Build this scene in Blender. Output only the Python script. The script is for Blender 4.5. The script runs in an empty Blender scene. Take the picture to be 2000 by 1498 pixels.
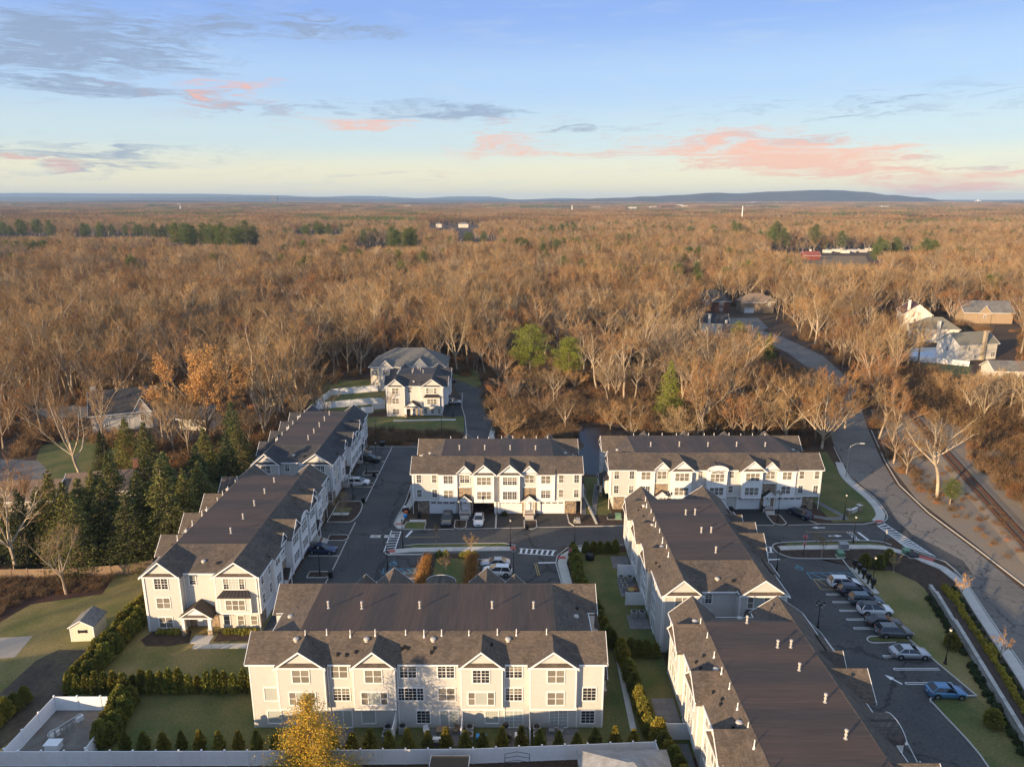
import bpy, bmesh, math, random
from mathutils import Vector, Matrix, noise as mnoise
import numpy as np
random.seed(7)
S = bpy.context.scene
COL = S.collection
rad = math.radians

# ---------------------------------------------------------------- camera, sky, sun, exposure
CAM_H, PITCH, FPX = 56.0, rad(14.3), 1388.0
cam = bpy.data.cameras.new('camera'); camo = bpy.data.objects.new('camera', cam); COL.objects.link(camo)
camo.location = (0, 0, CAM_H); camo.rotation_euler = (rad(90) - PITCH, 0, 0)
cam.sensor_width = 36.0; cam.lens = 36.0 * FPX / 2000.0
cam.clip_start = 0.5; cam.clip_end = 60000
S.camera = camo
SUN_EL, SUN_AZ = rad(11.0), rad(226.0)      # azimuth clockwise from +Y
S.view_settings.view_transform = 'Standard'; S.view_settings.look = 'None'
S.view_settings.exposure = 0.92; S.view_settings.gamma = 1.0; S.view_settings.use_curve_mapping = False

W = bpy.data.worlds.new('World'); S.world = W; W.use_nodes = True
wn, wl = W.node_tree.nodes, W.node_tree.links
wn.clear()
def wnode(t, **k):
    n = wn.new(t)
    for a, b in k.items(): setattr(n, a, b)
    return n
def wmath(op, a, b=None, c=None, clamp=False):
    n = wn.new('ShaderNodeMath'); n.operation = op; n.use_clamp = clamp
    for i, v in enumerate((a, b, c)):
        if v is None: continue
        if isinstance(v, (int, float)): n.inputs[i].default_value = v
        else: wl.new(v, n.inputs[i])
    return n.outputs[0]
def wmix(f, a, b, bt='MIX'):
    n = wn.new('ShaderNodeMix'); n.data_type = 'RGBA'; n.blend_type = bt; n.clamp_factor = True
    for i, v in ((0, f), (6, a), (7, b)):
        if isinstance(v, (int, float)): n.inputs[i].default_value = v
        elif isinstance(v, tuple): n.inputs[i].default_value = (*v, 1)
        else: wl.new(v, n.inputs[i])
    return n.outputs[2]
sky = wnode('ShaderNodeTexSky', sky_type='NISHITA', sun_disc=False, sun_elevation=SUN_EL, sun_rotation=SUN_AZ,
            air_density=1.0, dust_density=0.6, ozone_density=2.0, altitude=0.0)
tc = wnode('ShaderNodeTexCoord'); sep = wnode('ShaderNodeSeparateXYZ')
wl.new(tc.outputs['Generated'], sep.inputs[0])
az = wmath('MULTIPLY', wmath('ARCTAN2', sep.outputs[0], sep.outputs[1]), 180 / math.pi)
el = wmath('MULTIPLY', wmath('ARCSINE', sep.outputs[2]), 180 / math.pi)
# clear-sky colour by height above the horizon: pale cream low down, blue higher, brightened overhead to fill the shade
ramp = wnode('ShaderNodeValToRGB')
wl.new(wmath('DIVIDE', el, 90.0, clamp=True), ramp.inputs[0])
cr = ramp.color_ramp; cr.interpolation = 'EASE'
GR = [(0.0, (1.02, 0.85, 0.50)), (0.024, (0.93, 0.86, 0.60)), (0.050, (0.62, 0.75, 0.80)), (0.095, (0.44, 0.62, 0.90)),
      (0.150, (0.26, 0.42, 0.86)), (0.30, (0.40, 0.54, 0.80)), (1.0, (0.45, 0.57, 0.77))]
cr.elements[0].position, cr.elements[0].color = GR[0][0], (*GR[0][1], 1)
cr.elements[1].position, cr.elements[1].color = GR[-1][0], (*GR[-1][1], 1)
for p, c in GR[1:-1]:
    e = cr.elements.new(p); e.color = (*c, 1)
def wnoise(scale, det, vx, vy, vz=0.0, rough=0.55):
    cb = wnode('ShaderNodeCombineXYZ')
    for i, v in enumerate((vx, vy, vz)):
        if isinstance(v, (int, float)): cb.inputs[i].default_value = v
        else: wl.new(v, cb.inputs[i])
    n = wnode('ShaderNodeTexNoise'); n.inputs['Scale'].default_value = scale; n.inputs['Detail'].default_value = det
    n.inputs['Roughness'].default_value = rough
    wl.new(cb.outputs[0], n.inputs['Vector'])
    return n.outputs[0]
tilt = wmath('SUBTRACT', el, wmath('MULTIPLY', az, 0.012))
n1 = wnoise(1.0, 5, wmath('MULTIPLY', az, 0.16), wmath('MULTIPLY', tilt, 1.15), 3.1)
n2 = wnoise(1.0, 4, wmath('MULTIPLY', az, 0.10), wmath('MULTIPLY', el, 0.45), 9.7)
n3 = wnoise(1.0, 5, wmath('MULTIPLY', az, 0.45), wmath('MULTIPLY', tilt, 2.6), 5.5)
azw = wmath('ADD', az, wmath('MULTIPLY', wmath('SUBTRACT', n2, 0.5), 9.0))
elw = wmath('ADD', el, wmath('MULTIPLY', wmath('SUBTRACT', n1, 0.5), 2.6))
def pix_dir(px, py):
    x, dy = px - 1000, 749 - py
    y = FPX * math.cos(PITCH) + dy * math.sin(PITCH); z = -FPX * math.sin(PITCH) + dy * math.cos(PITCH)
    return math.degrees(math.atan2(x, y)), math.degrees(math.atan2(z, math.hypot(x, y)))
# clouds of the evening: azimuth, height, half width, half height (degrees), strength
GREY = [(230, 72, 150, 26, .8), (380, 48, 120, 14, .5), (80, 120, 120, 40, .6), (190, 176, 130, 9, .9), (330, 132, 80, 14, .5),
        (480, 205, 90, 20, .7), (900, 222, 130, 12, .8), (100, 308, 210, 24, .75), (1720, 205, 260, 24, .55),
        (1500, 272, 150, 9, .7), (1200, 300, 150, 10, .35), (1400, 322, 160, 10, .35), (700, 345, 200, 8, .3), (1780, 315, 160, 9, .35), (560, 28, 130, 12, .5), (60, 40, 90, 16, .45), (640, 62, 190, 12, .55), (150, 98, 170, 20, .5), (790, 216, 150, 12, .6), (1120, 255, 160, 9, .45), (1880, 330, 150, 9, .5)]
PINK = [(440, 185, 120, 26, .55), (700, 240, 95, 14, .75), (990, 270, 70, 14, .8), (930, 297, 120, 11, .5), (1085, 302, 70, 9, .9),
        (1440, 292, 190, 30, 1.0), (1600, 306, 130, 12, .8), (1660, 335, 95, 18, 1.0), (1765, 364, 50, 7, .7), (1950, 338, 110, 13, .9),
        (1890, 368, 60, 10, 1.0), (60, 318, 90, 5, .7), (880, 345, 120, 6, .25), (1000, 232, 80, 8, .4)]
def blobs(lst):
    tot = None
    for px, py, hw, hh, s in lst:
        a0, e0 = pix_dir(px, py); sa, se = hw * 0.041, hh * 0.041
        dx = wmath('DIVIDE', wmath('SUBTRACT', azw, a0), sa); dy = wmath('DIVIDE', wmath('SUBTRACT', elw, e0), se)
        r = wmath('ADD', wmath('MULTIPLY', dx, dx), wmath('MULTIPLY', dy, dy))
        g = wmath('MULTIPLY', wmath('POWER', 2.718, wmath('MULTIPLY', r, -0.8)), s)
        tot = g if tot is None else wmath('ADD', tot, g)
    return tot
n4 = wnoise(1.0, 7, wmath('MULTIPLY', azw, 0.34), wmath('MULTIPLY', wmath('SUBTRACT', elw, wmath('MULTIPLY', az, 0.03)), 3.4), 7.7, 0.62)
def cloud(b, k):
    """the soft patch b broken into wisps by the streaky noise"""
    t = wmath('ADD', wmath('MULTIPLY_ADD', wmath('SUBTRACT', n4, 0.5), 3.6, -0.30), b)
    return wmath('MULTIPLY', wmath('MULTIPLY', t, k, clamp=True), wmath('MULTIPLY', b, 2.2, clamp=True), clamp=True)
grey = wmath('MULTIPLY', cloud(blobs(GREY), 1.3), 0.85)
pink = wmath('MULTIPLY', cloud(blobs(PINK), 1.1), 0.95)
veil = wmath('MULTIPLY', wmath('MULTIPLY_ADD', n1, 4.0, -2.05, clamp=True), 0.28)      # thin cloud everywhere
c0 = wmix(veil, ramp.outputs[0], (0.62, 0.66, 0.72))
c1 = wmix(grey, c0, (0.27, 0.34, 0.50))
c2 = wmix(pink, c1, (0.98, 0.47, 0.33))
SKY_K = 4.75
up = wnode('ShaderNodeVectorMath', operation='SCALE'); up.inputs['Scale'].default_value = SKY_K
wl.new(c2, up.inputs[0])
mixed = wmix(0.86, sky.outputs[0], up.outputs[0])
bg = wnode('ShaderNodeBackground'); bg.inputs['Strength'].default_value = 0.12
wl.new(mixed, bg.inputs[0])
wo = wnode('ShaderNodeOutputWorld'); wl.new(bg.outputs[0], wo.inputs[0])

sun = bpy.data.lights.new('sun', 'SUN'); suno = bpy.data.objects.new('sun', sun); COL.objects.link(suno)
sun.energy = 4.7; sun.angle = rad(0.55); sun.color = (1.0, 0.71, 0.41)
sdir = Vector((math.sin(SUN_AZ) * math.cos(SUN_EL), math.cos(SUN_AZ) * math.cos(SUN_EL), math.sin(SUN_EL)))
suno.rotation_euler = sdir.to_track_quat('Z', 'Y').to_euler()
suno.location = (-60, -60, 90)

# ---------------------------------------------------------------- helpers
def gp(px, py, z=0.0):
    """where the sight line through a point of the photograph meets the level z"""
    dx, dy = px - 1000, 749 - py
    d = (dx, FPX * math.cos(PITCH) + dy * math.sin(PITCH), -FPX * math.sin(PITCH) + dy * math.cos(PITCH))
    t = (z - CAM_H) / d[2]
    return (d[0] * t, d[1] * t)

def tag(o, label=None, cat=None, group=None, kind=None):
    if label: o['label'] = label
    if cat: o['category'] = cat
    if group: o['group'] = group
    if kind: o['kind'] = kind
    return o
def empty(name, loc=(0, 0, 0), rz=0.0, label=None, cat=None, group=None):
    o = bpy.data.objects.new(name, None); COL.objects.link(o)
    o.location = loc; o.rotation_euler = (0, 0, rz); o.empty_display_size = 0.3
    return tag(o, label, cat, group)
def inst(name, mesh, parent=None, loc=(0, 0, 0), rz=0.0, scale=None):
    o = bpy.data.objects.new(name, mesh); COL.objects.link(o)
    o.location = loc; o.rotation_euler = (0, 0, rz)
    if scale: o.scale = scale
    if parent: o.parent = parent
    return o
def copy_tree(o, parent=None):
    c = o.copy(); COL.objects.link(c); c.parent = parent
    for ch in o.children: copy_tree(ch, c)
    return c

class MB:
    """collects boxes, prisms, slabs and tubes and links them as one mesh"""
    def __init__(s, T=None): s.v, s.f, s.m, s.T, s.cur = [], [], [], T, 0
    def add(s, vs, fs):
        b = len(s.v)
        if s.T: vs = [s.T(*p) for p in vs]
        s.v += [tuple(p) for p in vs]
        for f in fs: s.f.append(tuple(b + i for i in f)); s.m.append(s.cur)
        return s
    def box(s, x0, x1, y0, y1, z0, z1):
        return s.add([(x0, y0, z0), (x1, y0, z0), (x1, y1, z0), (x0, y1, z0), (x0, y0, z1), (x1, y0, z1), (x1, y1, z1), (x0, y1, z1)],
                     [(0, 3, 2, 1), (4, 5, 6, 7), (0, 1, 5, 4), (1, 2, 6, 5), (2, 3, 7, 6), (3, 0, 4, 7)])
    def prism(s, pts, z0, z1):
        n = len(pts)
        if sum(pts[i][0] * pts[(i + 1) % n][1] - pts[(i + 1) % n][0] * pts[i][1] for i in range(n)) < 0: pts = pts[::-1]
        s.add([(x, y, z0) for x, y in pts] + [(x, y, z1) for x, y in pts],
              [tuple(range(n - 1, -1, -1)), tuple(range(n, 2 * n))] + [(i, (i + 1) % n, n + (i + 1) % n, n + i) for i in range(n)])
        return s
    def slab(s, quad, t):
        """a quad given by four corner points, thickened downwards by t"""
        n = len(quad)
        s.add(list(quad) + [(x, y, z - t) for x, y, z in quad],
              [tuple(range(n)), tuple(range(2 * n - 1, n - 1, -1))] + [(i, n + i, n + (i + 1) % n, (i + 1) % n) for i in range(n)])
        return s
    def bar(s, a, b, w, h=None):
        """square bar from a to b"""
        h = h or w
        a, b = Vector(a), Vector(b); d = (b - a).normalized()
        up = Vector((0, 0, 1)) if abs(d.z) < 0.95 else Vector((0, 1, 0))
        x = d.cross(up).normalized() * (w / 2); y = x.normalized().cross(d) * (h / 2)
        vs = [a + sx * x + sy * y for sx, sy in ((-1, -1), (1, -1), (1, 1), (-1, 1))] + [b + sx * x + sy * y for sx, sy in ((-1, -1), (1, -1), (1, 1), (-1, 1))]
        return s.add([tuple(p) for p in vs], [(0, 3, 2, 1), (4, 5, 6, 7), (0, 1, 5, 4), (1, 2, 6, 5), (2, 3, 7, 6), (3, 0, 4, 7)])
    def tube(s, pts, rs, n=8, cap=True):
        rings = []
        for i, p in enumerate(pts):
            p = Vector(p); a = Vector(pts[max(0, i - 1)]); b = Vector(pts[min(len(pts) - 1, i + 1)])
            d = (b - a)
            d = d.normalized() if d.length > 1e-9 else Vector((0, 0, 1))
            up = Vector((1, 0, 0)) if abs(d.x) < 0.8 else Vector((0, 1, 0))
            x = d.cross(up).normalized(); y = d.cross(x)
            r = rs[i] if isinstance(rs, (list, tuple)) else rs
            rings.append([tuple(p + r * (math.cos(2 * math.pi * k / n) * x + math.sin(2 * math.pi * k / n) * y)) for k in range(n)])
        vs = [q for r in rings for q in r]; fs = []
        for i in range(len(pts) - 1):
            for k in range(n): fs.append((i * n + k, i * n + (k + 1) % n, (i + 1) * n + (k + 1) % n, (i + 1) * n + k))
        if cap: fs += [tuple(range(n - 1, -1, -1)), tuple(range((len(pts) - 1) * n, len(pts) * n))]
        return s.add(vs, fs)
    def lathe(s, c, prof, n=12):
        cx, cy, cz = c
        return s.tube([(cx, cy, cz + z) for r, z in prof], [max(r, 1e-4) for r, z in prof], n) if False else s._lathe(c, prof, n)
    def _lathe(s, c, prof, n):
        cx, cy, cz = c; vs = []; fs = []
        for r, z in prof: vs += [(cx + r * math.cos(2 * math.pi * k / n), cy + r * math.sin(2 * math.pi * k / n), cz + z) for k in range(n)]
        for i in range(len(prof) - 1):
            for k in range(n): fs.append((i * n + k, i * n + (k + 1) % n, (i + 1) * n + (k + 1) % n, (i + 1) * n + k))
        fs += [tuple(range(n - 1, -1, -1)), tuple(range((len(prof) - 1) * n, len(prof) * n))]
        return s.add(vs, fs)
    def mesh(s, name, *mats):
        me = bpy.data.meshes.new(name); me.from_pydata(s.v, [], s.f)
        for m in mats: me.materials.append(m)
        if len(mats) > 1: me.polygons.foreach_set('material_index', s.m)
        me.update(); return me
    def build(s, name, mats, parent=None, smooth=False):
        mats = mats if isinstance(mats, (list, tuple)) else [mats]
        me = s.mesh(name, *mats)
        if smooth: me.polygons.foreach_set('use_smooth', [True] * len(me.polygons))
        return inst(name, me, parent)

# ---------------------------------------------------------------- materials
MATS = {}
def mat(name, col, rough=0.8, var=0.25, scale=1.0, col2=None, scale2=None, bump=0.0, bscale=20.0, metal=0.0, spec=0.4, coat=0.0, dirt=0.0, per_obj=0.0, stretch=None):
    m = bpy.data.materials.new(name); m.use_nodes = True; MATS[name] = m
    nt = m.node_tree; N, L = nt.nodes, nt.links; b = N['Principled BSDF']
    b.inputs['Roughness'].default_value = rough; b.inputs['Metallic'].default_value = metal
    b.inputs['Specular IOR Level'].default_value = spec; b.inputs['Coat Weight'].default_value = coat
    t = N.new('ShaderNodeTexCoord'); vec = t.outputs['Object']
    if stretch:
        mp = N.new('ShaderNodeMapping'); mp.inputs['Scale'].default_value = stretch; L.new(vec, mp.inputs[0]); vec = mp.outputs[0]
    def noi(sc, det=4, r=0.6):
        n = N.new('ShaderNodeTexNoise'); n.inputs['Scale'].default_value = sc; n.inputs['Detail'].default_value = det; n.inputs['Roughness'].default_value = r
        L.new(vec, n.inputs['Vector']); return n.outputs[0]
    def mx(f, a, c, bt='MIX'):
        n = N.new('ShaderNodeMix'); n.data_type = 'RGBA'; n.blend_type = bt
        for i, v in ((0, f), (6, a), (7, c)):
            if isinstance(v, (int, float)): n.inputs[i].default_value = v
            elif isinstance(v, tuple): n.inputs[i].default_value = (*v[:3], 1)
            else: L.new(v, n.inputs[i])
        return n.outputs[2]
    def rng(x, a, c, lo, hi):
        n = N.new('ShaderNodeMapRange'); n.inputs[1].default_value = a; n.inputs[2].default_value = c; n.inputs[3].default_value = lo; n.inputs[4].default_value = hi
        L.new(x, n.inputs[0]); return n.outputs[0]
    c = tuple(col)
    if col2: c = mx(rng(noi(scale2 or scale, 5), .38, .62, 0, 1), tuple(col), tuple(col2))
    if var:
        v = rng(noi(scale * 3.1, 6, .7), .3, .7, 1 - var, 1 + var)
        cc = N.new('ShaderNodeCombineXYZ')
        for i in range(3): L.new(v, cc.inputs[i])
        c = mx(1.0, c, cc.outputs[0], 'MULTIPLY')
    if per_obj:
        oi = N.new('ShaderNodeObjectInfo'); v = rng(oi.outputs['Random'], 0, 1, 1 - per_obj, 1 + per_obj)
        cc = N.new('ShaderNodeCombineXYZ')
        for i in range(3): L.new(v, cc.inputs[i])
        c = mx(1.0, c, cc.outputs[0], 'MULTIPLY')
    if isinstance(c, tuple): b.inputs['Base Color'].default_value = (*c[:3], 1)
    else: L.new(c, b.inputs['Base Color'])
    if bump:
        bp = N.new('ShaderNodeBump'); bp.inputs['Strength'].default_value = bump; bp.inputs['Distance'].default_value = 0.05
        L.new(noi(bscale, 3), bp.inputs['Height']); L.new(bp.outputs[0], b.inputs['Normal'])
    m['nodes'] = 1
    return m
def base_of(m): return m.node_tree.nodes['Principled BSDF']
def lap_siding(name, col, step=0.13, vertical=False, strength=0.35, w=0.16, darker=0.72):
    """clapboards (or upright battens): a thin dark joint line with relief every STEP metres"""
    m = mat(name, col, 0.62, 0.05, 0.7)
    nt = m.node_tree; N, L = nt.nodes, nt.links; b = N['Principled BSDF']
    g = N.new('ShaderNodeTexCoord'); sp = N.new('ShaderNodeSeparateXYZ'); L.new(g.outputs['Object'], sp.inputs[0])
    def mt(op, a, c=None):
        n = N.new('ShaderNodeMath'); n.operation = op
        for i, v in enumerate((a, c)):
            if v is None: continue
            if isinstance(v, (int, float)): n.inputs[i].default_value = v
            else: L.new(v, n.inputs[i])
        return n.outputs[0]
    src = mt('ADD', sp.outputs[0], sp.outputs[1]) if vertical else sp.outputs[2]
    fr = mt('FRACT', mt('DIVIDE', src, step))
    line = mt('LESS_THAN', fr, w)
    old = b.inputs['Base Color'].links[0].from_socket
    mx = N.new('ShaderNodeMix'); mx.data_type = 'RGBA'; mx.blend_type = 'MULTIPLY'
    L.new(line, mx.inputs[0]); L.new(old, mx.inputs[6]); mx.inputs[7].default_value = (darker, darker, darker, 1)
    L.new(mx.outputs[2], b.inputs['Base Color'])
    bp = N.new('ShaderNodeBump'); bp.inputs['Strength'].default_value = strength; bp.inputs['Distance'].default_value = 0.02
    L.new(fr, bp.inputs['Height']); L.new(bp.outputs[0], b.inputs['Normal'])
    return m
M_GREY = lap_siding('grey_siding', (0.56, 0.55, 0.52))
M_WHITEB = lap_siding('white_board_siding', (0.74, 0.74, 0.73), 0.42, True, 0.5, 0.10, 0.8)
M_TRIM = mat('white_trim', (0.78, 0.78, 0.77), 0.5, 0.04, 0.8)
M_VINYL = mat('white_vinyl', (0.80, 0.81, 0.82), 0.45, 0.06, 0.5, per_obj=0.03)
def shingle(name, col, col2):
    m = mat(name, col, 0.9, 0.22, 0.35, col2, 0.25)
    nt = m.node_tree; N, L = nt.nodes, nt.links; b = N['Principled BSDF']
    t = N.new('ShaderNodeTexCoord'); sp = N.new('ShaderNodeSeparateXYZ'); L.new(t.outputs['Object'], sp.inputs[0])
    cb = N.new('ShaderNodeCombineXYZ')
    ad = N.new('ShaderNodeMath'); ad.operation = 'ADD'; L.new(sp.outputs[0], ad.inputs[0]); L.new(sp.outputs[1], ad.inputs[1])
    L.new(ad.outputs[0], cb.inputs[0])
    mu = N.new('ShaderNodeMath'); mu.operation = 'MULTIPLY'; mu.inputs[1].default_value = 1.7; L.new(sp.outputs[2], mu.inputs[0]); L.new(mu.outputs[0], cb.inputs[1])
    br = N.new('ShaderNodeTexBrick'); br.inputs['Scale'].default_value = 1.0; br.inputs['Brick Width'].default_value = 0.34; br.inputs['Row Height'].default_value = 0.15
    br.inputs['Mortar Size'].default_value = 0.012; br.inputs['Color1'].default_value = (0.72, 0.72, 0.72, 1); br.inputs['Color2'].default_value = (1.35, 1.3, 1.25, 1); br.inputs['Mortar'].default_value = (0.45, 0.45, 0.45, 1)
    L.new(cb.outputs[0], br.inputs['Vector'])
    old = b.inputs['Base Color'].links[0].from_socket
    mx = N.new('ShaderNodeMix'); mx.data_type = 'RGBA'; mx.blend_type = 'MULTIPLY'; mx.inputs[0].default_value = 0.85
    L.new(old, mx.inputs[6]); L.new(br.outputs[0], mx.inputs[7]); L.new(mx.outputs[2], b.inputs['Base Color'])
    bp = N.new('ShaderNodeBump'); bp.inputs['Strength'].default_value = 0.4; bp.inputs['Distance'].default_value = 0.02
    L.new(br.outputs[1], bp.inputs['Height']); bp.invert = True; L.new(bp.outputs[0], b.inputs['Normal'])
    return m
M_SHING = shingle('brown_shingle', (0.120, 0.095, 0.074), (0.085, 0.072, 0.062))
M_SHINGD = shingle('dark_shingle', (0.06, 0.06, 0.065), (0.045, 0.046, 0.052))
M_SHINGG = shingle('grey_shingle', (0.20, 0.20, 0.19), (0.15, 0.15, 0.15))
M_DECK = mat('brown_membrane', (0.056, 0.045, 0.039), 0.75, 0.28, 0.5, (0.092, 0.060, 0.045), 0.12, stretch=(2.6, .14, 1))
def stone(name):
    m = mat(name, (0.27, 0.20, 0.14), 0.85, 0.2, 1.0)
    nt = m.node_tree; N, L = nt.nodes, nt.links; b = N['Principled BSDF']
    t = N.new('ShaderNodeTexCoord')
    v = N.new('ShaderNodeTexVoronoi'); v.inputs['Scale'].default_value = 3.6; L.new(t.outputs['Object'], v.inputs['Vector'])
    rp = N.new('ShaderNodeValToRGB'); r = rp.color_ramp
    sp = N.new('ShaderNodeSeparateColor'); L.new(v.outputs['Color'], sp.inputs[0]); L.new(sp.outputs[0], rp.inputs[0])
    r.elements[0].color = (0.10, 0.085, 0.075, 1); r.elements[1].color = (0.42, 0.33, 0.22, 1)
    for p, c in ((0.3, (0.30, 0.20, 0.11)), (0.5, (0.22, 0.19, 0.17)), (0.75, (0.36, 0.25, 0.13))):
        e = r.elements.new(p); e.color = (*c, 1)
    v2 = N.new('ShaderNodeTexVoronoi'); v2.feature = 'DISTANCE_TO_EDGE'; v2.inputs['Scale'].default_value = 3.6; L.new(t.outputs['Object'], v2.inputs['Vector'])
    ls = N.new('ShaderNodeMath'); ls.operation = 'LESS_THAN'; ls.inputs[1].default_value = 0.05; L.new(v2.outputs['Distance'], ls.inputs[0])
    mx = N.new('ShaderNodeMix'); mx.data_type = 'RGBA'; L.new(ls.outputs[0], mx.inputs[0]); L.new(rp.outputs[0], mx.inputs[6]); mx.inputs[7].default_value = (0.2, 0.18, 0.16, 1)
    L.new(mx.outputs[2], b.inputs['Base Color'])
    bp = N.new('ShaderNodeBump'); bp.inputs['Strength'].default_value = 0.8; bp.inputs['Distance'].default_value = 0.06
    L.new(v2.outputs['Distance'], bp.inputs['Height']); L.new(bp.outputs[0], b.inputs['Normal'])
    return m
M_STONE = stone('field_stone')
M_METROOF = mat('dark_metal_roof', (0.05, 0.04, 0.037), 0.45, 0.1, 1.0, metal=0.2)
M_GLASS = mat('dark_window_glass', (0.030, 0.032, 0.035), 0.12, 0.3, 0.8, spec=0.7, per_obj=0.3)
M_BLIND = mat('blind_behind_glass', (0.20, 0.185, 0.155), 0.25, 0.12, 1.5, spec=0.6, per_obj=0.25)
M_CURT = lap_siding('curtain_behind_glass', (0.40, 0.43, 0.40), 0.22, True, 0.1, 0.3, 0.85)
M_DOOR = mat('white_door', (0.72, 0.73, 0.74), 0.45, 0.04, 1.0)
M_BLACK = mat('black_metal', (0.012, 0.012, 0.013), 0.45, 0.1, 1.0)
M_VENT = mat('pale_vent_plastic', (0.46, 0.43, 0.39), 0.5, 0.1, 3.0)
M_ASPH = mat('new_asphalt', (0.056, 0.056, 0.057), 0.85, 0.32, 0.9, (0.082, 0.079, 0.075), 0.12, bump=0.15, bscale=30)
M_ASPHD = mat('driveway_asphalt', (0.045, 0.045, 0.045), 0.85, 0.2, 0.5, (0.032, 0.031, 0.031), 0.15, bump=0.15, bscale=30)
M_ASPHO = mat('old_asphalt', (0.20, 0.180, 0.155), 0.9, 0.18, 0.5, (0.14, 0.128, 0.115), 0.06, bump=0.15, bscale=30)
M_CONC = mat('concrete', (0.50, 0.47, 0.42), 0.85, 0.10, 0.8, per_obj=0.08)
M_KERB = mat('pale_kerb', (0.46, 0.44, 0.40), 0.85, 0.12, 0.8)
M_PATIO = mat('grey_pavers', (0.17, 0.165, 0.165), 0.85, 0.15, 2.0, per_obj=0.1)
M_PAINT = mat('white_road_paint', (0.72, 0.72, 0.70), 0.7, 0.08, 2.0)
M_YEL = mat('yellow_road_paint', (0.45, 0.30, 0.10), 0.7, 0.15, 2.0)
M_BLUE = mat('blue_road_paint', (0.10, 0.30, 0.42), 0.7, 0.15, 2.0)
M_REDPAD = mat('red_tactile_pad', (0.42, 0.10, 0.08), 0.8, 0.1, 4.0)
M_MULCH = mat('dark_mulch', (0.040, 0.027, 0.020), 0.95, 0.35, 2.5, (0.07, 0.045, 0.03), 1.2, bump=0.5, bscale=12)
M_GRASS = mat('winter_grass', (0.135, 0.130, 0.034), 0.95, 0.40, 1.3, (0.24, 0.18, 0.068), 0.13, bump=0.5, bscale=9)
M_GRASSD = mat('green_lawn', (0.075, 0.098, 0.025), 0.95, 0.40, 1.3, (0.15, 0.13, 0.042), 0.18, bump=0.5, bscale=9)
M_GRAVEL = mat('grey_gravel', (0.21, 0.195, 0.175), 0.95, 0.35, 4.0, (0.14, 0.115, 0.095), 0.3, bump=0.6, bscale=14)
M_BALLAST = mat('track_ballast', (0.23, 0.19, 0.15), 0.95, 0.4, 2.6, (0.27, 0.20, 0.125), 0.10, bump=0.7, bscale=9)
M_LITTER = mat('leaf_litter', (0.055, 0.030, 0.017), 0.95, 0.5, 0.6, (0.085, 0.052, 0.028), 0.07, bump=0.8, bscale=3)
M_WATER = mat('pond_water', (0.010, 0.014, 0.018), 0.14, 0.2, 0.1, spec=0.12, bump=0.05, bscale=2.5)
M_BLOCK = mat('pale_wall_block', (0.40, 0.38, 0.34), 0.9, 0.12, 1.5, per_obj=0.18, bump=0.6, bscale=7)
M_WOODF = mat('weathered_fence_wood', (0.22, 0.155, 0.10), 0.9, 0.25, 1.2, per_obj=0.15, stretch=(1, 1, .3))
M_RUST = mat('rusty_steel', (0.20, 0.075, 0.035), 0.7, 0.25, 2.0, metal=0.3)
M_TIE = mat('timber_sleeper', (0.075, 0.052, 0.038), 0.95, 0.3, 2.0, per_obj=0.2)
M_LAMPG = mat('pale_lamp_glass', (0.55, 0.55, 0.50), 0.3, 0.05, 1.0)
M_GREENU = mat('green_utility_metal', (0.13, 0.24, 0.15), 0.5, 0.1, 1.0)
M_ACU = mat('grey_appliance_metal', (0.28, 0.28, 0.28), 0.5, 0.1, 2.0)
M_RED = mat('red_enamel', (0.50, 0.025, 0.03), 0.4, 0.05, 1.0)
M_WHITE = mat('plain_white', (0.78, 0.78, 0.78), 0.5, 0.03, 1.0)
M_ORANGE = mat('orange_plastic', (0.65, 0.16, 0.04), 0.5, 0.05, 1.0)
M_BRICK = mat('red_brown_brick', (0.16, 0.075, 0.05), 0.9, 0.25, 2.0)
M_GALV = mat('galvanised_pipe', (0.42, 0.42, 0.41), 0.5, 0.1, 2.0, metal=0.5)

def wear(m, cracks=None, spots=None):
    """cracks and oil spots worn into a paving material"""
    nt = m.node_tree; N, L = nt.nodes, nt.links; b = N['Principled BSDF']; c = b.inputs['Base Color'].links[0].from_socket; t = N.new('ShaderNodeTexCoord')
    def mul(f, v):
        nonlocal c
        mx = N.new('ShaderNodeMix'); mx.data_type = 'RGBA'; mx.blend_type = 'MULTIPLY'; L.new(f, mx.inputs[0]); L.new(c, mx.inputs[6]); mx.inputs[7].default_value = (v, v, v, 1); c = mx.outputs[2]
    def cmp(src, th, op='LESS_THAN'):
        n = N.new('ShaderNodeMath'); n.operation = op; L.new(src, n.inputs[0]); n.inputs[1].default_value = th; return n.outputs[0]
    if cracks:
        no = N.new('ShaderNodeTexNoise'); no.inputs['Scale'].default_value = .5; no.inputs['Detail'].default_value = 4; L.new(t.outputs['Object'], no.inputs['Vector'])
        ad = N.new('ShaderNodeVectorMath'); ad.operation = 'MULTIPLY_ADD'; L.new(no.outputs['Color'], ad.inputs[0]); ad.inputs[1].default_value = (3, 3, 3); L.new(t.outputs['Object'], ad.inputs[2])
        v = N.new('ShaderNodeTexVoronoi'); v.feature = 'DISTANCE_TO_EDGE'; v.inputs['Scale'].default_value = cracks; L.new(ad.outputs[0], v.inputs['Vector']); mul(cmp(v.outputs['Distance'], .010), .55)
    if spots:
        no = N.new('ShaderNodeTexNoise'); no.inputs['Scale'].default_value = spots; no.inputs['Detail'].default_value = 2; L.new(t.outputs['Object'], no.inputs['Vector']); mul(cmp(no.outputs[0], .68, 'GREATER_THAN'), .6)
    L.new(c, b.inputs['Base Color'])
wear(M_ASPHO, .11, 1.1); wear(M_ASPH, .05, .8); wear(M_ASPHD, None, .9)
from mathutils.geometry import tessellate_polygon
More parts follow.
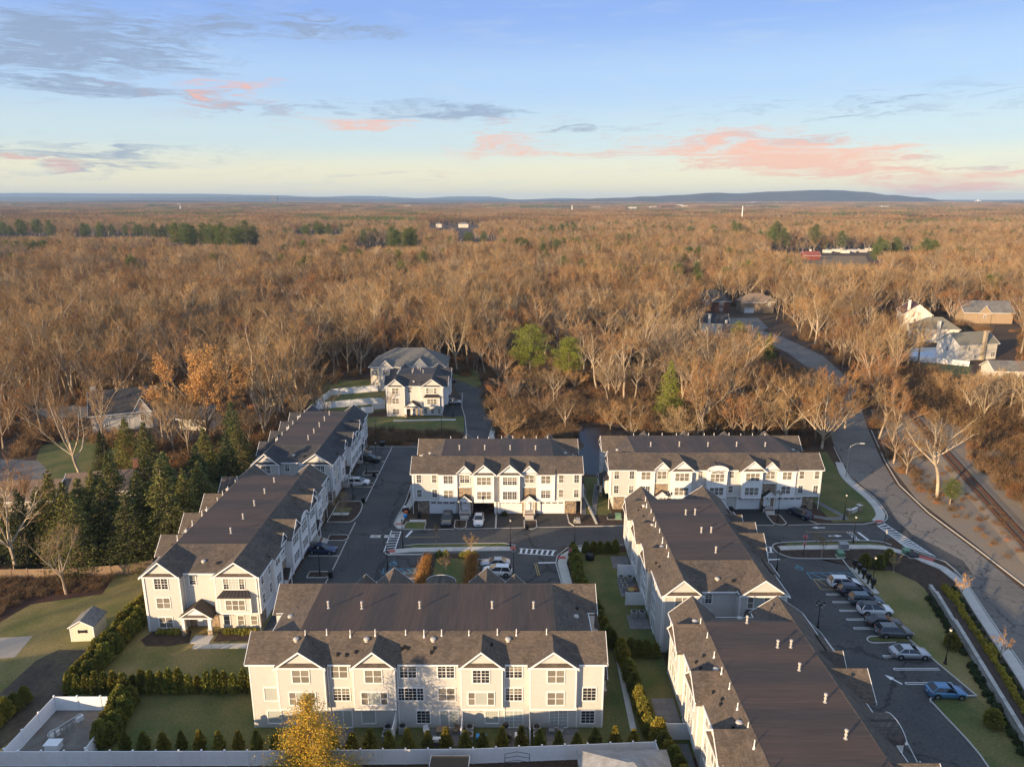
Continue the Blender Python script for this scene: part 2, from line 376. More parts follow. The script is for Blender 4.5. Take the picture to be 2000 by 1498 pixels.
# ================================================================ the setting: land, roads, kerbs, walks, water
def sheet(name, pts, z, m, parent=None, kind='structure'):
    pts = list(pts)
    if sum(pts[i][0] * pts[(i + 1) % len(pts)][1] - pts[(i + 1) % len(pts)][0] * pts[i][1] for i in range(len(pts))) < 0: pts = pts[::-1]
    tris = tessellate_polygon([[Vector((x, y, 0)) for x, y in pts]])
    tris = [t for t in tris if abs((pts[t[1]][0] - pts[t[0]][0]) * (pts[t[2]][1] - pts[t[0]][1]) - (pts[t[2]][0] - pts[t[0]][0]) * (pts[t[1]][1] - pts[t[0]][1])) > 1e-5]
    me = bpy.data.meshes.new(name); me.from_pydata([(x, y, z) for x, y in pts], [], [tuple(t) for t in tris]); me.materials.append(m)
    o = inst(name, me, parent)
    if not parent: o['kind'] = kind
    return o
def raised(name, pts, z1, m, z0=-0.02, parent=None, kind='structure'):
    o = MB().prism(list(pts), z0, z1).build(name, m, parent)
    if not parent: o['kind'] = kind
    return o
def smooth_path(pts, n=6):
    out = []
    P = [pts[0]] + list(pts) + [pts[-1]]
    for i in range(1, len(P) - 2):
        a, b, c, d = [Vector(p) for p in P[i - 1:i + 3]]
        for k in range(n):
            t = k / n
            out.append(tuple(0.5 * ((2 * b) + (c - a) * t + (2 * a - 5 * b + 4 * c - d) * t * t + (3 * b - a - 3 * c + d) * t ** 3)))
    out.append(tuple(pts[-1])); return out
def ribbon(mb, path, w, z0, z1, closed=False):
    """a raised strip of width w along a path"""
    n = len(path); L, R = [], []
    for i in range(n):
        a = Vector(path[i - 1] if (i or closed) else path[0]); b = Vector(path[(i + 1) % n] if (i < n - 1 or closed) else path[-1])
        d = (b - a); d = d.normalized() if d.length > 1e-6 else Vector((1, 0)); nn = Vector((-d.y, d.x)) * w / 2; p = Vector(path[i])
        L.append(p + nn); R.append(p - nn)
    for i in range(n if closed else n - 1):
        j = (i + 1) % n
        mb.prism([tuple(R[i]), tuple(R[j]), tuple(L[j]), tuple(L[i])], z0, z1)
def kerb(path, closed=False, w=0.17, h=0.13):
    mb = MB(); ribbon(mb, path, w, -0.02, h, closed)
    return tag(mb.build('kerb', M_KERB), kind='structure')
SLABS = {}
def walk(name, path, width, step=1.5, z=0.11, m=None, gap=0.03):
    """a paved walk of separate slabs with open joints along a path"""
    m = m or M_CONC
    base = MB(); ribbon(base, path, width, -0.02, z - 0.03); root = base.build(name, M_KERB); root['kind'] = 'structure'
    seg = []; 
    for i in range(len(path) - 1):
        a, b = Vector(path[i]), Vector(path[i + 1]); seg.append((a, b, (b - a).length))
    tot = sum(s[2] for s in seg); n = max(1, round(tot / step)); st = tot / n
    def at(t):
        for a, b, l in seg:
            if t <= l + 1e-6: return a.lerp(b, t / l if l else 0), (b - a).normalized()
            t -= l
        return seg[-1][1], (seg[-1][1] - seg[-1][0]).normalized()
    for k in range(n):
        p, d = at((k + 0.5) * st); key = (round(st, 2), width, z, m.name)
        if key not in SLABS: SLABS[key] = MB().box(-st / 2 + gap / 2, st / 2 - gap / 2, -width / 2 + 0.05, width / 2 - 0.05, 0, 0.045).mesh('slab', m)
        inst('slab', SLABS[key], root, (p.x, p.y, z - 0.03), math.atan2(d.y, d.x))
    return root

# ---- the land, one sheet to the horizon, gently rising far off
def land_z(x, y):
    d = math.hypot(x, y); r = max(0, d - 2200) / 6000
    if r <= 0: return 0.0
    return 26 * min(1, r) ** 1.3 + (6 + 12 * min(1, r)) * min(1, r * 3) * mnoise.noise(Vector((x / 1700, y / 1200, 3.3)))
vs, fs = [], []
ys = [-300, 0, 100, 200, 300, 500, 800, 1200, 1700, 2200, 2700, 3200, 3700, 4200, 4700, 5200, 5800, 6400, 7000, 7800, 8600, 9600, 11000, 13000, 16000, 21000]
nx = 64
for y in ys:
    w = 900 + max(0, y) * 1.15
    for i in range(nx + 1):
        x = (i / nx * 2 - 1) * w; vs.append((x, y, land_z(x, y)))
for j in range(len(ys) - 1):
    for i in range(nx): a = j * (nx + 1) + i; fs.append((a, a + 1, a + nx + 2, a + nx + 1))
land = MB().add(vs, fs).build('ground', M_LITTER, smooth=True); land['kind'] = 'structure'

M_HILL = mat('wooded_hill', (0.085, 0.058, 0.045), 1.0, 0.35, 0.004, (0.050, 0.045, 0.036), 0.002, bump=0.0)
def ridge(name, d, prof, depth, seed, rough=1.0):
    """a long hill: crest heights from where its outline stands against the sky"""
    xs = [p[0] for p in prof]; x0, x1 = xs[0], xs[-1]; n = 150; rows = 14; vs, fs = [], []
    for j in range(rows + 1):
        t = j / rows * 2 - 1; y = d + t * depth; bell = math.cos(t * math.pi / 2) ** 1.3 if abs(t) < 1 else 0
        for i in range(n + 1):
            px = x0 + (x1 - x0) * i / n
            k = max(q for q in range(len(xs) - 1) if xs[q] <= px + 1e-9) if px > x0 else 0
            f = (px - xs[k]) / (xs[k + 1] - xs[k]); f = f * f * (3 - 2 * f); py = prof[k][1] * (1 - f) + prof[k + 1][1] * f
            x = (px - 1000) / FPX * y * 1.02
            top = CAM_H + (395.3 - py) * d / FPX * 1.03
            z = -10 + (top + 10) * bell + bell * rough * d / 1500 * mnoise.noise(Vector((x / d * 60, y / d * 40, seed)))
            vs.append((x, y, z))
    for j in range(rows):
        for i in range(n): a = j * (n + 1) + i; fs.append((a, a + 1, a + n + 2, a + n + 1))
    o = MB().add(vs, fs).build(name, M_HILL, smooth=True); o['kind'] = 'structure'; return o
ridge('distant_ridge', 16500, [(-500, 381), (0, 379.5), (120, 379), (250, 380), (420, 380.5), (560, 383), (640, 386), (720, 384), (830, 388), (900, 385), (960, 385.5), (1010, 391), (1090, 388), (1200, 391), (1500, 393), (1780, 391), (1830, 391), (1960, 391.5), (2500, 388)], 1500, 1.0, 0.5)
ridge('far_hills', 11500, [(-500, 386), (100, 386), (260, 387.5), (460, 386), (600, 387), (760, 390), (900, 391), (1100, 390.5), (1300, 392), (1700, 394), (1850, 394), (1890, 393), (1940, 391), (2000, 392.5), (2500, 393)], 1800, 2.0, 0.6)
ridge('wooded_hill', 8800, [(950, 399), (1090, 391), (1180, 388), (1262, 385), (1300, 383), (1380, 378.5), (1415, 380), (1480, 376.5), (1560, 374), (1600, 374), (1650, 377), (1700, 382.5), (1760, 387), (1810, 393), (1870, 399), (2000, 402)], 1300, 3.0, 0.8)
ridge('low_wooded_ridge', 6800, [(-500, 396), (60, 395), (330, 391.5), (500, 394), (640, 396), (900, 396), (1100, 396), (1280, 397), (1500, 397), (1700, 400), (1880, 397), (1950, 394.5), (2050, 395), (2500, 396)], 1200, 4.0, 0.9)

# ---- grass, beds and dirt
def P(*px): return [gp(a, b) for a, b in px]
sheet('lawn', [(-53, 62.2), (19.2, 62.2), (19.2, 107), (9.4, 107), (9.4, 83), (-53, 83)], 0.008, M_GRASSD)
sheet('lawn', [(-52.6, 83), (-30, 83), (-33, 95), (-49.5, 95), (-50.8, 90)], 0.008, M_GRASS)
sheet('lawn', [(-52.3, 73.8), (-29, 72.2), (-29, 84), (-50, 87.5)], 0.013, M_GRASS)
sheet('lawn', P((-40, 1498), (-40, 1150), (150, 1105), (280, 1112), (295, 1150), (130, 1360), (0, 1470)), 0.008, M_GRASS)
sheet('dirt_track', P((-40, 1390), (70, 1290), (115, 1268), (190, 1270), (170, 1310), (110, 1370), (55, 1420), (-10, 1470)), 0.013, mat('bare_dirt', (0.062, 0.046, 0.036), 0.95, 0.35, 0.5, (0.09, 0.075, 0.045), 0.3, bump=0.4, bscale=6))
sheet('gravel_pad', P((-40, 1247), (64, 1242), (29, 1283), (-40, 1290)), 0.016, mat('pale_gravel', (0.34, 0.30, 0.25), 0.95, 0.2, 3.0, bump=0.4, bscale=10))
sheet('lawn', [(56.5, 104.5), (61, 104.5), (64.6, 103.2), (65.4, 100), (62.5, 93), (58.6, 78), (55, 64), (50, 45), (46, 30), (40, 30), (47.6, 59), (54.0, 71), (52.1, 83.6), (53.6, 104.5)], 0.008, M_GRASS)
sheet('mulch_bed', [(49.5, 104.6), (64.2, 104.6), (66.0, 100), (63.6, 94), (61.9, 94), (61.6, 97.5), (59.8, 100.6), (54, 102.0), (49.5, 105.4)], 0.020, M_MULCH)
sheet('mulch_bed', [(61.9, 96.2), (63.4, 94.3), (59.4, 78.6), (56, 65.5), (50.5, 47), (49.3, 47), (54.8, 65.5), (58.0, 78.4)], 0.018, M_MULCH)
sheet('lawn', [(58, 118.3), (65.3, 118.7), (68.2, 121), (69.4, 127), (69.2, 139), (73, 156), (62, 152), (58, 140)], 0.008, M_GRASSD)
sheet('lawn', P((690, 815), (905, 812), (912, 845), (870, 842), (720, 835)), 0.008, M_GRASSD)
sheet('lawn', P((600, 795), (640, 742), (760, 742), (760, 800), (700, 812)), 0.008, M_GRASSD)
sheet('lawn', P((873, 722), (932, 722), (940, 752), (905, 765), (880, 745)), 0.008, M_GRASSD)
sheet('lawn', [(13.0, 117), (18.6, 117), (18.6, 140), (13.0, 140)], 0.008, M_GRASSD)
sheet('lawn', P((60, 930), (80, 870), (170, 855), (230, 862), (230, 930), (150, 950)), 0.008, M_GRASSD)
sheet('lawn', P((1620, 660), (1660, 640), (1760, 640), (1760, 660)), 0.008, M_GRASS)
sheet('lawn', P((1790, 708), (1900, 712), (1890, 745), (1840, 745)), 0.008, M_GRASSD)
sheet('hay_field', P((1560, 512), (1600, 500), (1690, 500), (1700, 520), (1640, 530), (1575, 528)), 0.02, mat('mown_hay', (0.23, 0.15, 0.07), 0.95, 0.2, 0.05))
sheet('reed_bed', P((1150, 905), (1100, 815), (1010, 808), (985, 830), (1000, 850), (1190, 905)), 0.01, mat('dry_reeds', (0.17, 0.11, 0.06), 0.95, 0.4, 1.0, (0.10, 0.075, 0.045), 0.3, bump=1.0, bscale=3))
sheet('pond', [(14.6, 142), (18, 141), (21, 144), (22.4, 150), (23, 155), (27, 161), (34, 166), (37, 171), (33, 175), (27, 174), (23, 177), (18, 175), (13, 177), (8, 174), (11, 169), (16.5, 165), (17.2, 160), (15.0, 154), (15.6, 148)], 0.022, M_WATER)

# ---- roads and lots
main_lot = sheet('car_park', [(-33.6, 83), (-19.6, 83), (-19.6, 112), (-20.4, 118.5), (-20.6, 159), (-33.6, 159)], 0.020, M_ASPH)
lane = sheet('road', [(-20.0, 108.6), (48, 108.9), (63.2, 110.6), (66.4, 112.5), (66.6, 117.2), (57, 117.0), (48, 116.9), (8, 116.4), (-19.9, 115.1)], 0.028, M_ASPH)
sheet('driveway', [(-15.3, 115.0), (10.2, 116.0), (10.2, 121.8), (-15.3, 121.8)], 0.024, M_ASPHD)
sheet('driveway', [(21.5, 116.2), (53.5, 116.6), (53.0, 124.0), (21.5, 124.0)], 0.024, M_ASPHD)
mid_lot = sheet('car_park', [(-20, 82), (9.6, 82), (9.0, 97), (7.4, 104.5), (8.6, 109.5), (-20.2, 109.5)], 0.016, M_ASPH)
east_lot = sheet('car_park', [(34.5, 34), (41, 34), (48.4, 60.0), (54.3, 71.3), (52.2, 83.7), (53.4, 104.2), (50, 105.4), (44.5, 107.2), (43.6, 109.6), (34.5, 109.6)], 0.016, M_ASPH)
road_pts = [(59.0, 45), (67.5, 62), (62.6, 74.3), (66.6, 88.6), (69.4, 99.5), (69.0, 104)]
east_road = sheet('road', [(45, 30), (60.8, 72), (64.8, 88.3), (67.0, 96), (70.4, 103.2), (66.2, 111.2), (66.0, 117.6), (69.6, 121), (71.2, 130), (71.6, 141), (76.6, 160), (83, 180), (96.5, 215), (103, 240), (106, 268), (103, 300), (101, 330), (108, 336), (116, 300), (117, 262), (112, 235), (106, 212), (90.5, 172), (82.8, 150), (78.6, 136), (76.9, 122), (76.9, 108), (76.2, 94), (72, 74), (63, 45), (57, 30)], 0.012, M_ASPHO)
sheet('road_patch', [(66.3, 110.6), (70.0, 104.5), (69.4, 99.4), (71.6, 99.6), (72.8, 104), (71.4, 108.6), (69.7, 113.4), (69.9, 118.6), (72.2, 128), (71.5, 134), (69.9, 126), (67.6, 119.6), (66.3, 117.0)], 0.017, M_ASPH)
sheet('cul_de_sac', P((1395, 655), (1420, 622), (1480, 620), (1500, 640), (1455, 662)), 0.014, M_ASPHO)
d_road = sheet('lane', P((905, 860), (908, 812), (896, 770), (880, 748), (893, 742), (955, 766), (968, 800), (962, 860)), 0.012, M_ASPH)
sheet('driveway', P((868, 815), (866, 772), (900, 772), (906, 812)), 0.017, M_ASPHD)
sheet('street', P((60, 800), (130, 790), (330, 800), (420, 790), (430, 830), (250, 815), (90, 815)), 0.01, M_ASPHO)
sheet('street', P((-30, 895), (75, 900), (100, 925), (60, 950), (-30, 960)), 0.01, M_ASPHO)

# ---- raised islands with kerbs
def island(pts, fill, name='planting_island', h=0.10, kb=True):
    raised(name, pts, h, fill)
    if kb: kerb(list(pts) + [pts[0]])
def caps(x0, x1, y0, y1, r, side):
    """island outline with one rounded end"""
    ym = (y0 + y1) / 2; pts = []
    if side == 'x+':
        pts = [(x0, y0)] + [(x1 - r + r * math.cos(a), ym + (y1 - y0) / 2 * math.sin(a)) for a in [(-90 + 22.5 * k) * math.pi / 180 for k in range(9)]] + [(x0, y1)]
    if side == 'y-':
        xm = (x0 + x1) / 2
        pts = [(x0, y1)] + [(xm + (x1 - x0) / 2 * math.cos(a), y0 + r + r * math.sin(a)) for a in [(180 + 22.5 * k) * math.pi / 180 for k in range(9)]] + [(x1, y1)]
    return pts
for (y0, y1) in ((98.6, 100.4), (111.0, 113.1), (134.6, 136.4), (141.0, 143.2)):
    island(caps(-31.6, -28.2, y0, y1, 0.8, 'x+'), M_MULCH)
island(caps(-33.4, -28.3, 118.2, 127.4, 1.2, 'x+'), M_MULCH)
walk('entry_walk', [(-33.2, 121.6), (-30.2, 121.6)], 1.2, z=0.13)
sheet('lawn', [(-33.2, 122.6), (-30.2, 122.6), (-30.2, 124.4), (-33.2, 124.4)], 0.108, M_GRASSD)
for (x0, x1) in ((-10.3, -8.2), (2.2, 4.4)): island(caps(x0, x1, 115.4, 118.9, 1.0, 'y-'), M_MULCH)
island(caps(47.0, 49.4, 117.0, 121.2, 1.1, 'y-'), M_MULCH)
island(caps(27.5, 29.6, 117.0, 121.2, 1.1, 'y-'), M_MULCH)
kerb([(-2.9, 115.5), (-2.9, 121.5)], w=0.3)
island([(-19.4, 115.4), (-15.5, 115.2), (-15.5, 118.2), (-19.0, 118.2)], M_GRASSD, 'lawn')
kerb([(10.2, 121.5), (10.3, 118), (11.2, 116.4), (18, 116.6), (21.4, 116.8)])
raised('mulch_bed', [(10.4, 121.5), (10.6, 118), (11.4, 116.6), (18.4, 116.9), (21.4, 117.0), (21.4, 120.5), (12.6, 121.5)], 0.09, M_MULCH)
kerb([(53.2, 122.8), (53.6, 119.5), (55.0, 117.4), (63.0, 117.3), (65.6, 118.2)])
kerb([(-15.4, 115.15), (-10.2, 115.3)]); kerb([(-8.3, 115.5), (2.3, 116.0)], h=0.05); kerb([(4.4, 116.1), (11, 116.4)], h=0.05)
kerb([(29.6, 117.0), (47.0, 117.0)], h=0.05); kerb([(49.4, 117.0), (55.0, 117.3)], h=0.05)
kerb([(-28.3, 84), (-28.3, 98.6)], h=0.05); kerb([(-28.2, 100.4), (-28.25, 111)], h=0.05); kerb([(-28.3, 113.1), (-28.3, 118.2)], h=0.05)
kerb([(-28.3, 127.4), (-28.3, 134.6)], h=0.05); kerb([(-28.3, 136.4), (-28.3, 141)], h=0.05); kerb([(-28.3, 143.2), (-28.3, 159)], h=0.05)
kerb([(-33.3, 105.6), (-28.3, 105.6)], w=0.25, h=0.05); kerb([(-33.3, 149.2), (-28.3, 149.2)], w=0.25, h=0.05)
kerb([(-33.6, 159.1), (-20.6, 159.1), (-20.6, 139)])
# walk and verge between the lane and the middle car park
raised('grass_verge', [(-18.3, 109.0), (-16, 109.5), (-1.5, 109.9), (-0.3, 109.2), (-16.5, 108.5)], 0.11, M_GRASSD)
walk('sidewalk', [(-20.2, 106.9), (-16.5, 107.6), (-8, 107.9), (0.6, 108.1)], 1.5, 1.5, 0.12)
kerb([(-20.9, 106.6), (-20.4, 105.9), (-14.6, 106.0)], w=0.3)
kerb([(-18.6, 108.9), (-16, 109.6), (-1.5, 110.0), (0.6, 109.2)])
island([(-14.8, 82.5), (-5.6, 82.5), (-5.6, 106.5), (-14.6, 106.5)], M_MULCH, 'planting_bed')
sheet('lawn', [(-12.3, 82.7), (-7.3, 82.7), (-7.3, 104.6), (-12.3, 104.6)], 0.112, M_GRASSD)
# walks at the crossing on the right of the middle car park
walk('sidewalk', [(8.3, 84), (8.4, 97), (8.0, 103.2), (8.6, 105.4), (10.3, 107.3), (12.5, 108.1)], 1.5, 1.5, 0.12)
kerb([(7.4, 84), (7.5, 97), (7.0, 103.2), (7.4, 105.6), (9.2, 108.3), (12, 109.2), (18.8, 109.4)])
# walk on the left of the fifth row
walk('sidewalk', [(-19.1, 134), (-19.4, 126.6), (-20.2, 120.9), (-20.4, 117.6), (-19.6, 115.7)], 1.3, 1.5, 0.12)
kerb([(-20.6, 139), (-20.5, 127), (-21.0, 121), (-21.2, 117.4), (-20.4, 115.8), (-19.4, 115.3), (-15.5, 115.15)])
walk('entry_walk', [(-18.6, 118.7), (-15.6, 118.7)], 1.0, 1.5, 0.10)
# corner island by the east road
isl = [(43.9, 109.4), (45, 110.1), (49, 110.3), (60, 110.7), (62.6, 109.9), (65.0, 107.2), (67.0, 104.2), (64.4, 103.5), (61, 104.6), (53.6, 104.7), (46.6, 104.8), (45.2, 105.4), (43.9, 107.1)]
raised('planting_bed', isl, 0.07, M_MULCH)
raised('grass_verge', [(46, 109.6), (47, 110.1), (58, 110.4), (61.6, 110.1), (63.0, 109.2), (47, 109.0)], 0.09, M_GRASSD)
walk('sidewalk', [(44.6, 108.2), (48, 108.4), (60, 108.7), (62.4, 108.3), (65.2, 106.0), (68.0, 101.5), (68.2, 97.3), (65.9, 89.3), (62.0, 74.5), (57, 58), (52, 42)], 1.5, 1.5, 0.12)
kerb(smooth_path([(53.6, 104.6), (46.6, 104.7), (44.6, 105.6), (43.6, 107.5), (44.4, 109.7), (48.5, 110.5), (61, 110.9), (64.0, 109.4)], 4))
kerb([(66.5, 107.2), (69.6, 103.6), (69.6, 100.8), (69.1, 97.3), (66.8, 89.1), (62.9, 74.3), (58, 57.6), (53, 42)])
walk('sidewalk', smooth_path([(65.9, 118.4), (68.2, 121.5), (69.6, 128), (69.9, 139), (72.6, 148.5)], 4), 1.6, 1.5, 0.12)
kerb(smooth_path([(65.6, 117.6), (67.6, 118.7), (69.4, 121.5), (70.8, 129), (71.1, 140), (76, 159)], 4))
kerb([(77.1, 90), (77.5, 108), (77.5, 122), (79.2, 135.8), (83.3, 149.6), (91, 171.5)])
walk('entry_walk', [(54.8, 121.0), (57.6, 119.8), (61.4, 119.8)], 1.1, 1.4, 0.05, M_PATIO)
walk('entry_walk', [(61.2, 120.2), (58.8, 127.5)], 1.0, 1.4, 0.05, M_PATIO)
# east car park edge
kerb([(53.6, 104.6), (53.4, 103.8), (52.3, 83.6)]); kerb([(52.3, 83.6), (47.6, 83.3)]); 
kerb(smooth_path([(47.6, 83.3), (46.9, 82.6), (47.4, 81.9), (50.4, 82.0)], 5)); kerb([(52.4, 83.2), (54.4, 71.6)]); kerb([(54.4, 71.6), (49.4, 71.5)])
kerb(smooth_path([(49.4, 71.5), (48.5, 70.8), (48.6, 69.2), (48.7, 60.5), (45, 50), (41, 36)], 5))
raised('grass_verge', [(47.4, 83.0), (47.2, 82.4), (50.2, 82.2), (52.3, 82.2), (52.3, 83.4)], 0.10, M_GRASSD)
raised('grass_verge', [(54.2, 71.3), (49.4, 71.2), (48.8, 70.4), (48.9, 60.5), (45.4, 50), (42, 38), (46, 38), (50.3, 47.5), (55.4, 64.5)], 0.05, M_GRASSD)
walk('mailbox_pad', [(53.9, 101.6), (53.9, 94.0)], 0.9, 1.5, 0.10)
walk('sidewalk', P((962, 862), (960, 850), (968, 820), (978, 808), (965, 790), (960, 783)), 1.3, 1.6, 0.1)
kerb(P((908, 862), (911, 845), (908, 815), (902, 795), (903, 768)))
walk('garden_path', [(13.5, 80.2), (13.3, 65.0)], 0.7, 1.2, 0.04)
walk('garden_path', [(-49.8, 92), (-50.3, 86.0)], 0.4, 1.2, 0.05)
walk('front_walk', [(-41.5, 81.2), (-31, 81.4)], 1.1, 1.2, 0.05)
walk('front_walk', [(-41.0, 83.6), (-41.0, 81.8)], 2.6, 0.9, 0.05)
walk('front_walk', P((768, 822), (860, 820), (890, 820)), 1.2, 1.4, 0.06)
walk('front_walk', [(14.8, 120), (17.4, 136)], 1.0, 1.3, 0.06, M_PATIO)
walk('front_walk', [(12.9, 118.2), (14.4, 134)], 0.9, 1.3, 0.06, M_PATIO)
walk('concrete_strip', [(15.2, 117.4), (14.0, 131)], 0.4, 1.3, 0.25)
for (x, y) in ((-46, 83.0), (-35.5, 83.3)): pass
sheet('mulch_bed', P((275, 1250), (310, 1225), (375, 1232), (370, 1255), (330, 1262), (285, 1262)), 0.018, M_MULCH)
sheet('mulch_bed', [(-39.4, 84.5), (-31.5, 84.5), (-31.5, 82.3), (-39.4, 82.3)], 0.018, M_MULCH)
sheet('mulch_bed', P((60, 1180), (0, 1215), (-40, 1225), (-40, 1135), (225, 1122), (200, 1160)), 0.016, mat('red_leaf_litter', (0.075, 0.032, 0.020), 0.95, 0.5, 1.2, (0.045, 0.025, 0.018), 0.4, bump=0.8, bscale=4))

# ---- painted markings, parts of the road they lie on
def line(mb, a, b, w, z):
    a, b = Vector(a), Vector(b); d = (b - a).normalized(); n = Vector((-d.y, d.x)) * w / 2
    mb.add([(*(a - n), z), (*(b - n), z), (*(b + n), z), (*(a + n), z)], [(0, 1, 2, 3)])
def lines(name, parent, segs, w, z, m):
    mb = MB()
    for a, b in segs: line(mb, a, b, w, z); z += 0.0003
    return mb.build(name, m, parent)
def ladder(parent, a0, a1, b0, b1, n, z, w=0.16, wr=0.35):
    a0, a1, b0, b1 = map(Vector, (a0, a1, b0, b1))
    mb = MB(); line(mb, a0, a1, w, z); line(mb, b0, b1, w, z)
    for k in range(n):
        t = (k + 0.5) / n; line(mb, a0.lerp(a1, t), b0.lerp(b1, t), wr, z + 0.003)
    return mb.build('crosswalk', M_PAINT, parent)
ladder(main_lot, (-21.2, 114.9), (-21.2, 106.9), (-19.5, 114.6), (-19.5, 107.4), 8, 0.034, wr=0.18)
ladder(mid_lot, (1.2, 108.2), (7.4, 107.4), (1.0, 106.5), (6.9, 105.7), 7, 0.036)
ladder(lane, (65.3, 116.9), (66.0, 108.6), (67.0, 117.9), (69.0, 105.3), 12, 0.036, wr=0.3)
ladder(east_lot, (37.4, 108.8), (43.8, 108.7), (37.2, 106.9), (43.2, 106.8), 7, 0.032)
lines('stop_bar', lane, [((-18.3, 112.3), (-17.6, 114.8))], 0.4, 0.036, M_PAINT)
lines('centre_line', lane, [((-17.8, 112.2), (-12.4, 112.4))], 0.12, 0.037, M_YEL)
lines('stop_bar', mid_lot, [((4.2, 103.3), (7.0, 103.4))], 0.35, 0.030, M_PAINT)
lines('centre_line', mid_lot, [((3.9, 103.3), (4.3, 99.3)), ((3.6, 103.3), (4.0, 99.3))], 0.1, 0.030, M_YEL)
lines('stop_bar', east_lot, [((39.6, 104.2), (43.4, 104.5))], 0.35, 0.030, M_PAINT)
lines('centre_line', east_lot, [((39.5, 103.7), (40.9, 99.8)), ((39.1, 103.6), (40.5, 99.6))], 0.1, 0.030, M_YEL)
lines('stop_bar', lane, [((60.6, 114.2), (61.0, 111.0))], 0.45, 0.036, M_PAINT)
lines('centre_line', lane, [((51.4, 114.3), (60.5, 114.4))], 0.13, 0.037, M_YEL)
def arrow(parent, x, y, ang, z, s=1.0):
    c, q = math.cos(ang), math.sin(ang)
    pts = [(-1.2, -.12), (0.1, -.12), (0.1, -.42), (1.2, 0), (0.1, .42), (0.1, .12), (-1.2, .12)]
    mb = MB(); mb.add([(x + s * (a * c - b * q), y + s * (a * q + b * c), z) for a, b in pts], [(0, 1, 5, 6), (1, 2, 3), (1, 3, 5), (3, 4, 5)])
    return mb.build('arrow_marking', M_PAINT, parent)
arrow(lane, 54.4, 116.0, math.pi, 0.037); arrow(lane, 56.0, 112.8, 0.0, 0.037); arrow(east_lot, 46.2, 74.6, rad(125), 0.031, 0.9)
def text(name, body, size, loc, rot, m, parent, align='CENTER'):
    cu = bpy.data.curves.new(name, 'FONT'); cu.body = body; cu.size = size; cu.align_x = align; cu.align_y = 'CENTER'; cu.materials.append(m); cu.extrude = 0.001
    tmp = bpy.data.objects.new(name, cu); COL.objects.link(tmp); bpy.context.view_layer.update(); me = bpy.data.meshes.new_from_object(tmp); bpy.data.objects.remove(tmp); o = bpy.data.objects.new(name, me); COL.objects.link(o); o.location = loc; o.rotation_euler = rot; o.parent = parent; return o
text('stop_lettering', 'STOP', 1.35, (59.0, 112.7, 0.036), (0, 0, rad(-90)), M_PAINT, lane)
def disabled_bay(parent, x, y, z):
    mb = MB()
    for k in range(14):
        a, b = k * math.pi * 2 / 14, (k + 1) * math.pi * 2 / 14
        line(mb, (x + .55 * math.cos(a), y + .55 * math.sin(a)), (x + .55 * math.cos(b), y + .55 * math.sin(b)), 0.12, z)
    line(mb, (x, y + 1.1), (x, y + .2), 0.12, z + .001); line(mb, (x, y + .2), (x + .6, y - .1), .12, z + .002)
    return mb.build('wheelchair_symbol', M_BLUE, parent)
disabled_bay(mid_lot, -19.0, 103.0, 0.031); disabled_bay(east_lot, 45.4, 101.6, 0.031)
def hatch(name, parent, x0, y0, x1, y1, n, m, z, slant=1.2):
    segs = [((x0, y0), (x1, y0)), ((x0, y1), (x1, y1)), ((x0, y0), (x0, y1))]
    for k in range(n):
        t = x0 + (x1 - x0) * (k + .4) / n; segs.append(((t, y1), (min(x1, t + slant), y0)))
    return lines(name, parent, segs, 0.12, z, m)
hatch('hatched_bay', mid_lot, -20.2, 100.0, -14.9, 101.4, 5, M_BLUE, 0.030)
hatch('hatched_bay', east_lot, 46.0, 98.2, 53.3, 100.2, 5, M_BLUE, 0.030)
hatch('hatched_bay', east_lot, 46.2, 95.2, 52.9, 98.1, 5, M_YEL, 0.034)
lines('parking_line', mid_lot, [((-17, 98.6), (-14.9, 98.6)), ((-17, 98.3), (-14.9, 98.3))], 0.1, 0.030, M_PAINT)
lines('parking_line', mid_lot, [((-5.5, y), (-0.4, y)) for y in (104.5, 102.0, 101.7, 99.3, 99.0, 96.6)], 0.1, 0.030, M_PAINT)
segs = []
for y in (94.0, 91.9, 89.7, 87.5, 85.4): segs += [((46.4, y), (52.3, y)), ((46.4, y - .3), (52.3, y - .3)), ((46.4, y), (46.4, y - .3))]
for y in (79.3, 76.7, 74.0): segs += [((47.3, y), (52.9, y)), ((47.3, y - .3), (52.9, y - .3)), ((47.3, y), (47.3, y - .3))]
lines('parking_line', east_lot, segs, 0.11, 0.030, M_PAINT)
lines('driveway_edge_line', east_lot, [((40.6, 88.6), (41.5, 84.0)), ((41.5, 84.0), (41.6, 80.0)), ((41.9, 75.8), (41.2, 74.4)), ((41.2, 74.4), (42.6, 73.6)), ((42.4, 64.8), (41.3, 58.0))], 0.13, 0.032, M_KERB)
for nm, pts in (('tactile_pad', [(-20.4, 106.6), (-19.3, 106.6), (-19.3, 107.5), (-20.4, 107.5)]), ('tactile_pad', [(-0.3, 107.5), (0.6, 107.5), (0.6, 108.7), (-0.3, 108.7)]),
                ('tactile_pad', [(7.5, 104.4), (8.7, 104.4), (8.7, 105.3), (7.5, 105.3)]), ('tactile_pad', [(-20.9, 117.0), (-19.7, 117.0), (-19.7, 117.6), (-20.9, 117.6)]),
                ('tactile_pad', [(65.6, 118.0), (66.9, 118.0), (67.2, 118.9), (65.9, 118.9)]), ('tactile_pad', [(65.4, 105.4), (66.4, 106.0), (68.4, 104.3), (67.4, 103.6)])):
    raised(nm, pts, 0.137, M_REDPAD)
for x, y in ((-23.6, 112.6), (-21.2, 112.6)):
    o = MB().prism([(x - .9, y - .5), (x + .9, y - .5), (x + .9, y + .5), (x - .9, y + .5)], 0, 0.042).build('utility_cover', M_CONC, main_lot)
    MB().lathe((x, y, 0), [(.32, 0.03), (.32, 0.052)], 14).build('lid', M_ACU, o)

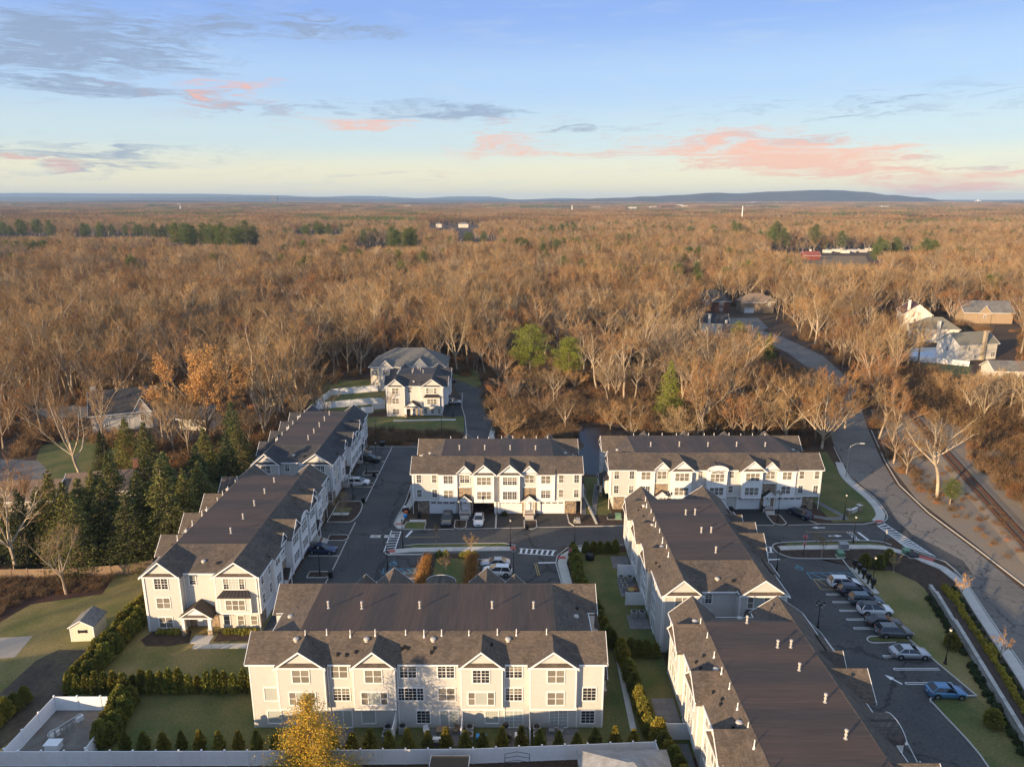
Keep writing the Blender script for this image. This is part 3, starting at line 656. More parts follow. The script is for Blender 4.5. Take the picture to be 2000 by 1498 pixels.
# ---- railway
rp0, rp1 = gp(2040, 1105), gp(1800, 835)
A, B_ = Vector(rp0), Vector(rp1); dr = (B_ - A).normalized(); nr = Vector((-dr.y, dr.x))
A = A - dr * 14; B_ = B_ + dr * 40; Lr = (B_ - A).length
sheet('railway_bed', P((1700, 800), (1735, 905), (1790, 975), (1900, 1060), (2060, 1190), (2100, 960), (1900, 830), (1790, 790)), 0.010, M_BALLAST)
bed = MB(); bed.T = lambda x, y, z: (A.x + dr.x * x - nr.x * y, A.y + dr.y * x - nr.y * y, z)
bed.add([(0, -3, 0.01), (Lr, -3, 0.01), (Lr, -1.7, .3), (0, -1.7, .3), (0, 1.7, .3), (Lr, 1.7, .3), (Lr, 3, .01), (0, 3, .01)], [(0, 1, 2, 3), (3, 2, 5, 4), (4, 5, 6, 7)])
track = empty('railway_track', (A.x, A.y, 0), math.atan2(dr.y, dr.x)); tag(track, 'rusty single railway track on pale ballast right of the curving road', 'railway track')
bedo = MB(); bedo.add([(0, -3, 0.012), (Lr, -3, 0.012), (Lr, -1.7, .3), (0, -1.7, .3), (0, 1.7, .3), (Lr, 1.7, .3), (Lr, 3, .012), (0, 3, .012)], [(0, 1, 2, 3), (3, 2, 5, 4), (4, 5, 6, 7)]); bedo.build('ballast_bed', M_BALLAST, track)
for s in (-0.75, 0.75):
    r = MB(); r.box(0, Lr, s - .04, s + .04, .42, .55); r.box(0, Lr, s - .09, s + .09, .385, .42); r.build('rail', M_RUST, track)
tie = MB().box(-.12, .12, -1.3, 1.3, .302, .385).mesh('sleeper', M_TIE)
for k in range(int(Lr / 0.62)): inst('sleeper', tie, track, (0.3 + k * .62, 0, 0))
r = MB(); r.box(0, Lr, -4.3, -4.22, .06, .2); r.box(0, Lr, -2.9, -2.82, .05, .16); 
# ---- retaining wall of pale blocks on the right, and the bank behind it
wp = [(62.6, 95.6), (61.9, 92.5), (58.4, 78.8), (55.2, 66.3), (51.0, 50.0), (48, 40)]
seg_pts = []
for i in range(len(wp) - 1):
    a, b = Vector(wp[i]), Vector(wp[i + 1]); n = max(1, round((b - a).length / 0.72))
    for k in range(n): seg_pts.append((a.lerp(b, (k + .5) / n), math.atan2((b - a).y, (b - a).x)))
rw = empty('retaining_wall', (wp[0][0], wp[0][1], 0), 0, 'pale concrete block retaining wall stepping down beside the lawn', 'retaining wall')
blk = MB().box(-.345, .345, -.2, .2, 0, .27).mesh('block', M_BLOCK); capm = MB().box(-.355, .355, -.24, .24, 0, .09).mesh('capstone', M_BLOCK)
N_ = len(seg_pts)
for k, (p, a) in enumerate(seg_pts):
    rows = 2 if k < 3 else (3 if k < 14 else 4)
    for r_ in range(rows):
        o = inst('block', blk, rw, (p.x - wp[0][0] + .04 * r_ * math.sin(a) * -1 + random.uniform(-.015, .015), p.y - wp[0][1], r_ * .285), a)
    inst('capstone', capm, rw, (p.x - wp[0][0], p.y - wp[0][1], rows * .285), a)
bank = MB(); bv = [(62.9, 95.6, .05), (62.2, 92.5, .9), (58.8, 78.8, 1.1), (55.6, 66.3, 1.1), (51.4, 50, 1.1), (48.4, 40, 1.1)]
bo = [(66.9, 96.6, .10), (64.9, 89.0, .10), (61.1, 74.8, .10), (57.9, 64.5, .10), (54.4, 53.2, .10), (50.6, 41.5, .10)]
for i in range(5): bank.add([bv[i], bo[i], bo[i + 1], bv[i + 1]], [(0, 1, 2, 3)])
tag(bank.build('planted_bank', M_MULCH), kind='structure')
for i, (px, py, par) in enumerate(((640, 1000, main_lot), (770, 1052, main_lot), (1010, 1060, lane), (1300, 1030, lane), (1530, 1100, east_lot), (1660, 1250, east_lot), (745, 915, main_lot))):
    x, y = gp(px, py); MB().box(x - .45, x + .45, y - .3, y + .3, 0, .045).build('drain_grate', M_METROOF, par)
# ================================================================ townhouse rows
ZE, Z2, RF, RG, RISE = 8.3, 2.8, 2.95, 2.45, 2.1
WM = {}
def once(key, fn):
    if key not in WM: WM[key] = fn()
    return WM[key]
def frame_mesh(w, h, mull, depth=0.07, t=0.11):
    def f():
        b = MB()
        b.box(-w / 2 - t, -w / 2, -depth, 0.01, -t, h + t); b.box(w / 2, w / 2 + t, -depth, 0.01, -t, h + t)
        b.box(-w / 2, w / 2, -depth, 0.01, h, h + t * 1.15); b.box(-w / 2, w / 2, -depth - .03, 0.01, -t, 0)
        for x in mull: b.box(x - .045, x + .045, -depth + .01, 0.01, 0, h)
        return b.mesh('window', M_TRIM)
    return once(('f', w, h, tuple(mull)), f)
def pane_mesh(w, h, m): return once(('p', w, h, m.name), lambda: MB().box(-w / 2, w / 2, -.022, .008, 0, h).mesh('pane', m))
def rail_mesh(w): return once(('r', w), lambda: MB().box(-w / 2, w / 2, -.045, 0, -.03, .03).mesh('sash_rail', M_TRIM))
def grille_mesh(w, h, nx, nz):
    def f():
        b = MB()
        for i in range(1, nx): x = -w / 2 + w * i / nx; b.box(x - .016, x + .016, -.034, -.0235, 0, h)
        for i in range(1, nz): z = h * i / nz; b.box(-w / 2, w / 2, -.035, -.0232, z - .016, z + .016)
        return b.mesh('grille', M_TRIM)
    return once(('g', w, h, nx, nz), f)
KINDS = {'D': (1.75, 1.5, [(-.4375, .83), (.4375, .83)]), 'S': (.85, 1.45, [(0, .85)]), 'T': (2.75, 1.5, [(-1.03, .66), (0, 1.28), (1.03, .66)]),
         'T3': (2.5, 1.45, [(-.84, .79), (0, .79), (.84, .79)]), 'W': (1.4, 1.55, [(0, 1.4)]), 'P': (1.9, 2.1, [(-.475, .91), (.475, .91)]),
         'N': (.8, 1.3, [(0, .8)]), 'D2': (1.65, 1.45, [(-.41, .78), (.41, .78)])}
def window(root, loc, rz, kind, style=None, rng=random):
    w, h, sash = KINDS[kind]
    mull = [(sash[i][0] + sash[i][1] / 2 + sash[i + 1][0] - sash[i + 1][1] / 2) / 2 for i in range(len(sash) - 1)]
    o = inst('sliding_door' if kind == 'P' else 'window', frame_mesh(w, h, mull), root, loc, rz)
    style = style if style is not None else rng.choice([0, 0, 1, 1, 1, 2, 2, 3, 3])
    for i, (x, sw) in enumerate(sash):
        single = kind in ('W',) or (kind == 'T' and i == 1) or kind == 'P'
        if single:
            m = {0: M_GLASS, 1: M_CURT, 2: M_CURT, 3: M_CURT}[style]
            inst('pane', pane_mesh(sw, h, m), o, (x, 0, 0))
            if style in (0, 2): inst('grille', grille_mesh(sw, h, 3 if sw > 1 else 2, 5 if kind == 'P' else 4), o, (x, 0, 0))
        else:
            mu, ml = {0: (M_GLASS, M_GLASS), 1: (M_BLIND, M_BLIND), 2: (M_BLIND, M_GLASS), 3: (M_BLIND, M_BLIND)}[style]
            inst('pane', pane_mesh(sw, h / 2, ml), o, (x, 0, 0)); inst('pane', pane_mesh(sw, h / 2, mu), o, (x, 0, h / 2))
            inst('sash_rail', rail_mesh(sw), o, (x, 0, h / 2))
            if style in (0, 2): inst('grille', grille_mesh(sw, h, 2, 4), o, (x, 0, 0))
    return o

class Face:
    """one side of a building: s runs left to right as seen from outside, n outwards"""
    def __init__(f, root, ox, oy, ang, length, mirror=False):
        f.root, f.ox, f.oy, f.a, f.L, f.mir = root, ox, oy, ang, length, mirror
        f.c, f.q = math.cos(ang), math.sin(ang)
    def S(f, s): return f.L - s if f.mir else s
    def pt(f, s, n, z=0.0):
        s = f.S(s); return (f.ox + s * f.c + n * f.q, f.oy + s * f.q - n * f.c, z)
    def mb(f): return MB(lambda s, n, z: f.pt(s, n, z))
    def win(f, s, z, kind, n=0.0, style=None):
        return window(f.root, f.pt(s, n, z), f.a, kind, style)
    def bx(f, name, m, *boxes):
        b = f.mb()
        for x in boxes: b.box(*x)
        return b.build(name, m, f.root)
def gable(F, s0, s1, nf, nb, ze, rise, shing, wallm, oh=0.35, so=0.25, skirt=True, name='gable_roof', trim=0.2, far=False):
    half = (s1 - s0) / 2; sm = (s0 + s1) / 2; k = rise / half; zl = ze - so * k; zr = ze + rise
    b = F.mb(); f1 = nf + oh
    b.slab([(s0 - so, f1, zl), (sm, f1, zr), (sm, nb, zr), (s0 - so, nb, zl)], .13)
    b.slab([(sm, f1, zr + .002), (s1 + so, f1, zl), (s1 + so, nb, zl), (sm, nb, zr + .002)], .13)
    r = b.build(name, shing, F.root)
    t = F.mb()
    t.add([(s0 - so, f1 + .004, zl), (sm, f1 + .004, zr), (sm, f1 + .06, zr), (s0 - so, f1 + .06, zl), (s0 - so, f1 + .004, zl - trim), (sm, f1 + .004, zr - trim), (sm, f1 + .06, zr - trim), (s0 - so, f1 + .06, zl - trim)],
          [(0, 3, 2, 1), (4, 5, 6, 7), (3, 7, 6, 2), (0, 1, 5, 4), (0, 4, 7, 3), (1, 2, 6, 5)])
    t.add([(s1 + so, f1 + .004, zl), (sm, f1 + .004, zr), (sm, f1 + .06, zr), (s1 + so, f1 + .06, zl), (s1 + so, f1 + .004, zl - trim), (sm, f1 + .004, zr - trim), (sm, f1 + .06, zr - trim), (s1 + so, f1 + .06, zl - trim)],
          [(0, 1, 2, 3), (4, 7, 6, 5), (3, 2, 6, 7), (0, 4, 5, 1), (0, 3, 7, 4), (1, 5, 6, 2)])
    t.box(s0 - so + .05, s1 + so - .05, f1 - .05, f1 + .03, ze - .2, ze - .04)
    t.build('rake_trim', M_TRIM, F.root)
    w = F.mb(); w.add([(s0, nf - .12, ze - .02), (s1, nf - .12, ze - .02), (sm, nf - .12, zr - .16), (s0, nf + .01, ze - .02), (s1, nf + .01, ze - .02), (sm, nf + .01, zr - .16)], [(0, 2, 1), (3, 4, 5), (0, 1, 4, 3), (1, 2, 5, 4), (2, 0, 3, 5)])
    w.build('gable_wall', wallm, F.root)
    if skirt:
        q = F.mb(); q.slab([(s0 + .02, f1 - .03, ze - .0), (s1 - .02, f1 - .03, ze - .0), (s1 - .4, nf + .012, ze + .30), (s0 + .4, nf + .012, ze + .30)], .06); q.build('skirt_roof', shing, F.root)
    return r
def downspout(F, s, n, z1=8.2, z0=0.1):
    b = F.mb(); b.box(s - .05, s + .05, n + .01, n + .11, z0, z1); return b.build('downspout', M_TRIM, F.root)
def corner(F, s0, s1, p, z0, z1, name='corner_board'):
    for s, d in ((s0, 1), (s1, -1)): F.bx(name, M_TRIM, (min(s - .02 * d, s + .12 * d), max(s - .02 * d, s + .12 * d), p - .1, p + .025, z0, z1))
def bay(F, s0, s1, p, z0, wallm, wins, gab=None, shing=None, z1=ZE):
    o = F.bx('bay', wallm, (s0, s1, -.05, p, z0, z1))
    F.bx('bay_skirt_trim', M_TRIM, (s0 - .02, s1 + .02, p - .1, p + .03, z0 - .02, z0 + .14), (s0 - .02, s1 + .02, 0.0, p - .1, z0 - .04, z0 - .002))
    corner(F, s0, s1, p, z0 + .14, z1)
    for s, z, k in wins: F.win(s, z, k, p)
    if gab:
        e, rise, inner = gab
        gable(F, s0 - e, s1 + e, p, -inner, z1, rise, shing, wallm)
    return o
def garage(F, s, n=-.6, w=4.7):
    fr = F.bx('garage_door', M_TRIM, (s - w / 2 - .14, s - w / 2, n, n + .1, 0, 2.42), (s + w / 2, s + w / 2 + .14, n, n + .1, 0, 2.42), (s - w / 2 - .14, s + w / 2 + .14, n, n + .1, 2.42, 2.62))
    pm = once(('gp', w), lambda: MB().box(-w / 2, w / 2, -.06, 0, 0, .585).mesh('door_panel', M_DOOR))
    lm = once('lite', lambda: MB().box(-.42, .42, -.03, 0, 0, .22).mesh('lite', M_GLASS))
    for k in range(4): inst('door_panel', pm, fr, F.pt(s, n, .01 + k * .6), F.a)
    for k in range(4): inst('lite', lm, fr, F.pt(s + (k - 1.5) * w / 4, n + .045, 2.02), F.a)
def portico(F, s, w, n0, n1, ze, rise, root, roofm=M_METROOF, cols=True, stonebase=True, braces=False):
    gable(F, s - w / 2, s + w / 2, n1 - .15, n0, ze, rise, roofm, M_TRIM, oh=.2, so=.2, skirt=stonebase, name='portico_roof', trim=.16)
    rb = F.mb(); half = w / 2; k = rise / half
    for sd in (-1, 1):                                               # standing seams
        for i in range(1, 7):
            n = n0 + (n1 - n0) * i / 7
            rb.bar((s, n, ze + rise + .02), (s + sd * (half + .2), n, ze - .2 * k + .02), .035)
    rb.build('standing_seam', roofm, F.root)
    F.bx('portico_beam', M_TRIM, (s - w / 2 + .05, s + w / 2 - .05, n1 - .45, n1 - .15, ze - .32, ze - .04), (s - w / 2 + .05, s - w / 2 + .3, n0, n1 - .45, ze - .32, ze - .04), (s + w / 2 - .3, s + w / 2 - .05, n0, n1 - .45, ze - .32, ze - .04))
    if cols:
        for sd in (-1, 1):
            x = s + sd * (w / 2 - .35)
            F.bx('column', M_TRIM, (x - .2, x + .2, n1 - .5, n1 - .1, .9, ze - .32))
            F.bx('column_base', M_STONE, (x - .3, x + .3, n1 - .6, n1, 0, .85)); F.bx('base_cap', M_CONC, (x - .33, x + .33, n1 - .63, n1 + .03, .85, .92))
def door(F, s, n, w=1.0, z=0.0, double=False, h=2.15):
    o = F.bx('door', M_DOOR, (s - w / 2, s + w / 2, n, n + .05, z, z + h))
    F.bx('door_frame', M_TRIM, (s - w / 2 - .12, s - w / 2, n, n + .08, z, z + h + .12), (s + w / 2, s + w / 2 + .12, n, n + .08, z, z + h + .12), (s - w / 2, s + w / 2, n, n + .08, z + h, z + h + .12))
    b = F.mb()
    if double: b.box(s - .012, s + .012, n + .05, n + .056, z, z + h); b.cur = 0
    b.box(s + w / 2 - .16, s + w / 2 - .1, n + .05, n + .11, z + .95, z + 1.05); b.build('handle', M_BLACK, o)
    lt = F.mb()
    for q in ((-1, 1) if double else (0,)):
        c = s + q * w / 4; lt.box(c - .12, c + .12, n + .05, n + .062, z + 1.3, z + 1.9)
    lt.build('door_light', M_BLIND, o)
def steps(F, s, n, z, cnt, w=1.6):
    for k in range(cnt):
        F.bx('step', M_CONC if k else M_BRICK, (s - w / 2, s + w / 2, n + k * .3, n + (k + 1) * .3, -.01, z * (cnt - k) / (cnt + 0.0)))

def vent_mesh(kind):
    def f():
        b = MB()
        if kind == 'stack': b._lathe((0, 0, 0), [(.24, -.05), (.24, .03), (.1, .06), (.1, .35), (.17, .4), (.17, .52), (.1, .56), (.1, .78), (.2, .82), (.2, 1.0), (.05, 1.05)], 10); return b.mesh('vent_stack', M_VENT)
        if kind == 'pipe': b._lathe((0, 0, 0), [(.16, -.25), (.12, .05), (.065, .1), (.065, .78)], 8); return b.mesh('vent_pipe', M_TRIM)
        if kind == 'dome': b._lathe((0, 0, 0), [(.30, -.25), (.30, .02), (.42, .08), (.42, .14), (.36, .26), (.2, .34), (.02, .37)], 14); return b.mesh('dome_vent', M_VENT)
        b.box(-.13, .13, -.18, .18, -.15, .14); return b.mesh('roof_vent', M_BLACK)
    return once(('v', kind), f)
VN = {'stack': 'vent_stack', 'pipe': 'vent_pipe', 'dome': 'dome_vent', 'box': 'roof_vent'}

def row(label, origin, rot, L, D, front, garden, group='white and grey townhouse rows', shing=None, deckm=None, zw=ZE, ends=(True, True), stacks=(), seed=1, open_garage=None):
    rnd = random.Random(seed); random.seed(seed)
    shing = shing or M_SHING; deckm = deckm or M_DECK
    R = empty('townhouse_row', (*origin, 0), rot, label, 'townhouse row', group)
    R.rotation_euler = (0, 0, rot)
    FF = Face(R, 0, 0, 0, L); GF = Face(R, L, D, math.pi, L)
    NE = Face(R, 0, D, -math.pi / 2, D); FE = Face(R, L, 0, math.pi / 2, D, mirror=True)
    zr = ZE + RISE
    # walls
    gb = []
    if open_garage: a, c = open_garage; gb = [(1.2, a, .6, D - .004, 0, Z2), (c, L - 1.2, .6, D - .004, 0, Z2), (a, c, 7, D - .004, 0, Z2)]
    else: gb = [(1.2, L - 1.2, .6, D - .004, 0, Z2)]
    b = MB()
    for g in gb: b.box(*g)
    for u0, u1 in ((.8, 1.2), (L - 1.2, L - .8)): b.box(u0, u1, .6, 6.1, 0, Z2)
    b.build('ground_wall', M_GREY, R)
    b = MB(); b.box(1.2, L - 1.2, 0, D, Z2, ZE - .05)
    for u0, u1 in ((0, 1.2), (L - 1.2, L)): b.box(u0, u1, 0, 6.1, Z2, ZE - .05); b.box(u0, u1, D - 4.9, D, 0, ZE - .05)
    b.build('upper_wall', M_GREY, R)
    FF.bx('belt_trim', M_TRIM, (0, L, 0.0, .05, Z2 - .02, Z2 + .16))
    # roofs
    gable(NE, 0, 2 * RG, 0, -(L + .35), ZE, RISE, shing, M_GREY, name='roof')
    gable(NE, D - 2 * RF, D, 0, -(L + .35), ZE, RISE, shing, M_GREY, name='roof')
    for s0, s1 in ((0, 2 * RG), (D - 2 * RF, D)):
        sm = (s0 + s1) / 2
        w = FE.mb(); w.add([(s0, -.12, ZE - .02), (s1, -.12, ZE - .02), (sm, -.12, zr - .16), (s0, .01, ZE - .02), (s1, .01, ZE - .02), (sm, .01, zr - .16)], [(0, 2, 1), (3, 4, 5), (0, 1, 4, 3), (1, 2, 5, 4), (2, 0, 3, 5)]); w.build('gable_wall', M_GREY, R)
        t = FE.mb(); k = RISE / (sm - s0)
        t.bar((s0 - .25, .38, ZE - .25 * k - .08), (sm, .38, zr - .08), .05, .2); t.build('rake_trim', M_TRIM, R); t = FE.mb(); t.bar((s1 + .25, .38, ZE - .25 * k - .08), (sm, .381, zr - .08), .05, .2); t.build('rake_trim', M_TRIM, R)
        q = FE.mb(); q.slab([(s0 + .02, .31, ZE), (s1 - .02, .31, ZE), (s1 - .4, .012, ZE + .3), (s0 + .4, .012, ZE + .3)], .06); q.build('skirt_roof', shing, R)
    MB().box(5.0, L - 5.0, RF, D - RG, zr - .35, zr - .02).build('roof_deck', deckm, R)
    for F in (NE, FE):
        q = F.mb(); q.slab([(RG, -.78, ZE - .10), (D - RF, -.78, ZE - .10), (D - RF, -5.05, zr - .035), (RG, -5.05, zr - .035)], .16); q.build('end_roof', shing, R)
        F.bx('gutter', M_TRIM, (2 * RG + .2, D - 2 * RF - .2, -.78, -.70, ZE - .27, ZE - .11))
    for F in (FF, GF): F.bx('gutter', M_TRIM, (-.3, L + .3, .26, .34, ZE - .36, ZE - .2), (-.1, L + .1, -.02, .265, ZE - .23, ZE - .205))
    for F in (FF, GF): corner(F, 0, L, 0, Z2 + .16 if F is FF else 0, ZE - .36)
    # ends
    for F in (NE, FE):
        for z in (.6, 3.5, 6.35): F.win(2.45, z, 'D')
        corner(F, 0, 4.9, 0, 0, ZE - .2); corner(F, D - 5.9, D, 0, Z2, ZE - .2)
        F.win(6.1, 6.35, 'N', -1.2, 2); F.win(12.1, 6.35, 'T', 0)
        F.bx('box_bay', M_GREY, (10.2, 14.3, -.05, .55, 3.0, 5.5)); corner(F, 10.2, 14.3, .55, 3.0, 5.5); F.win(12.25, 3.55, 'T3', .55)
        F.bx('bay_skirt_trim', M_TRIM, (10.15, 14.35, .45, .6, 2.94, 3.1))
        q = F.mb(); q.slab([(9.95, .85, 5.5), (14.55, .85, 5.5), (13.9, .0, 6.15), (10.6, .0, 6.15)], .08)
        for i in range(9): x = 10.1 + i * .54; q.bar((x, .86, 5.53), (max(10.65, min(13.85, 10.6 + (x - 9.95) / 4.6 * 3.3)), .02, 6.18), .035)
        q.build('bay_roof', M_METROOF, R)
        for s in (10.3, 12.2, 14.0): F.win(s, .55, 'N', -.8, 1)
        F.bx('soffit_trim', M_TRIM, (D - 5.9, D, -.05, .03, Z2 - .1, Z2 + .06))
        F.bx('stone_wall', M_STONE, (5.0, 6.1, -1.25, -1.05, 0, 2.7), (7.7, 9.1, -1.25, -1.05, 0, 2.7))
        door(F, 6.9, -1.2, 1.4, .05, True); portico(F, 6.95, 4.2, -1.2, 1.1, 2.75, 1.45, R)
        downspout(F, .25, .0); downspout(F, 5.05, -1.05 + .0); downspout(F, D - .3, 0)
    # garden side
    for it in garden:
        k = it[0]
        if k == 'bay':
            _, s0, s1, wins = it; bay(GF, s0, s1, .7, Z2, M_GREY, wins, (0.0, RISE * .9, RG - .3), shing); downspout(GF, s1 + .16, 0, 8.0)
        elif k == 'win': GF.win(it[1], it[2], it[3])
        elif k == 'wing':
            GF.bx('privacy_screen', M_VINYL, (it[1] - .04, it[1] + .04, .01, 2.6, 0, 2.0)); GF.bx('screen_post', M_VINYL, (it[1] - .08, it[1] + .08, 2.6, 2.76, 0, 2.1))
    # street side
    for it in front:
        k, s0, s1 = it[:3]; sm = (s0 + s1) / 2
        if k == 'white':
            bay(FF, s0, s1, .35, Z2, M_WHITEB, [(sm, 6.35, 'D2'), (sm, 3.5, 'D2')])
            q = FF.mb(); q.slab([(s0 - .1, .75, ZE - .22), (s1 + .1, .75, ZE - .22), (s1 + .1, -.4, ZE + .48), (s0 - .1, -.4, ZE + .48)], .1); q.build('bay_roof', shing, R)
            FF.bx('gutter', M_TRIM, (s0 - .1, s1 + .1, .75, .82, ZE - .36, ZE - .2))
        elif k == 'gable': bay(FF, s0, s1, .95, Z2, M_WHITEB, [(sm, 6.3, 'T3'), (sm, 3.5, 'T3')], (.45, RISE * .93, RF - .1), shing)
        elif k == 'entry':
            FF.win(sm, 6.35, 'D2', .06); FF.bx('stone_wall', M_STONE, (s0 + .05, s1 - .05, -.05, .10, Z2 + .1, 5.4)); FF.bx('belt_trim', M_TRIM, (s0, s1, .0, .16, 5.4, 5.55))
            FF.bx('stone_wall', M_STONE, (s0 - .1, s1 + .1, -.62, -.45, 0, Z2 - .06))
            gable(FF, s0 - .35, s1 + .35, .12, -(RF - .4), ZE - .05, 1.55, shing, M_WHITEB, skirt=False)
            door(FF, sm, -.47, 1.1, .75); portico(FF, sm, 2.3, -.4, 1.1, 3.25, .95, R, stonebase=False, cols=False)
            FF.bx('portico_post', M_TRIM, (sm - .98, sm - .84, .72, .86, .7, 2.95), (sm + .84, sm + .98, .72, .86, .7, 2.95))
            FF.bx('landing', M_CONC, (sm - 1.1, sm + 1.1, -.45, .95, -.01, .72)); steps(FF, sm, .95, .6, 4)
        elif k == 'end': FF.win(s0 + 1.1, 6.35, 'S'); FF.win(s0 + 1.1, 3.5, 'S'); FF.win(s1 - .8, 6.35, 'S'); FF.win(s1 - .8, 3.5, 'S')
        elif k == 'small': FF.win(sm, 6.5, 'N'); FF.win(sm, 3.6, 'N')
        elif k == 'stone': FF.bx('stone_wall', M_STONE, (s0, s1, -.63, -.5, 0, Z2 - .06))
        elif k == 'garage': garage(FF, sm, -.6, s1 - s0)
        elif k == 'opening': FF.bx('garage_opening_trim', M_TRIM, (s0 - .12, s0, -.72, -.5, 0, 2.42), (s1, s1 + .12, -.72, -.5, 0, 2.42), (s0 - .12, s1 + .12, -.72, -.5, 2.42, 2.64))
        elif k == 'post': FF.bx('wall_pier', M_TRIM, (s0, s1, -.6, -.35, 0, Z2 - .06))
        elif k == 'arch':
            bay(FF, s0, s1, .95, Z2, M_WHITEB, [(sm, 3.5, 'T3')])
            n = 12; hw = (s1 - s0) / 2; pts = [(sm - (hw + .12) * math.cos(math.pi * i / n), ZE - .1 + .95 * math.sin(math.pi * i / n)) for i in range(n + 1)]
            w = FF.mb(); m_ = len(pts); w.add([(x, .80, z) for x, z in pts] + [(x, .95, z) for x, z in pts], [tuple(range(m_ - 1, -1, -1)), tuple(range(m_, 2 * m_)), (0, m_ - 1, 2 * m_ - 1, m_)] + [(i, i + 1, m_ + i + 1, m_ + i) for i in range(m_ - 1)][::1])
            w.build('arch_wall', M_WHITEB, R)
            rf = FF.mb(); tr = FF.mb()
            for i in range(n):
                (x0, z0), (x1, z1) = pts[i], pts[i + 1]; rf.slab([(x0, 1.1, z0 + .12), (x1, 1.1, z1 + .12), (x1, -RF, z1 + .12), (x0, -RF, z0 + .12)], .1)
                tr.bar((x0, 1.13, z0 + .04), (x1, 1.13, z1 + .04), .05, .26)
            rf.build('arch_roof', shing, R); tr.build('arch_trim', M_TRIM, R)
            F = FF; w_, h_ = 2.5, 1.0
            o = FF.win(sm, 6.15, 'T3', .95)
            fan = FF.mb(); fp = [(sm - 1.25 * math.cos(math.pi * i / 10), 7.75 + .6 * math.sin(math.pi * i / 10)) for i in range(11)]
            fan.add([(x, .955, z) for x, z in fp] + [(x, .985, z) for x, z in fp], [tuple(range(10, -1, -1)), tuple(range(11, 22)), (0, 10, 21, 11)] + [(i, i + 1, 12 + i, 11 + i) for i in range(10)])
            fo = fan.build('fan_light', M_BLIND, R)
            ft = FF.mb()
            for i in range(10): (x0, z0), (x1, z1) = fp[i], fp[i + 1]; ft.bar((x0, .99, z0), (x1, .99, z1), .1, .08)
            for i in (3, 5, 7): ft.bar((sm, .99, 7.75), (fp[i][0], .99, fp[i][1]), .04)
            ft.build('glazing_bar', M_TRIM, fo)
    for s in (0.2, L - 0.2): downspout(FF, s, 0, 8.0, 2.9)
    # vents: tall stacks along the deck, pipes and domes on the slopes
    for u, v in stacks: inst('vent_stack', vent_mesh('stack'), R, (u, v, zr - .02), 0, (.8, .8, rnd.uniform(.8, .95)))
    n = int(L / 3.3)
    for i in range(n):
        u = 5.5 + (L - 10) * (i + rnd.uniform(.2, .8)) / n
        inst('vent_pipe', vent_mesh('pipe'), R, (u, D - RG + rnd.uniform(.25, .5), zr - .3), 0, (.8, .8, rnd.uniform(.75, 1.0)))
        if i % 3 == 1: inst('dome_vent', vent_mesh('dome'), R, (u + .9, D - RG + .75, zr - .60), 0, (.8, .8, .8))
        if i % 2 == 0:
            for q in range(rnd.randint(1, 3)):
                vv = rnd.uniform(1.0, 2.0); inst('roof_vent', vent_mesh('box'), R, (u + rnd.uniform(-1.2, 1.2), D - RG + vv, zr - vv * RISE / RG))
    for uu in (2.4, L - 2.4):
        vv = D / 2 + .4; zz = ZE - .1 + (min(uu, L - uu) - .78) / 4.27 * (RISE + .07)
        inst('dome_vent', vent_mesh('dome'), R, (uu, vv, zz), 0, (.8, .8, .8)); inst('roof_vent', vent_mesh('box'), R, (uu - .3, vv - 2, zz))
    return R, FF, GF

def garden_A(L):
    g = [('win', 2.15, 3.5, 'W'), ('win', 2.3, .6, 'W'),
         ('bay', 3.2, 8.3, [(5.75, 6.25, 'D'), (5.75, 3.5, 'T')]), ('win', 5.0, .6, 'W'),
         ('win', 9.7, 6.35, 'D'), ('win', 9.8, 3.5, 'D'), ('win', 9.8, .06, 'P'),
         ('bay', 11.3, 15.8, [(13.5, 6.25, 'D'), (13.5, 3.5, 'T')]), ('win', 12.6, .6, 'W'), ('wing', 15.6),
         ('win', 17.1, 6.35, 'D'), ('win', 21.2, 6.35, 'D'), ('win', 17.3, 3.5, 'T'), ('win', 21.2, 3.5, 'D'), ('win', 18.6, .6, 'W'), ('win', 21.4, .06, 'P'),
         ('bay', 22.8, 27.3, [(25.0, 6.25, 'D'), (25.0, 3.5, 'T')]), ('win', 26.1, .6, 'W'), ('wing', 22.9),
         ('win', 28.5, 6.35, 'D'), ('win', 28.5, 3.5, 'D'), ('win', 28.5, .06, 'P'),
         ('bay', 30.2, 35.2, [(33.0, 6.25, 'D'), (33.0, 3.5, 'D')]), ('win', 33.4, .06, 'P'), ('wing', 30.2),
         ('win', 36.7, 3.5, 'W'), ('win', 36.6, .6, 'W')]
    return g
def garden_rep(L, n, off=3.0):
    g = []; st = (L - 6.0) / n
    for i in range(n):
        s = 3.0 + i * st
        g += [('bay', s, s + 4.4, [(s + 2.2, 6.25, 'D'), (s + 2.2, 3.5, 'D' if i % 2 else 'T')]), ('win', s + 1.4, .6, 'W')]
        if s + 7.2 < L: g += [('win', s + 5.9, 6.35, 'D'), ('win', s + 5.9, 3.5, 'D'), ('win', s + 6.0, .06, 'P')]
        if i: g.append(('wing', s - .1))
    return g
def front_half(mir, L):
    """one half of the street side: end section, white bay, entry, gabled bay, with its garages"""
    it = [('end', 0.1, 4.8), ('stone', 0.85, 2.9), ('white', 4.9, 8.2), ('garage', 3.1, 7.7), ('entry', 8.35, 10.75), ('gable', 11.3, 14.9), ('garage', 10.8, 15.0), ('post', 15.02, 15.3)]
    return [(k, L - b, L - a) if mir else (k, a, b) for k, a, b in it]
def front_pair(L): return front_half(False, L) + front_half(True, L)
def front_arch(L):
    m = L / 2
    return front_half(False, L) + front_half(True, L) + [('arch', m - 1.8, m + 1.8), ('small', m - 3.6, m - 2.2), ('small', m + 2.2, m + 3.6), ('garage', m - 2.3, m + 2.3)]
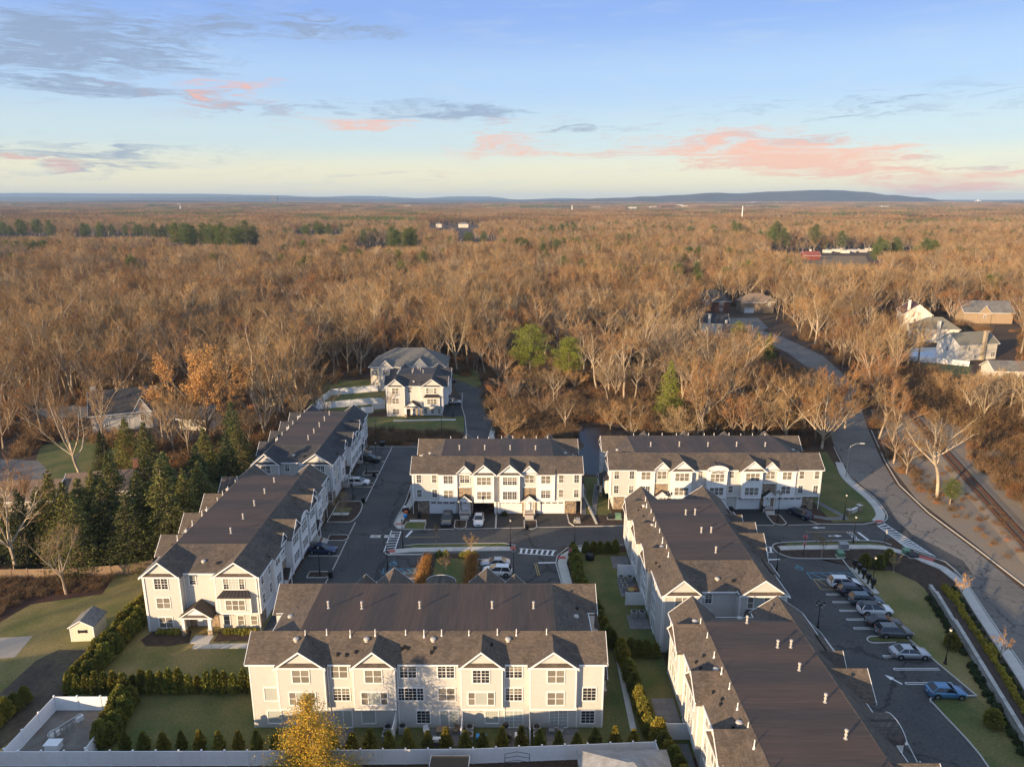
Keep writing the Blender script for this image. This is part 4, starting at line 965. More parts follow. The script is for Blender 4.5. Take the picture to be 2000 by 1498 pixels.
def st(L, n, v=6.5, j=.0): return [(5.8 + (L - 11.6) * (i + .5) / n, v + j * (i % 2)) for i in range(n)]

# front row (nearest), its gardens towards us
row('nearest townhouse row with four garden gables facing the white fence', (9.9, 81.9), math.pi, 38.2, 15.4, front_arch(38.2), garden_A(38.2), stacks=[(7.4, 8.4), (12.2, 8.4), (20.6, 8.4), (27.3, 8.5), (31.2, 8.4)], seed=3)
# left column of rows
row('left townhouse row with a sunlit two-gable end and small garden lawn', (-33.5, 84.6), math.pi / 2, 35.4, 15.4, front_arch(35.4), garden_rep(35.4, 4), stacks=st(35.4, 5), seed=4)
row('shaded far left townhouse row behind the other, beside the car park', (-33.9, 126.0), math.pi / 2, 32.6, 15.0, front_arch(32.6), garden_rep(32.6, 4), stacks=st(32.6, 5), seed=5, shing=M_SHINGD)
# middle rows across the lane
row('middle townhouse row with two cars on its driveways and one garage open', (-18.2, 121.5), 0, 30.9, 15.4, [q for q in front_pair(30.9) if q != ('garage', 10.8, 15.0)] + [('opening', 10.9, 14.9)], garden_rep(30.9, 3), stacks=st(30.9, 4), seed=6, open_garage=(10.9, 14.9))
row('right-hand townhouse row with an arched central bay beyond the lane', (18.2, 123.4), 0, 39.2, 15.4, front_arch(39.2), garden_rep(39.2, 4), stacks=st(39.2, 5), seed=8)
# right column
row('townhouse row right of the centre lawn with patios along its left wall', (34.6, 80.0), math.pi / 2, 29.8, 15.6, front_pair(29.8), garden_rep(29.8, 3), stacks=[(7, 7.2), (13, 6.2), (13, 7.6), (19, 7.0), (19, 8.4)], seed=9)
row('lower right townhouse row, its brown roof running out of the picture', (34.7, 37.0), math.pi / 2, 38.8, 15.6, front_arch(38.8), garden_rep(38.8, 4), stacks=[(33.5, 8.4), (29, 6.6), (29, 5.2), (25.2, 5.8), (20.5, 5.2), (15.8, 5.4), (10.8, 5.6)], seed=10)
# far rows past the pond
row('small distant townhouse block with dark roof, two gables and a central porch', (-18.5, 183.8), math.pi / 2, 18.5, 15.2, [('gable', 2, 6), ('garage', 2, 6.4), ('gable', 12, 16), ('garage', 12, 16.4)], [('bay', 3, 7.5, [(5.2, 6.25, 'D'), (5.2, 3.5, 'D')]), ('bay', 11, 15.5, [(13.2, 6.25, 'D'), (13.2, 3.5, 'D')])], stacks=[(7, 6), (9, 7), (9, 9), (7, 9), (11.5, 8)], seed=11, shing=M_SHINGD, deckm=M_SHINGD)

def hip_block(name, label, cat, x0, x1, y0, y1, ze, rise, wallm, roofm, oh=.5, wins=(), ridge_axis='x', chimney=None, gabled=False, group=None, rz=0.0):
    cx, cy = (x0 + x1) / 2, (y0 + y1) / 2; hx, hy = (x1 - x0) / 2, (y1 - y0) / 2
    R = empty(name, (cx, cy, 0), rz, label, cat, group)
    MB().box(-hx, hx, -hy, hy, 0, ze).build('wall', wallm, R)
    b = MB(); k = rise / (hy + oh)
    rx = hx + oh if gabled else max(.3, hx - hy)
    if gabled:
        b.slab([(-rx, -hy - oh, ze - .05), (rx, -hy - oh, ze - .05), (rx, 0, ze + rise), (-rx, 0, ze + rise)], .15)
        b.slab([(rx, hy + oh, ze - .05), (-rx, hy + oh, ze - .05), (-rx, 0, ze + rise + .002), (rx, 0, ze + rise + .002)], .15)
    else:
        e = [(-hx - oh, -hy - oh, ze), (hx + oh, -hy - oh, ze), (hx + oh, hy + oh, ze), (-hx - oh, hy + oh, ze)]; r0, r1 = (-rx, 0, ze + rise), (rx, 0, ze + rise)
        b.add(e + [r0, r1] + [(x, y, z - .12) for x, y, z in e], [(0, 1, 5, 4), (1, 2, 5), (2, 3, 4, 5), (3, 0, 4), (6, 9, 8, 7), (0, 6, 7, 1), (1, 7, 8, 2), (2, 8, 9, 3), (3, 9, 6, 0)])
    rf = b.build('roof', roofm, R)
    if gabled:
        for sx in (-1, 1):
            w = MB(); x = sx * hx; w.add([(x - .1, -hy, ze - .02), (x - .1, hy, ze - .02), (x - .1, 0, ze + rise - .2), (x + .1, -hy, ze - .02), (x + .1, hy, ze - .02), (x + .1, 0, ze + rise - .2)], [(0, 1, 2), (3, 5, 4), (0, 3, 4, 1), (1, 4, 5, 2), (2, 5, 3, 0)])
            w.T = None; w.build('gable_wall', wallm, R)
        for sx in (-1, 1):
            for sy in (-1, 1): MB().bar((sx * (rx + .03), sy * (hy + oh), ze - .12), (sx * (rx + .03), 0, ze + rise - .08 + .001 * sy), .05, .22).build('rake_trim', M_TRIM, R)
    t = MB(); 
    for sy in (-1, 1): MB().box(-hx - oh, hx + oh, sy * (hy + oh + .03) - .03, sy * (hy + oh + .03) + .03, ze - .28, ze - .07).build('gutter', M_TRIM, R)
    for face, s, z, kd in wins:
        F = {'f': (s, -hy, 0), 'b': (-s, hy, math.pi), 'l': (-hx, -s, -math.pi / 2), 'r': (hx, s, math.pi / 2)}[face]
        window(R, (F[0], F[1], z), F[2], kd, 1 if kd == 'W' else 2)
    if chimney:
        x, y, m, top = chimney; c = MB(); c.box(x - .5, x + .5, y - .5, y + .5, 0 if abs(y) > hy - .6 or abs(x) > hx - .6 else ze, top); c.box(x - .6, x + .6, y - .6, y + .6, top, top + .15); c.build('chimney', m, R)
    return R
def cross_gable(R, s, w, y, ze, rise, depth, wallm, roofm, ground=0.0, kind=None, face=0.0):
    F = Face(R, 0, y, 0, 1); F.bx('front_gable', wallm, (s - w / 2, s + w / 2, -.1, .6, ground, ze)); gable(F, s - w / 2, s + w / 2, .6, -depth, ze, rise, roofm, wallm, skirt=False)
    if kind: F.win(s, ze - 2.3, kind, .6, 2)
M_CREAM = lap_siding('cream_siding', (0.60, 0.55, 0.46))
R = hip_block('apartment_block', 'pale distant block with broad grey hip roof against the woods', 'apartment block', -43.2, -20.5, 211, 225, 7.6, 4.4, M_CREAM, mat('weathered_roof', (0.125, 0.125, 0.12), .9, .2, .5),
              wins=[('l', -3, 1, 'D'), ('l', -3, 4.8, 'D'), ('l', 3, 4.8, 'D'), ('f', -10, 4.8, 'D'), ('f', -10, 1, 'D'), ('f', 9.5, 4.8, 'D')])
cross_gable(R, -6.5, 4.4, -7, 7.4, 2.2, 5, M_GREY, MATS['weathered_roof'], kind='D'); cross_gable(R, 4.0, 5.4, -7, 7.4, 2.8, 5, M_GREY, MATS['weathered_roof'], kind='D')

# houses in the woods on the left
x, y = gp(232, 838)
R = hip_block('house', 'grey-white stone house with steep dark roof among bare trees on the left', 'house', x - 7, x + 7.5, y - 1, y + 8, 4.6, 5.2, mat('pale_stone_wall', (0.42, 0.41, 0.40), 0.8, 0.2, 2.0), M_SHINGD, gabled=True, rz=rad(24), wins=[('f', -4, 1.2, 'S'), ('f', 0, 1.2, 'D'), ('l', 2, 1.2, 'S'), ('l', -1.5, 1.2, 'S')], chimney=(-6.6, 1, M_CONC, 10.4))
cross_gable(R, 4.2, 4.2, -4.4, 4.6, 3.6, 4.2, MATS['pale_stone_wall'], M_SHINGD, kind='S')
x, y = gp(330, 850); hip_block('house', 'low grey-roofed house behind the orange-tinted tree on the left', 'house', x + 1, x + 9, y + 4, y + 10, 3.0, 2.4, M_CREAM, M_SHINGD, gabled=True, rz=rad(-10), wins=[('f', 0, 1, 'D')])
x, y = gp(233, 975); R = hip_block('house', 'low house with weathered brown roof and brick chimney behind the evergreens', 'house', x - 8.5, x + 5.5, y - 3.5, y + 4.5, 3.2, 2.6, M_CREAM, mat('old_brown_roof', (0.16, 0.115, 0.085), 0.95, 0.25, 0.8), gabled=True, rz=rad(12), wins=[('f', -2, 1, 'D')], chimney=(4.6, 1.4, M_BRICK, 7.2))
x, y = gp(30, 990); hip_block('house', 'low brown roof showing through bare trees at the left edge', 'house', x - 9, x + 9, y - 4, y + 4, 3.0, 2.4, M_CREAM, MATS['old_brown_roof'], gabled=True, rz=rad(5))
# brick and white houses up the hill on the right
M_WH = lap_siding('white_painted_siding', (0.70, 0.67, 0.60))
x, y = gp(1392, 612); R = hip_block('house', 'dark brick house with tall arched gable window beside the cul-de-sac', 'house', x - 8, x + 9, y + 1, y + 12, 6.2, 5.2, M_BRICK, M_SHINGD, wins=[('f', 4, 1, 'D'), ('f', 4, 4, 'D')])
cross_gable(R, -3.5, 5, -5.5, 7.0, 3.0, 5, M_BRICK, M_SHINGD, kind='D')
x, y = gp(1478, 612); R = hip_block('house', 'tan house with double white garage door behind a spreading bare tree', 'house', x - 7.5, x + 9, y + 1, y + 11, 5.6, 4.2, mat('tan_brick', (0.26, 0.20, 0.14), 0.9, 0.2, 2.0), mat('tan_roof', (0.22, 0.16, 0.11), 0.9, 0.2, 1.0), wins=[('f', 4.5, 3.6, 'D')])
F_ = Face(R, 0, -5, 0, 1); garage(F_, -4.5, 0.02, 4.6); cross_gable(R, 5.5, 5, -5, 6.0, 2.6, 4, MATS['tan_brick'], MATS['tan_roof'], kind='S')
x, y = gp(1398, 660); R = hip_block('house', 'white house with two white chimneys below the cul-de-sac', 'house', x - 6, x + 5, y - 1, y + 8, 6.4, 3.6, M_WH, M_SHINGD, gabled=True, rz=rad(-8), wins=[('f', -2, 3.4, 'S'), ('f', 2, 3.4, 'S')], chimney=(-2.4, -4.8, M_WH, 10.2))
x, y = gp(1440, 668); hip_block('house', 'brown-roofed wing house tucked beside the white two-chimney house', 'house', x - 5, x + 6, y - 1, y + 7, 3.6, 3.2, M_WH, MATS['old_brown_roof'], gabled=True, rz=rad(-20), wins=[('f', -2, 1.2, 'S')], chimney=(-4.6, 1, M_WH, 8.0))
x, y = gp(1790, 645); R = hip_block('house', 'tall white gabled house with white chimney, farthest of the white pair', 'house', x - 7, x + 9, y, y + 11, 7.4, 4.6, M_WH, mat('maroon_roof', (0.10, 0.05, 0.045), 0.9, 0.2, 1.0), gabled=True, rz=rad(72), wins=[('l', -1, 4.2, 'S'), ('l', 2, 1.2, 'S')], chimney=(-6, 3.6, M_WH, 13.4))
x, y = gp(1835, 668); R = hip_block('house', 'white house with grey-green hip roof and broad white chimney', 'house', x - 8.5, x + 7, y - 1, y + 9, 5.6, 4.2, M_WH, mat('olive_grey_roof', (0.19, 0.18, 0.14), .9, .2, .6), rz=rad(-8), wins=[('f', 2.5, 3.2, 'S'), ('f', 5.5, 3.2, 'S'), ('f', -6, 1, 'D')], chimney=(-.5, -5.4, M_WH, 8.8))
x, y = gp(1895, 702); R = hip_block('house', 'white house with large grey roof and tall tan chimney by the pool', 'house', x - 8, x + 9, y - 1, y + 9, 5.8, 3.8, M_WH, MATS['olive_grey_roof'], gabled=True, rz=rad(14), wins=[('f', -4, 3.6, 'S'), ('f', -1, .6, 'N'), ('l', 0, 3, 'S'), ('f', 7, 1, 'D')], chimney=(2, -5.4, mat('tan_chimney', (0.36, 0.30, 0.22), 0.9, 0.15, 2.0), 10.6))
x, y = gp(1975, 745); hip_block('house', 'long low white building behind bare trees at the right edge', 'house', x - 5, x + 10, y, y + 8, 3.4, 2.6, M_WH, M_SHINGG, gabled=True, rz=rad(-6), wins=[('f', -4, 1.0, 'D')])
x, y = gp(1935, 632); R = hip_block('house', 'stone-coloured gabled house behind twiggy trees at the far right', 'house', x - 12, x + 10, y, y + 12, 5.2, 5.0, mat('warm_stone', (0.36, 0.27, 0.18), 0.9, 0.25, 1.0), M_SHINGG, gabled=True, rz=rad(-6)); cross_gable(R, -2, 6, -6, 5.0, 3.6, 5, MATS['warm_stone'], M_SHINGG, kind='S')
x, y = gp(1997, 615); hip_block('house', 'sliver of a cream house at the far right edge', 'house', x - 4, x + 10, y, y + 10, 5.2, 4.0, M_CREAM, M_SHINGG, gabled=True)
x, y = gp(1586, 508); R = hip_block('barn', 'red gambrel-like barn at the edge of the hay field', 'barn', x - 8, x + 8, y, y + 12, 4.2, 4.2, mat('barn_red', (0.20, 0.05, 0.038), 0.8, 0.15, 0.3), mat('barn_red_roof', (0.25, 0.07, 0.05), 0.7, 0.1, 0.3), gabled=True)
MB().box(-.8, .8, -.8, .8, 8.2, 10.2).build('cupola', M_WH, R)
for px, py, w, nm in ((905, 437, 14, 'broad'), (857, 437, 8, 'small')):
    x, y = gp(px, py + 8); hip_block('house', f'{nm} pale house far off in the brown woods beyond the tall trees', 'house', x - w * .8, x + w * .8, y, y + 12, 8, 4, M_CREAM, M_SHINGG, wins=[('f', -4, 3, 'T'), ('f', 4, 3, 'T')])
# shed on the left lawn
x, y = gp(163, 1252)
R = empty('garden_shed', (x, y, 0), rad(4), 'cream garden shed with grey gable roof on the left lawn', 'shed')
M_SHEDW = lap_siding('shed_siding', (0.66, 0.62, 0.50), 0.4, True, .4, .08, .8)
MB().box(-1.45, 1.45, 0, 3.4, 0, 2.2).build('wall', M_SHEDW, R)
b = MB(); b.add([(-1.45, .0, 2.19), (1.45, .0, 2.19), (0, .0, 3.0), (-1.45, .05, 2.19), (1.45, .05, 2.19), (0, .05, 3.0)], [(0, 1, 2), (3, 5, 4), (0, 3, 4, 1), (1, 4, 5, 2), (2, 5, 3, 0)]); b.build('gable_wall', M_SHEDW, R)
b = MB(); b.slab([(-1.65, -.15, 2.12), (0, -.15, 3.1), (0, 3.55, 3.1), (-1.65, 3.55, 2.12)], .07); b.slab([(0, -.15, 3.102), (1.65, -.15, 2.12), (1.65, 3.55, 2.12), (0, 3.55, 3.102)], .07); b.build('roof', M_SHINGG, R)
b = MB()
for s in (-1, 1): b.bar((s * 1.65, -.18, 2.08), (0, -.18 + .001 * s, 3.05), .04, .12)
for s in (-1.45, 1.45): b.box(s - .06, s + .06, -.02, .06, 0, 2.15)
b.build('trim', M_TRIM, R)
inst('window', MB().box(-.35, .35, -.03, 0, 0, .4).mesh('window', M_GLASS), R, (0.1, 0, 1.25)); 
for s in (-.38, .58): inst('shutter', once('shut', lambda: MB().box(-.12, .12, -.04, 0, -.03, .43).mesh('shutter', M_BLACK)), R, (s, 0, 1.25))
# roofs in the foreground, below the white fence
x0, x1, y0, y1 = 8.4, 14.6, 53.2, 60.4
R = hip_block('house', 'light grey hip roof poking up in front of the fence corner', 'house', 6.9, 15.2, 51.0, 59.9, 2.6, 2.9, M_WH, mat('pale_grey_shingle', (0.30, 0.31, 0.32), 0.9, 0.2, 0.8, (0.22, 0.22, 0.22), 0.5), oh=.4)
spots = MB()
rs = random.Random(5)
for k in range(60):
    a, h = rs.uniform(-.6, .6), rs.uniform(.2, .75); px_, py_ = 1.0 + (1 - h) * 3.2 + rs.uniform(-.3, .3), -3.6 + h * 3 + rs.uniform(-.5, .5)
b = MB().box(-1.7, 1.7, -1.2, 1.2, 0, 2.2)
R2 = hip_block('shed', 'small flat dark shed roof below the middle of the white fence', 'shed', -8.0, -4.4, 57.0, 60.0, 2.1, .25, M_WOODF, mat('dark_moss_roof', (0.06, 0.05, 0.035), 0.95, 0.3, 2.0), oh=.1, gabled=True)
# ================================================================ fences, lamps, signs, cars and small things
def fence(label, path, h=1.8, step=2.4, m=None, group=None, post_h=.12, cat='fence', pw=.13):
    m = m or M_VINYL
    R = empty('fence', (*path[0], 0), 0, label, cat, group); ox, oy = path[0]
    for i in range(len(path) - 1):
        a, b = Vector(path[i]), Vector(path[i + 1]); n = max(1, round((b - a).length / step)); st_ = (b - a).length / n; ang = math.atan2((b - a).y, (b - a).x)
        pm = once(('fp', round(st_, 2), h, m.name), lambda: MB().box(-st_ / 2 + pw / 2, st_ / 2 - pw / 2, -.02, .02, .06, h - .08).box(-st_ / 2 + pw / 2, st_ / 2 - pw / 2, -.035, .035, h - .08, h).box(-st_ / 2 + pw / 2, st_ / 2 - pw / 2, -.035, .035, .02, .16).mesh('panel', m))
        po = once(('po', h, m.name, pw), lambda: MB().box(-pw / 2, pw / 2, -pw / 2, pw / 2, 0, h + post_h).box(-pw / 2 - .02, pw / 2 + .02, -pw / 2 - .02, pw / 2 + .02, h + post_h, h + post_h + .04).mesh('post', m))
        for k in range(n):
            p = a.lerp(b, (k + .5) / n); inst('panel', pm, R, (p.x - ox, p.y - oy, 0), ang)
            p = a.lerp(b, k / n); inst('post', po, R, (p.x - ox, p.y - oy, 0), ang)
    inst('post', po, R, (b.x - ox, b.y - oy, 0), ang)
    return R
fence('long white vinyl fence along the bottom of the picture', [(-55.0, 60.9), (-27, 61.0), (-4, 61.3), (14.9, 62.3), (15.4, 55.0)])
ea, eb, ec, ed = gp(3, 1468, 1.8), gp(105, 1360, 1.8), gp(241, 1360, 1.8), gp(166, 1462, 1.8)
fence('white vinyl fence enclosing the gravel utility yard', [(ea[0], 61.2), eb, ec, (ed[0], 61.3)])
sheet('utility_yard', [(ea[0], 61.2), eb, ec, (ed[0], 61.3)], 0.022, M_GRAVEL)
fence('far white fence behind the lawn of the distant block', [gp(617, 797), gp(648, 772), gp(738, 764)], 1.9)
fence('nearer white fence stepping towards the distant block', [gp(617, 800), gp(700, 792), gp(722, 790), gp(752, 790)], 1.9)
fence('white fence stub below the stepped one by the distant block', [gp(706, 808), gp(728, 806), gp(732, 800), gp(752, 798)], 1.8)
fence('weathered timber fence behind the red leaf litter', [gp(-40, 1132), gp(120, 1130), gp(250, 1122), gp(300, 1112)], 1.7, m=M_WOODF)
fence('pale timber fence crossing the hillside lawn on the right', [gp(1780, 724), gp(1808, 736), gp(1850, 755)], 1.7, m=M_WOODF)
fence('white pool fence below the white houses', [gp(1758, 690), gp(1772, 706), gp(1825, 709), gp(1892, 716)], 1.9)
fence('timber fence left of the tall white gabled house', [gp(1672, 645), gp(1712, 640), gp(1750, 638)], 1.8, m=M_WOODF)
pool = P((1775, 690), (1830, 684), (1850, 696), (1800, 703)); sheet('pool_terrace', P((1760, 695), (1765, 680), (1850, 678), (1880, 710), (1775, 706)), .02, M_CONC); sheet('swimming_pool', pool, .03, mat('pale_pool_cover', (0.45, 0.52, 0.62), .4, .2, .5))

# ---- pump manifold and tank in the utility yard
x, y = gp(128, 1432); R = empty('pipe_manifold', (x, y, 0), rad(62), 'white metering pipework standing on the utility yard gravel', 'pipework')
MB().tube([(-1.6, 0, 0), (-1.6, 0, 1.2), (1.8, 0, 1.2), (1.8, 0, 0)], .09, 8).build('pipe', M_GALV, R)
MB().tube([(-1.0, 0, .6), (1.2, 0, .6)], .07, 8).build('pipe', M_GALV, R)
for q in (-1.0, -.4, .2, .8): inst('valve', once('valve', lambda: MB().box(-.06, .06, -.06, .06, 0, 1.25).box(-.12, .12, -.1, .1, .5, .72).mesh('valve', M_GALV)), R, (q, 0, 0))
MB().box(1.3, 2.0, -.25, .25, .5, 1.0).build('meter_box', M_WHITE, R)
x, y = gp(106, 1462); R = tag(MB(lambda a, b, c: (x + a, y + b, c)).box(-.7, .7, -.45, .45, 0, .75).box(-.78, .78, -.53, .53, .75, .85).build('utility_cabinet', M_WHITE), 'low white cabinet near the front fence in the utility yard', 'cabinet')
x, y = gp(108, 1432); tag(MB().lathe((x, y, 0), [(.75, 0), (.75, .12), (.7, .16), (.3, .2)], 16).build('manhole_cover', M_CONC), 'round pale concrete manhole beside the pipework', 'manhole cover')

# ---- street lamps
def lamp_parts(heads=1, h=5.2):
    k = ('lamp', heads, h)
    def f():
        p = MB()._lathe((0, 0, 0), [(.22, 0), (.22, .1), (.13, .2), (.11, .8), (.08, .95), (.055, 1.1), (.045, h - .9), (.07, h - .85), (.05, h - .8), (.05, h - .62)], 10)
        if heads > 1: p.bar((-.5, 0, h - .95), (.5, 0, h - .95), .05); p.bar((0, -.5, h - .951), (0, .5, h - .951), .05) if heads > 2 else None
        g = MB()._lathe((0, 0, 0), [(.09, 0), (.15, .12), (.17, .34)], 8); c = MB()._lathe((0, 0, 0), [(.2, .34), (.13, .46), (.05, .54), (.02, .66)], 8); c._lathe((0, 0, -.04), [(.11, 0), (.11, .05)], 8)
        return p.mesh('pole', M_BLACK), g.mesh('lantern', M_LAMPG), c.mesh('cap', M_BLACK)
    return once(k, f)
def lamp(x, y, label, heads=1, h=5.2, group='black street lamps of the estate'):
    R = empty('street_lamp', (x, y, 0.02), 0, label, 'street lamp', group); p, g, c = lamp_parts(heads, h); inst('pole', p, R)
    pos = {1: [(0, 0, h - .62)], 2: [(-.5, 0, h - .93), (.5, 0, h - .93)], 3: [(-.5, 0, h - .93), (.5, 0, h - .93), (0, 0, h - .62)], 4: [(-.5, 0, h - .93), (.5, 0, h - .93), (0, -.5, h - .93), (0, .5, h - .93)]}[heads]
    for q in pos: o = inst('lantern', g, R, q); inst('cap', c, o)
for px, py, n, l in ((787, 1070, 1, 'at the left end of the central kerb strip'), (1153 * .24034 + 720, 1068, 1, 'on the central kerb strip right of the little park'), (1122, 1066, 1, 'above the hedge corner by the stop sign'),
                     (897, 1028, 1, 'in the mulch island before the open garage'), (625, 1124, 1, 'in the lowest island of the left row'), (690, 975, 1, 'in the planted island between the two left rows'), (716, 926, 1, 'in the small island of the far left row'),
                     (735, 905, 1, 'by the dark cars of the far left row'), (735, 862, 1, 'at the top end of the left car park'), (1003, 1132, 1, 'beside the two cars of the middle car park'), (757, 1112, 1, 'by the blue hatched bay'),
                     (1517, 1114, 1, 'against the wall above the yellow double line'), (1703, 1146, 1, 'on the lawn behind the mailboxes'), (1846, 1296, 1, 'on the lawn near the retaining wall'), (1648, 1015, 1, 'by the stone entrance sign'),
                     (1666, 1061, 1, 'at the stop line of the exit lane'), (863, 846, 1, 'below the small distant block'), (885, 815, 1, 'next to the far lane by the distant block')):
    lamp(*gp(px, py), 'black lantern street lamp ' + l)
lamp(*gp(1518, 1020), 'black street lamp with a cluster of heads in the island of the arched row', 4, 6.4); lamp(*gp(1303, 1022), 'black street lamp with a cluster of heads rising behind the right-hand roof', 4, 6.4)
lamp(*gp(1597, 1225), 'black street lamp with a cluster of heads in the right car park', 4, 4.2)
x, y = gp(1652, 932); R = empty('cobra_street_light', (x, y, 0), 0, 'tall grey cobra-head street light at the bend of the old road', 'street light')
MB().tube([(0, 0, 0), (0, 0, 6.3), (.25, 0, 6.9), (1.2, 0, 7.4), (2.2, 0, 7.5)], [.11, .09, .07, .06, .05], 8).build('pole', M_GALV, R); MB().box(2.1, 3.0, -.16, .16, 7.42, 7.58).build('lamp_head', M_LAMPG, R)

# ---- signs
def stop_sign(px, py, rz, label, back=False):
    x, y = gp(px, py); R = empty('stop_sign', (x, y, 0.1), rz, label, 'stop sign')
    MB().box(-.03, .03, .0, .06, 0, 2.5).build('post', M_BLACK, R)
    pts = [(.40 * math.cos(math.pi / 8 + k * math.pi / 4), .40 * math.sin(math.pi / 8 + k * math.pi / 4)) for k in range(8)]
    for nm, s, y0, y1, m in (('sign_plate', 1, -.03, -.015, M_WHITE), ('sign_face', .93, -.037, -.031, M_RED)):
        b = MB(); b.add([(a * s, y0, 2.15 + c * s) for a, c in pts] + [(a * s, y1, 2.15 + c * s) for a, c in pts], [tuple(range(8)), tuple(range(15, 7, -1))] + [(i, 8 + i, 8 + (i + 1) % 8, (i + 1) % 8) for i in range(8)]); b.build(nm, m, R)
    text('lettering', 'STOP', .30, (0, -.04, 2.15), (rad(90), 0, 0), M_WHITE, R)
    return R
stop_sign(1114, 1100, rad(-12), 'red stop sign facing us at the hedge corner')
stop_sign(1653 * .15 + 1480, 1062, rad(80), 'red stop sign at the end of the exit lane')
stop_sign(1571, 1072, rad(-35), 'upper red stop sign on the corner island'); stop_sign(1569, 1086, rad(30), 'lower red stop sign on the corner island')
x, y = gp(1668, 1003); R = empty('entrance_sign', (x, y, 0), rad(18), 'low stone and white entrance sign wall on the corner lawn', 'entrance sign')
MB().box(-1.5, -.8, -.35, .35, 0, .9).build('pier', M_STONE, R); MB().box(-1.6, -.7, -.45, .45, .9, 1.0).build('pier_cap', M_CONC, R); MB().box(1.3, 2.0, .25, .95, 0, 1.2).build('pier', M_STONE, R); MB().box(1.2, 2.1, .15, 1.05, 1.2, 1.3).build('pier_cap', M_CONC, R)
MB().bar((-.8, 0, .45), (1.3, .6, .45), .3, .8).build('sign_wall', M_CONC, R); MB().bar((-.8, 0, .88), (1.3, .6, .88), .4, .08).build('wall_cap', M_WHITE, R)

# ---- mailboxes
mb_box = MB().box(-.32, .32, -.25, .25, .75, 1.5).box(-.36, .36, -.3, .3, 1.5, 1.58).mesh('locker', M_BLACK); mb_leg = MB().box(-.09, .09, -.09, .09, 0, .75).box(-.2, .2, -.16, .16, 0, .04).mesh('pedestal', M_BLACK)
for i in range(5):
    R = empty('mailbox_unit', (53.9, 101.2 - i * 1.45, .12), rad(90), 'black cluster mailbox', 'mailbox', 'cluster mailboxes')
    R['label'] = ('farthest', 'second farthest', 'middle', 'second nearest', 'nearest')[i] + ' black cluster mailbox of the five beside the right car park'
    inst('locker', mb_box, R); inst('pedestal', mb_leg, R)
    inst('locker_door', once('ld', lambda: MB().box(-.28, .28, -.27, -.255, .79, 1.46).mesh('locker_door', M_METROOF)), R)

# ---- utility boxes, bins, cones and garden odds
def cabinet(px, py, label, w=.9, d=.8, h=.8, m=None, rz=0.0, cat='utility box'):
    x, y = gp(px, py); R = empty('utility_box', (x, y, .07), rz, label, cat)
    MB().box(-w / 2, w / 2, -d / 2, d / 2, .05, h - .14).build('body', m or M_GREENU, R); b = MB(); b.add([(-w / 2 - .03, -d / 2 - .03, h - .14), (w / 2 + .03, -d / 2 - .03, h - .14), (w / 2 + .03, d / 2 + .03, h), (-w / 2 - .03, d / 2 + .03, h), (-w / 2 - .03, -d / 2 - .03, h - .2), (w / 2 + .03, -d / 2 - .03, h - .2), (w / 2 + .03, d / 2 + .03, h - .2), (-w / 2 - .03, d / 2 + .03, h - .2)], [(0, 1, 2, 3), (4, 7, 6, 5), (0, 4, 5, 1), (1, 5, 6, 2), (2, 6, 7, 3), (3, 7, 4, 0)]); b.build('lid', m or M_GREENU, R)
    MB().box(-w / 2 - .15, w / 2 + .15, -d / 2 - .15, d / 2 + .15, -.02, .05).build('plinth', M_CONC, R)
cabinet(1641, 1087, 'pale green transformer box on the mulch near the mailboxes', 1.0, .9, .9); cabinet(1769, 1082, 'pale green transformer box by the three conical shrubs', 1.0, .9, .9)
cabinet(1647, 1072, 'grey utility cabinet behind the green transformer near the mailboxes', 1.4, .8, 1.1, M_ACU); cabinet(1783, 1088, 'dark low utility box right of the second transformer', 1.4, .9, .6, M_SHINGD)
cabinet(1207, 1013, 'green transformer left of the arched row', 1.0, .9, .9); cabinet(1193, 1013, 'dark green cabinet beside the transformer left of the arched row', 1.1, .8, .8, M_SHRUB if False else M_BLACK); cabinet(1127, 1020, 'grey utility box right of the last driveway of the middle row', 1.0, .8, .7, M_ACU)
cabinet(747, 872, 'dark green cabinet on the grass at the top of the left car park', 1.2, .9, 1.2, M_BLACK)
def bin_(px, py, label, rz=0.0, z=.03):
    x, y = gp(px, py); R = empty('wheelie_bin', (x, y, z), rz, label, 'bin'); b = MB(); b.add([(-.25, -.28, .08), (.25, -.28, .08), (.25, .28, .08), (-.25, .28, .08), (-.31, -.36, 1.0), (.31, -.36, 1.0), (.31, .36, 1.0), (-.31, .36, 1.0)], [(0, 3, 2, 1), (4, 5, 6, 7), (0, 1, 5, 4), (1, 2, 6, 5), (2, 3, 7, 6), (3, 0, 4, 7)]); b.build('body', M_BLACK, R)
    MB().box(-.34, .34, -.4, .38, 1.0, 1.08).build('lid', M_BLACK, R); w = MB(); w.tube([(-.3, .3, .13), (-.22, .3, .13)], .13, 8); w.tube([(.22, .3, .13), (.3, .3, .13)], .13, 8); w.build('wheel', M_BLACK, R)
bin_(1029, 1033, 'black bin with paper on it at the kerb of the middle row'); bin_(1489, 999, 'black bin beside the portico of the arched row'); bin_(646, 1128, 'black bin at the end of the lowest left island'); bin_(710, 982, 'black bin at the tip of the planted island on the left'); bin_(731, 931, 'black bin by the kerb of the far left row'); bin_(819, 1012, 'black bin at the stone corner of the middle row'); bin_(1427, 1001, 'black bin between two garages of the arched row')
x, y = gp(1152, 1092); tag(MB().lathe((x, y, 0), [(.7, 0), (.75, .6), (.6, .95), (.2, 1.05)], 12).build('covered_grill', M_BLACK), 'round black covered thing on the lawn behind the hedge corner', 'grill cover')
cone = MB()._lathe((0, 0, 0), [(.17, .03), (.03, .7)], 12).box(-.2, .2, -.2, .2, 0, .03).mesh('cone_body', M_ORANGE); band = MB()._lathe((0, 0, 0), [(.125, .30), (.098, .42)], 12).mesh('band', M_WHITE)
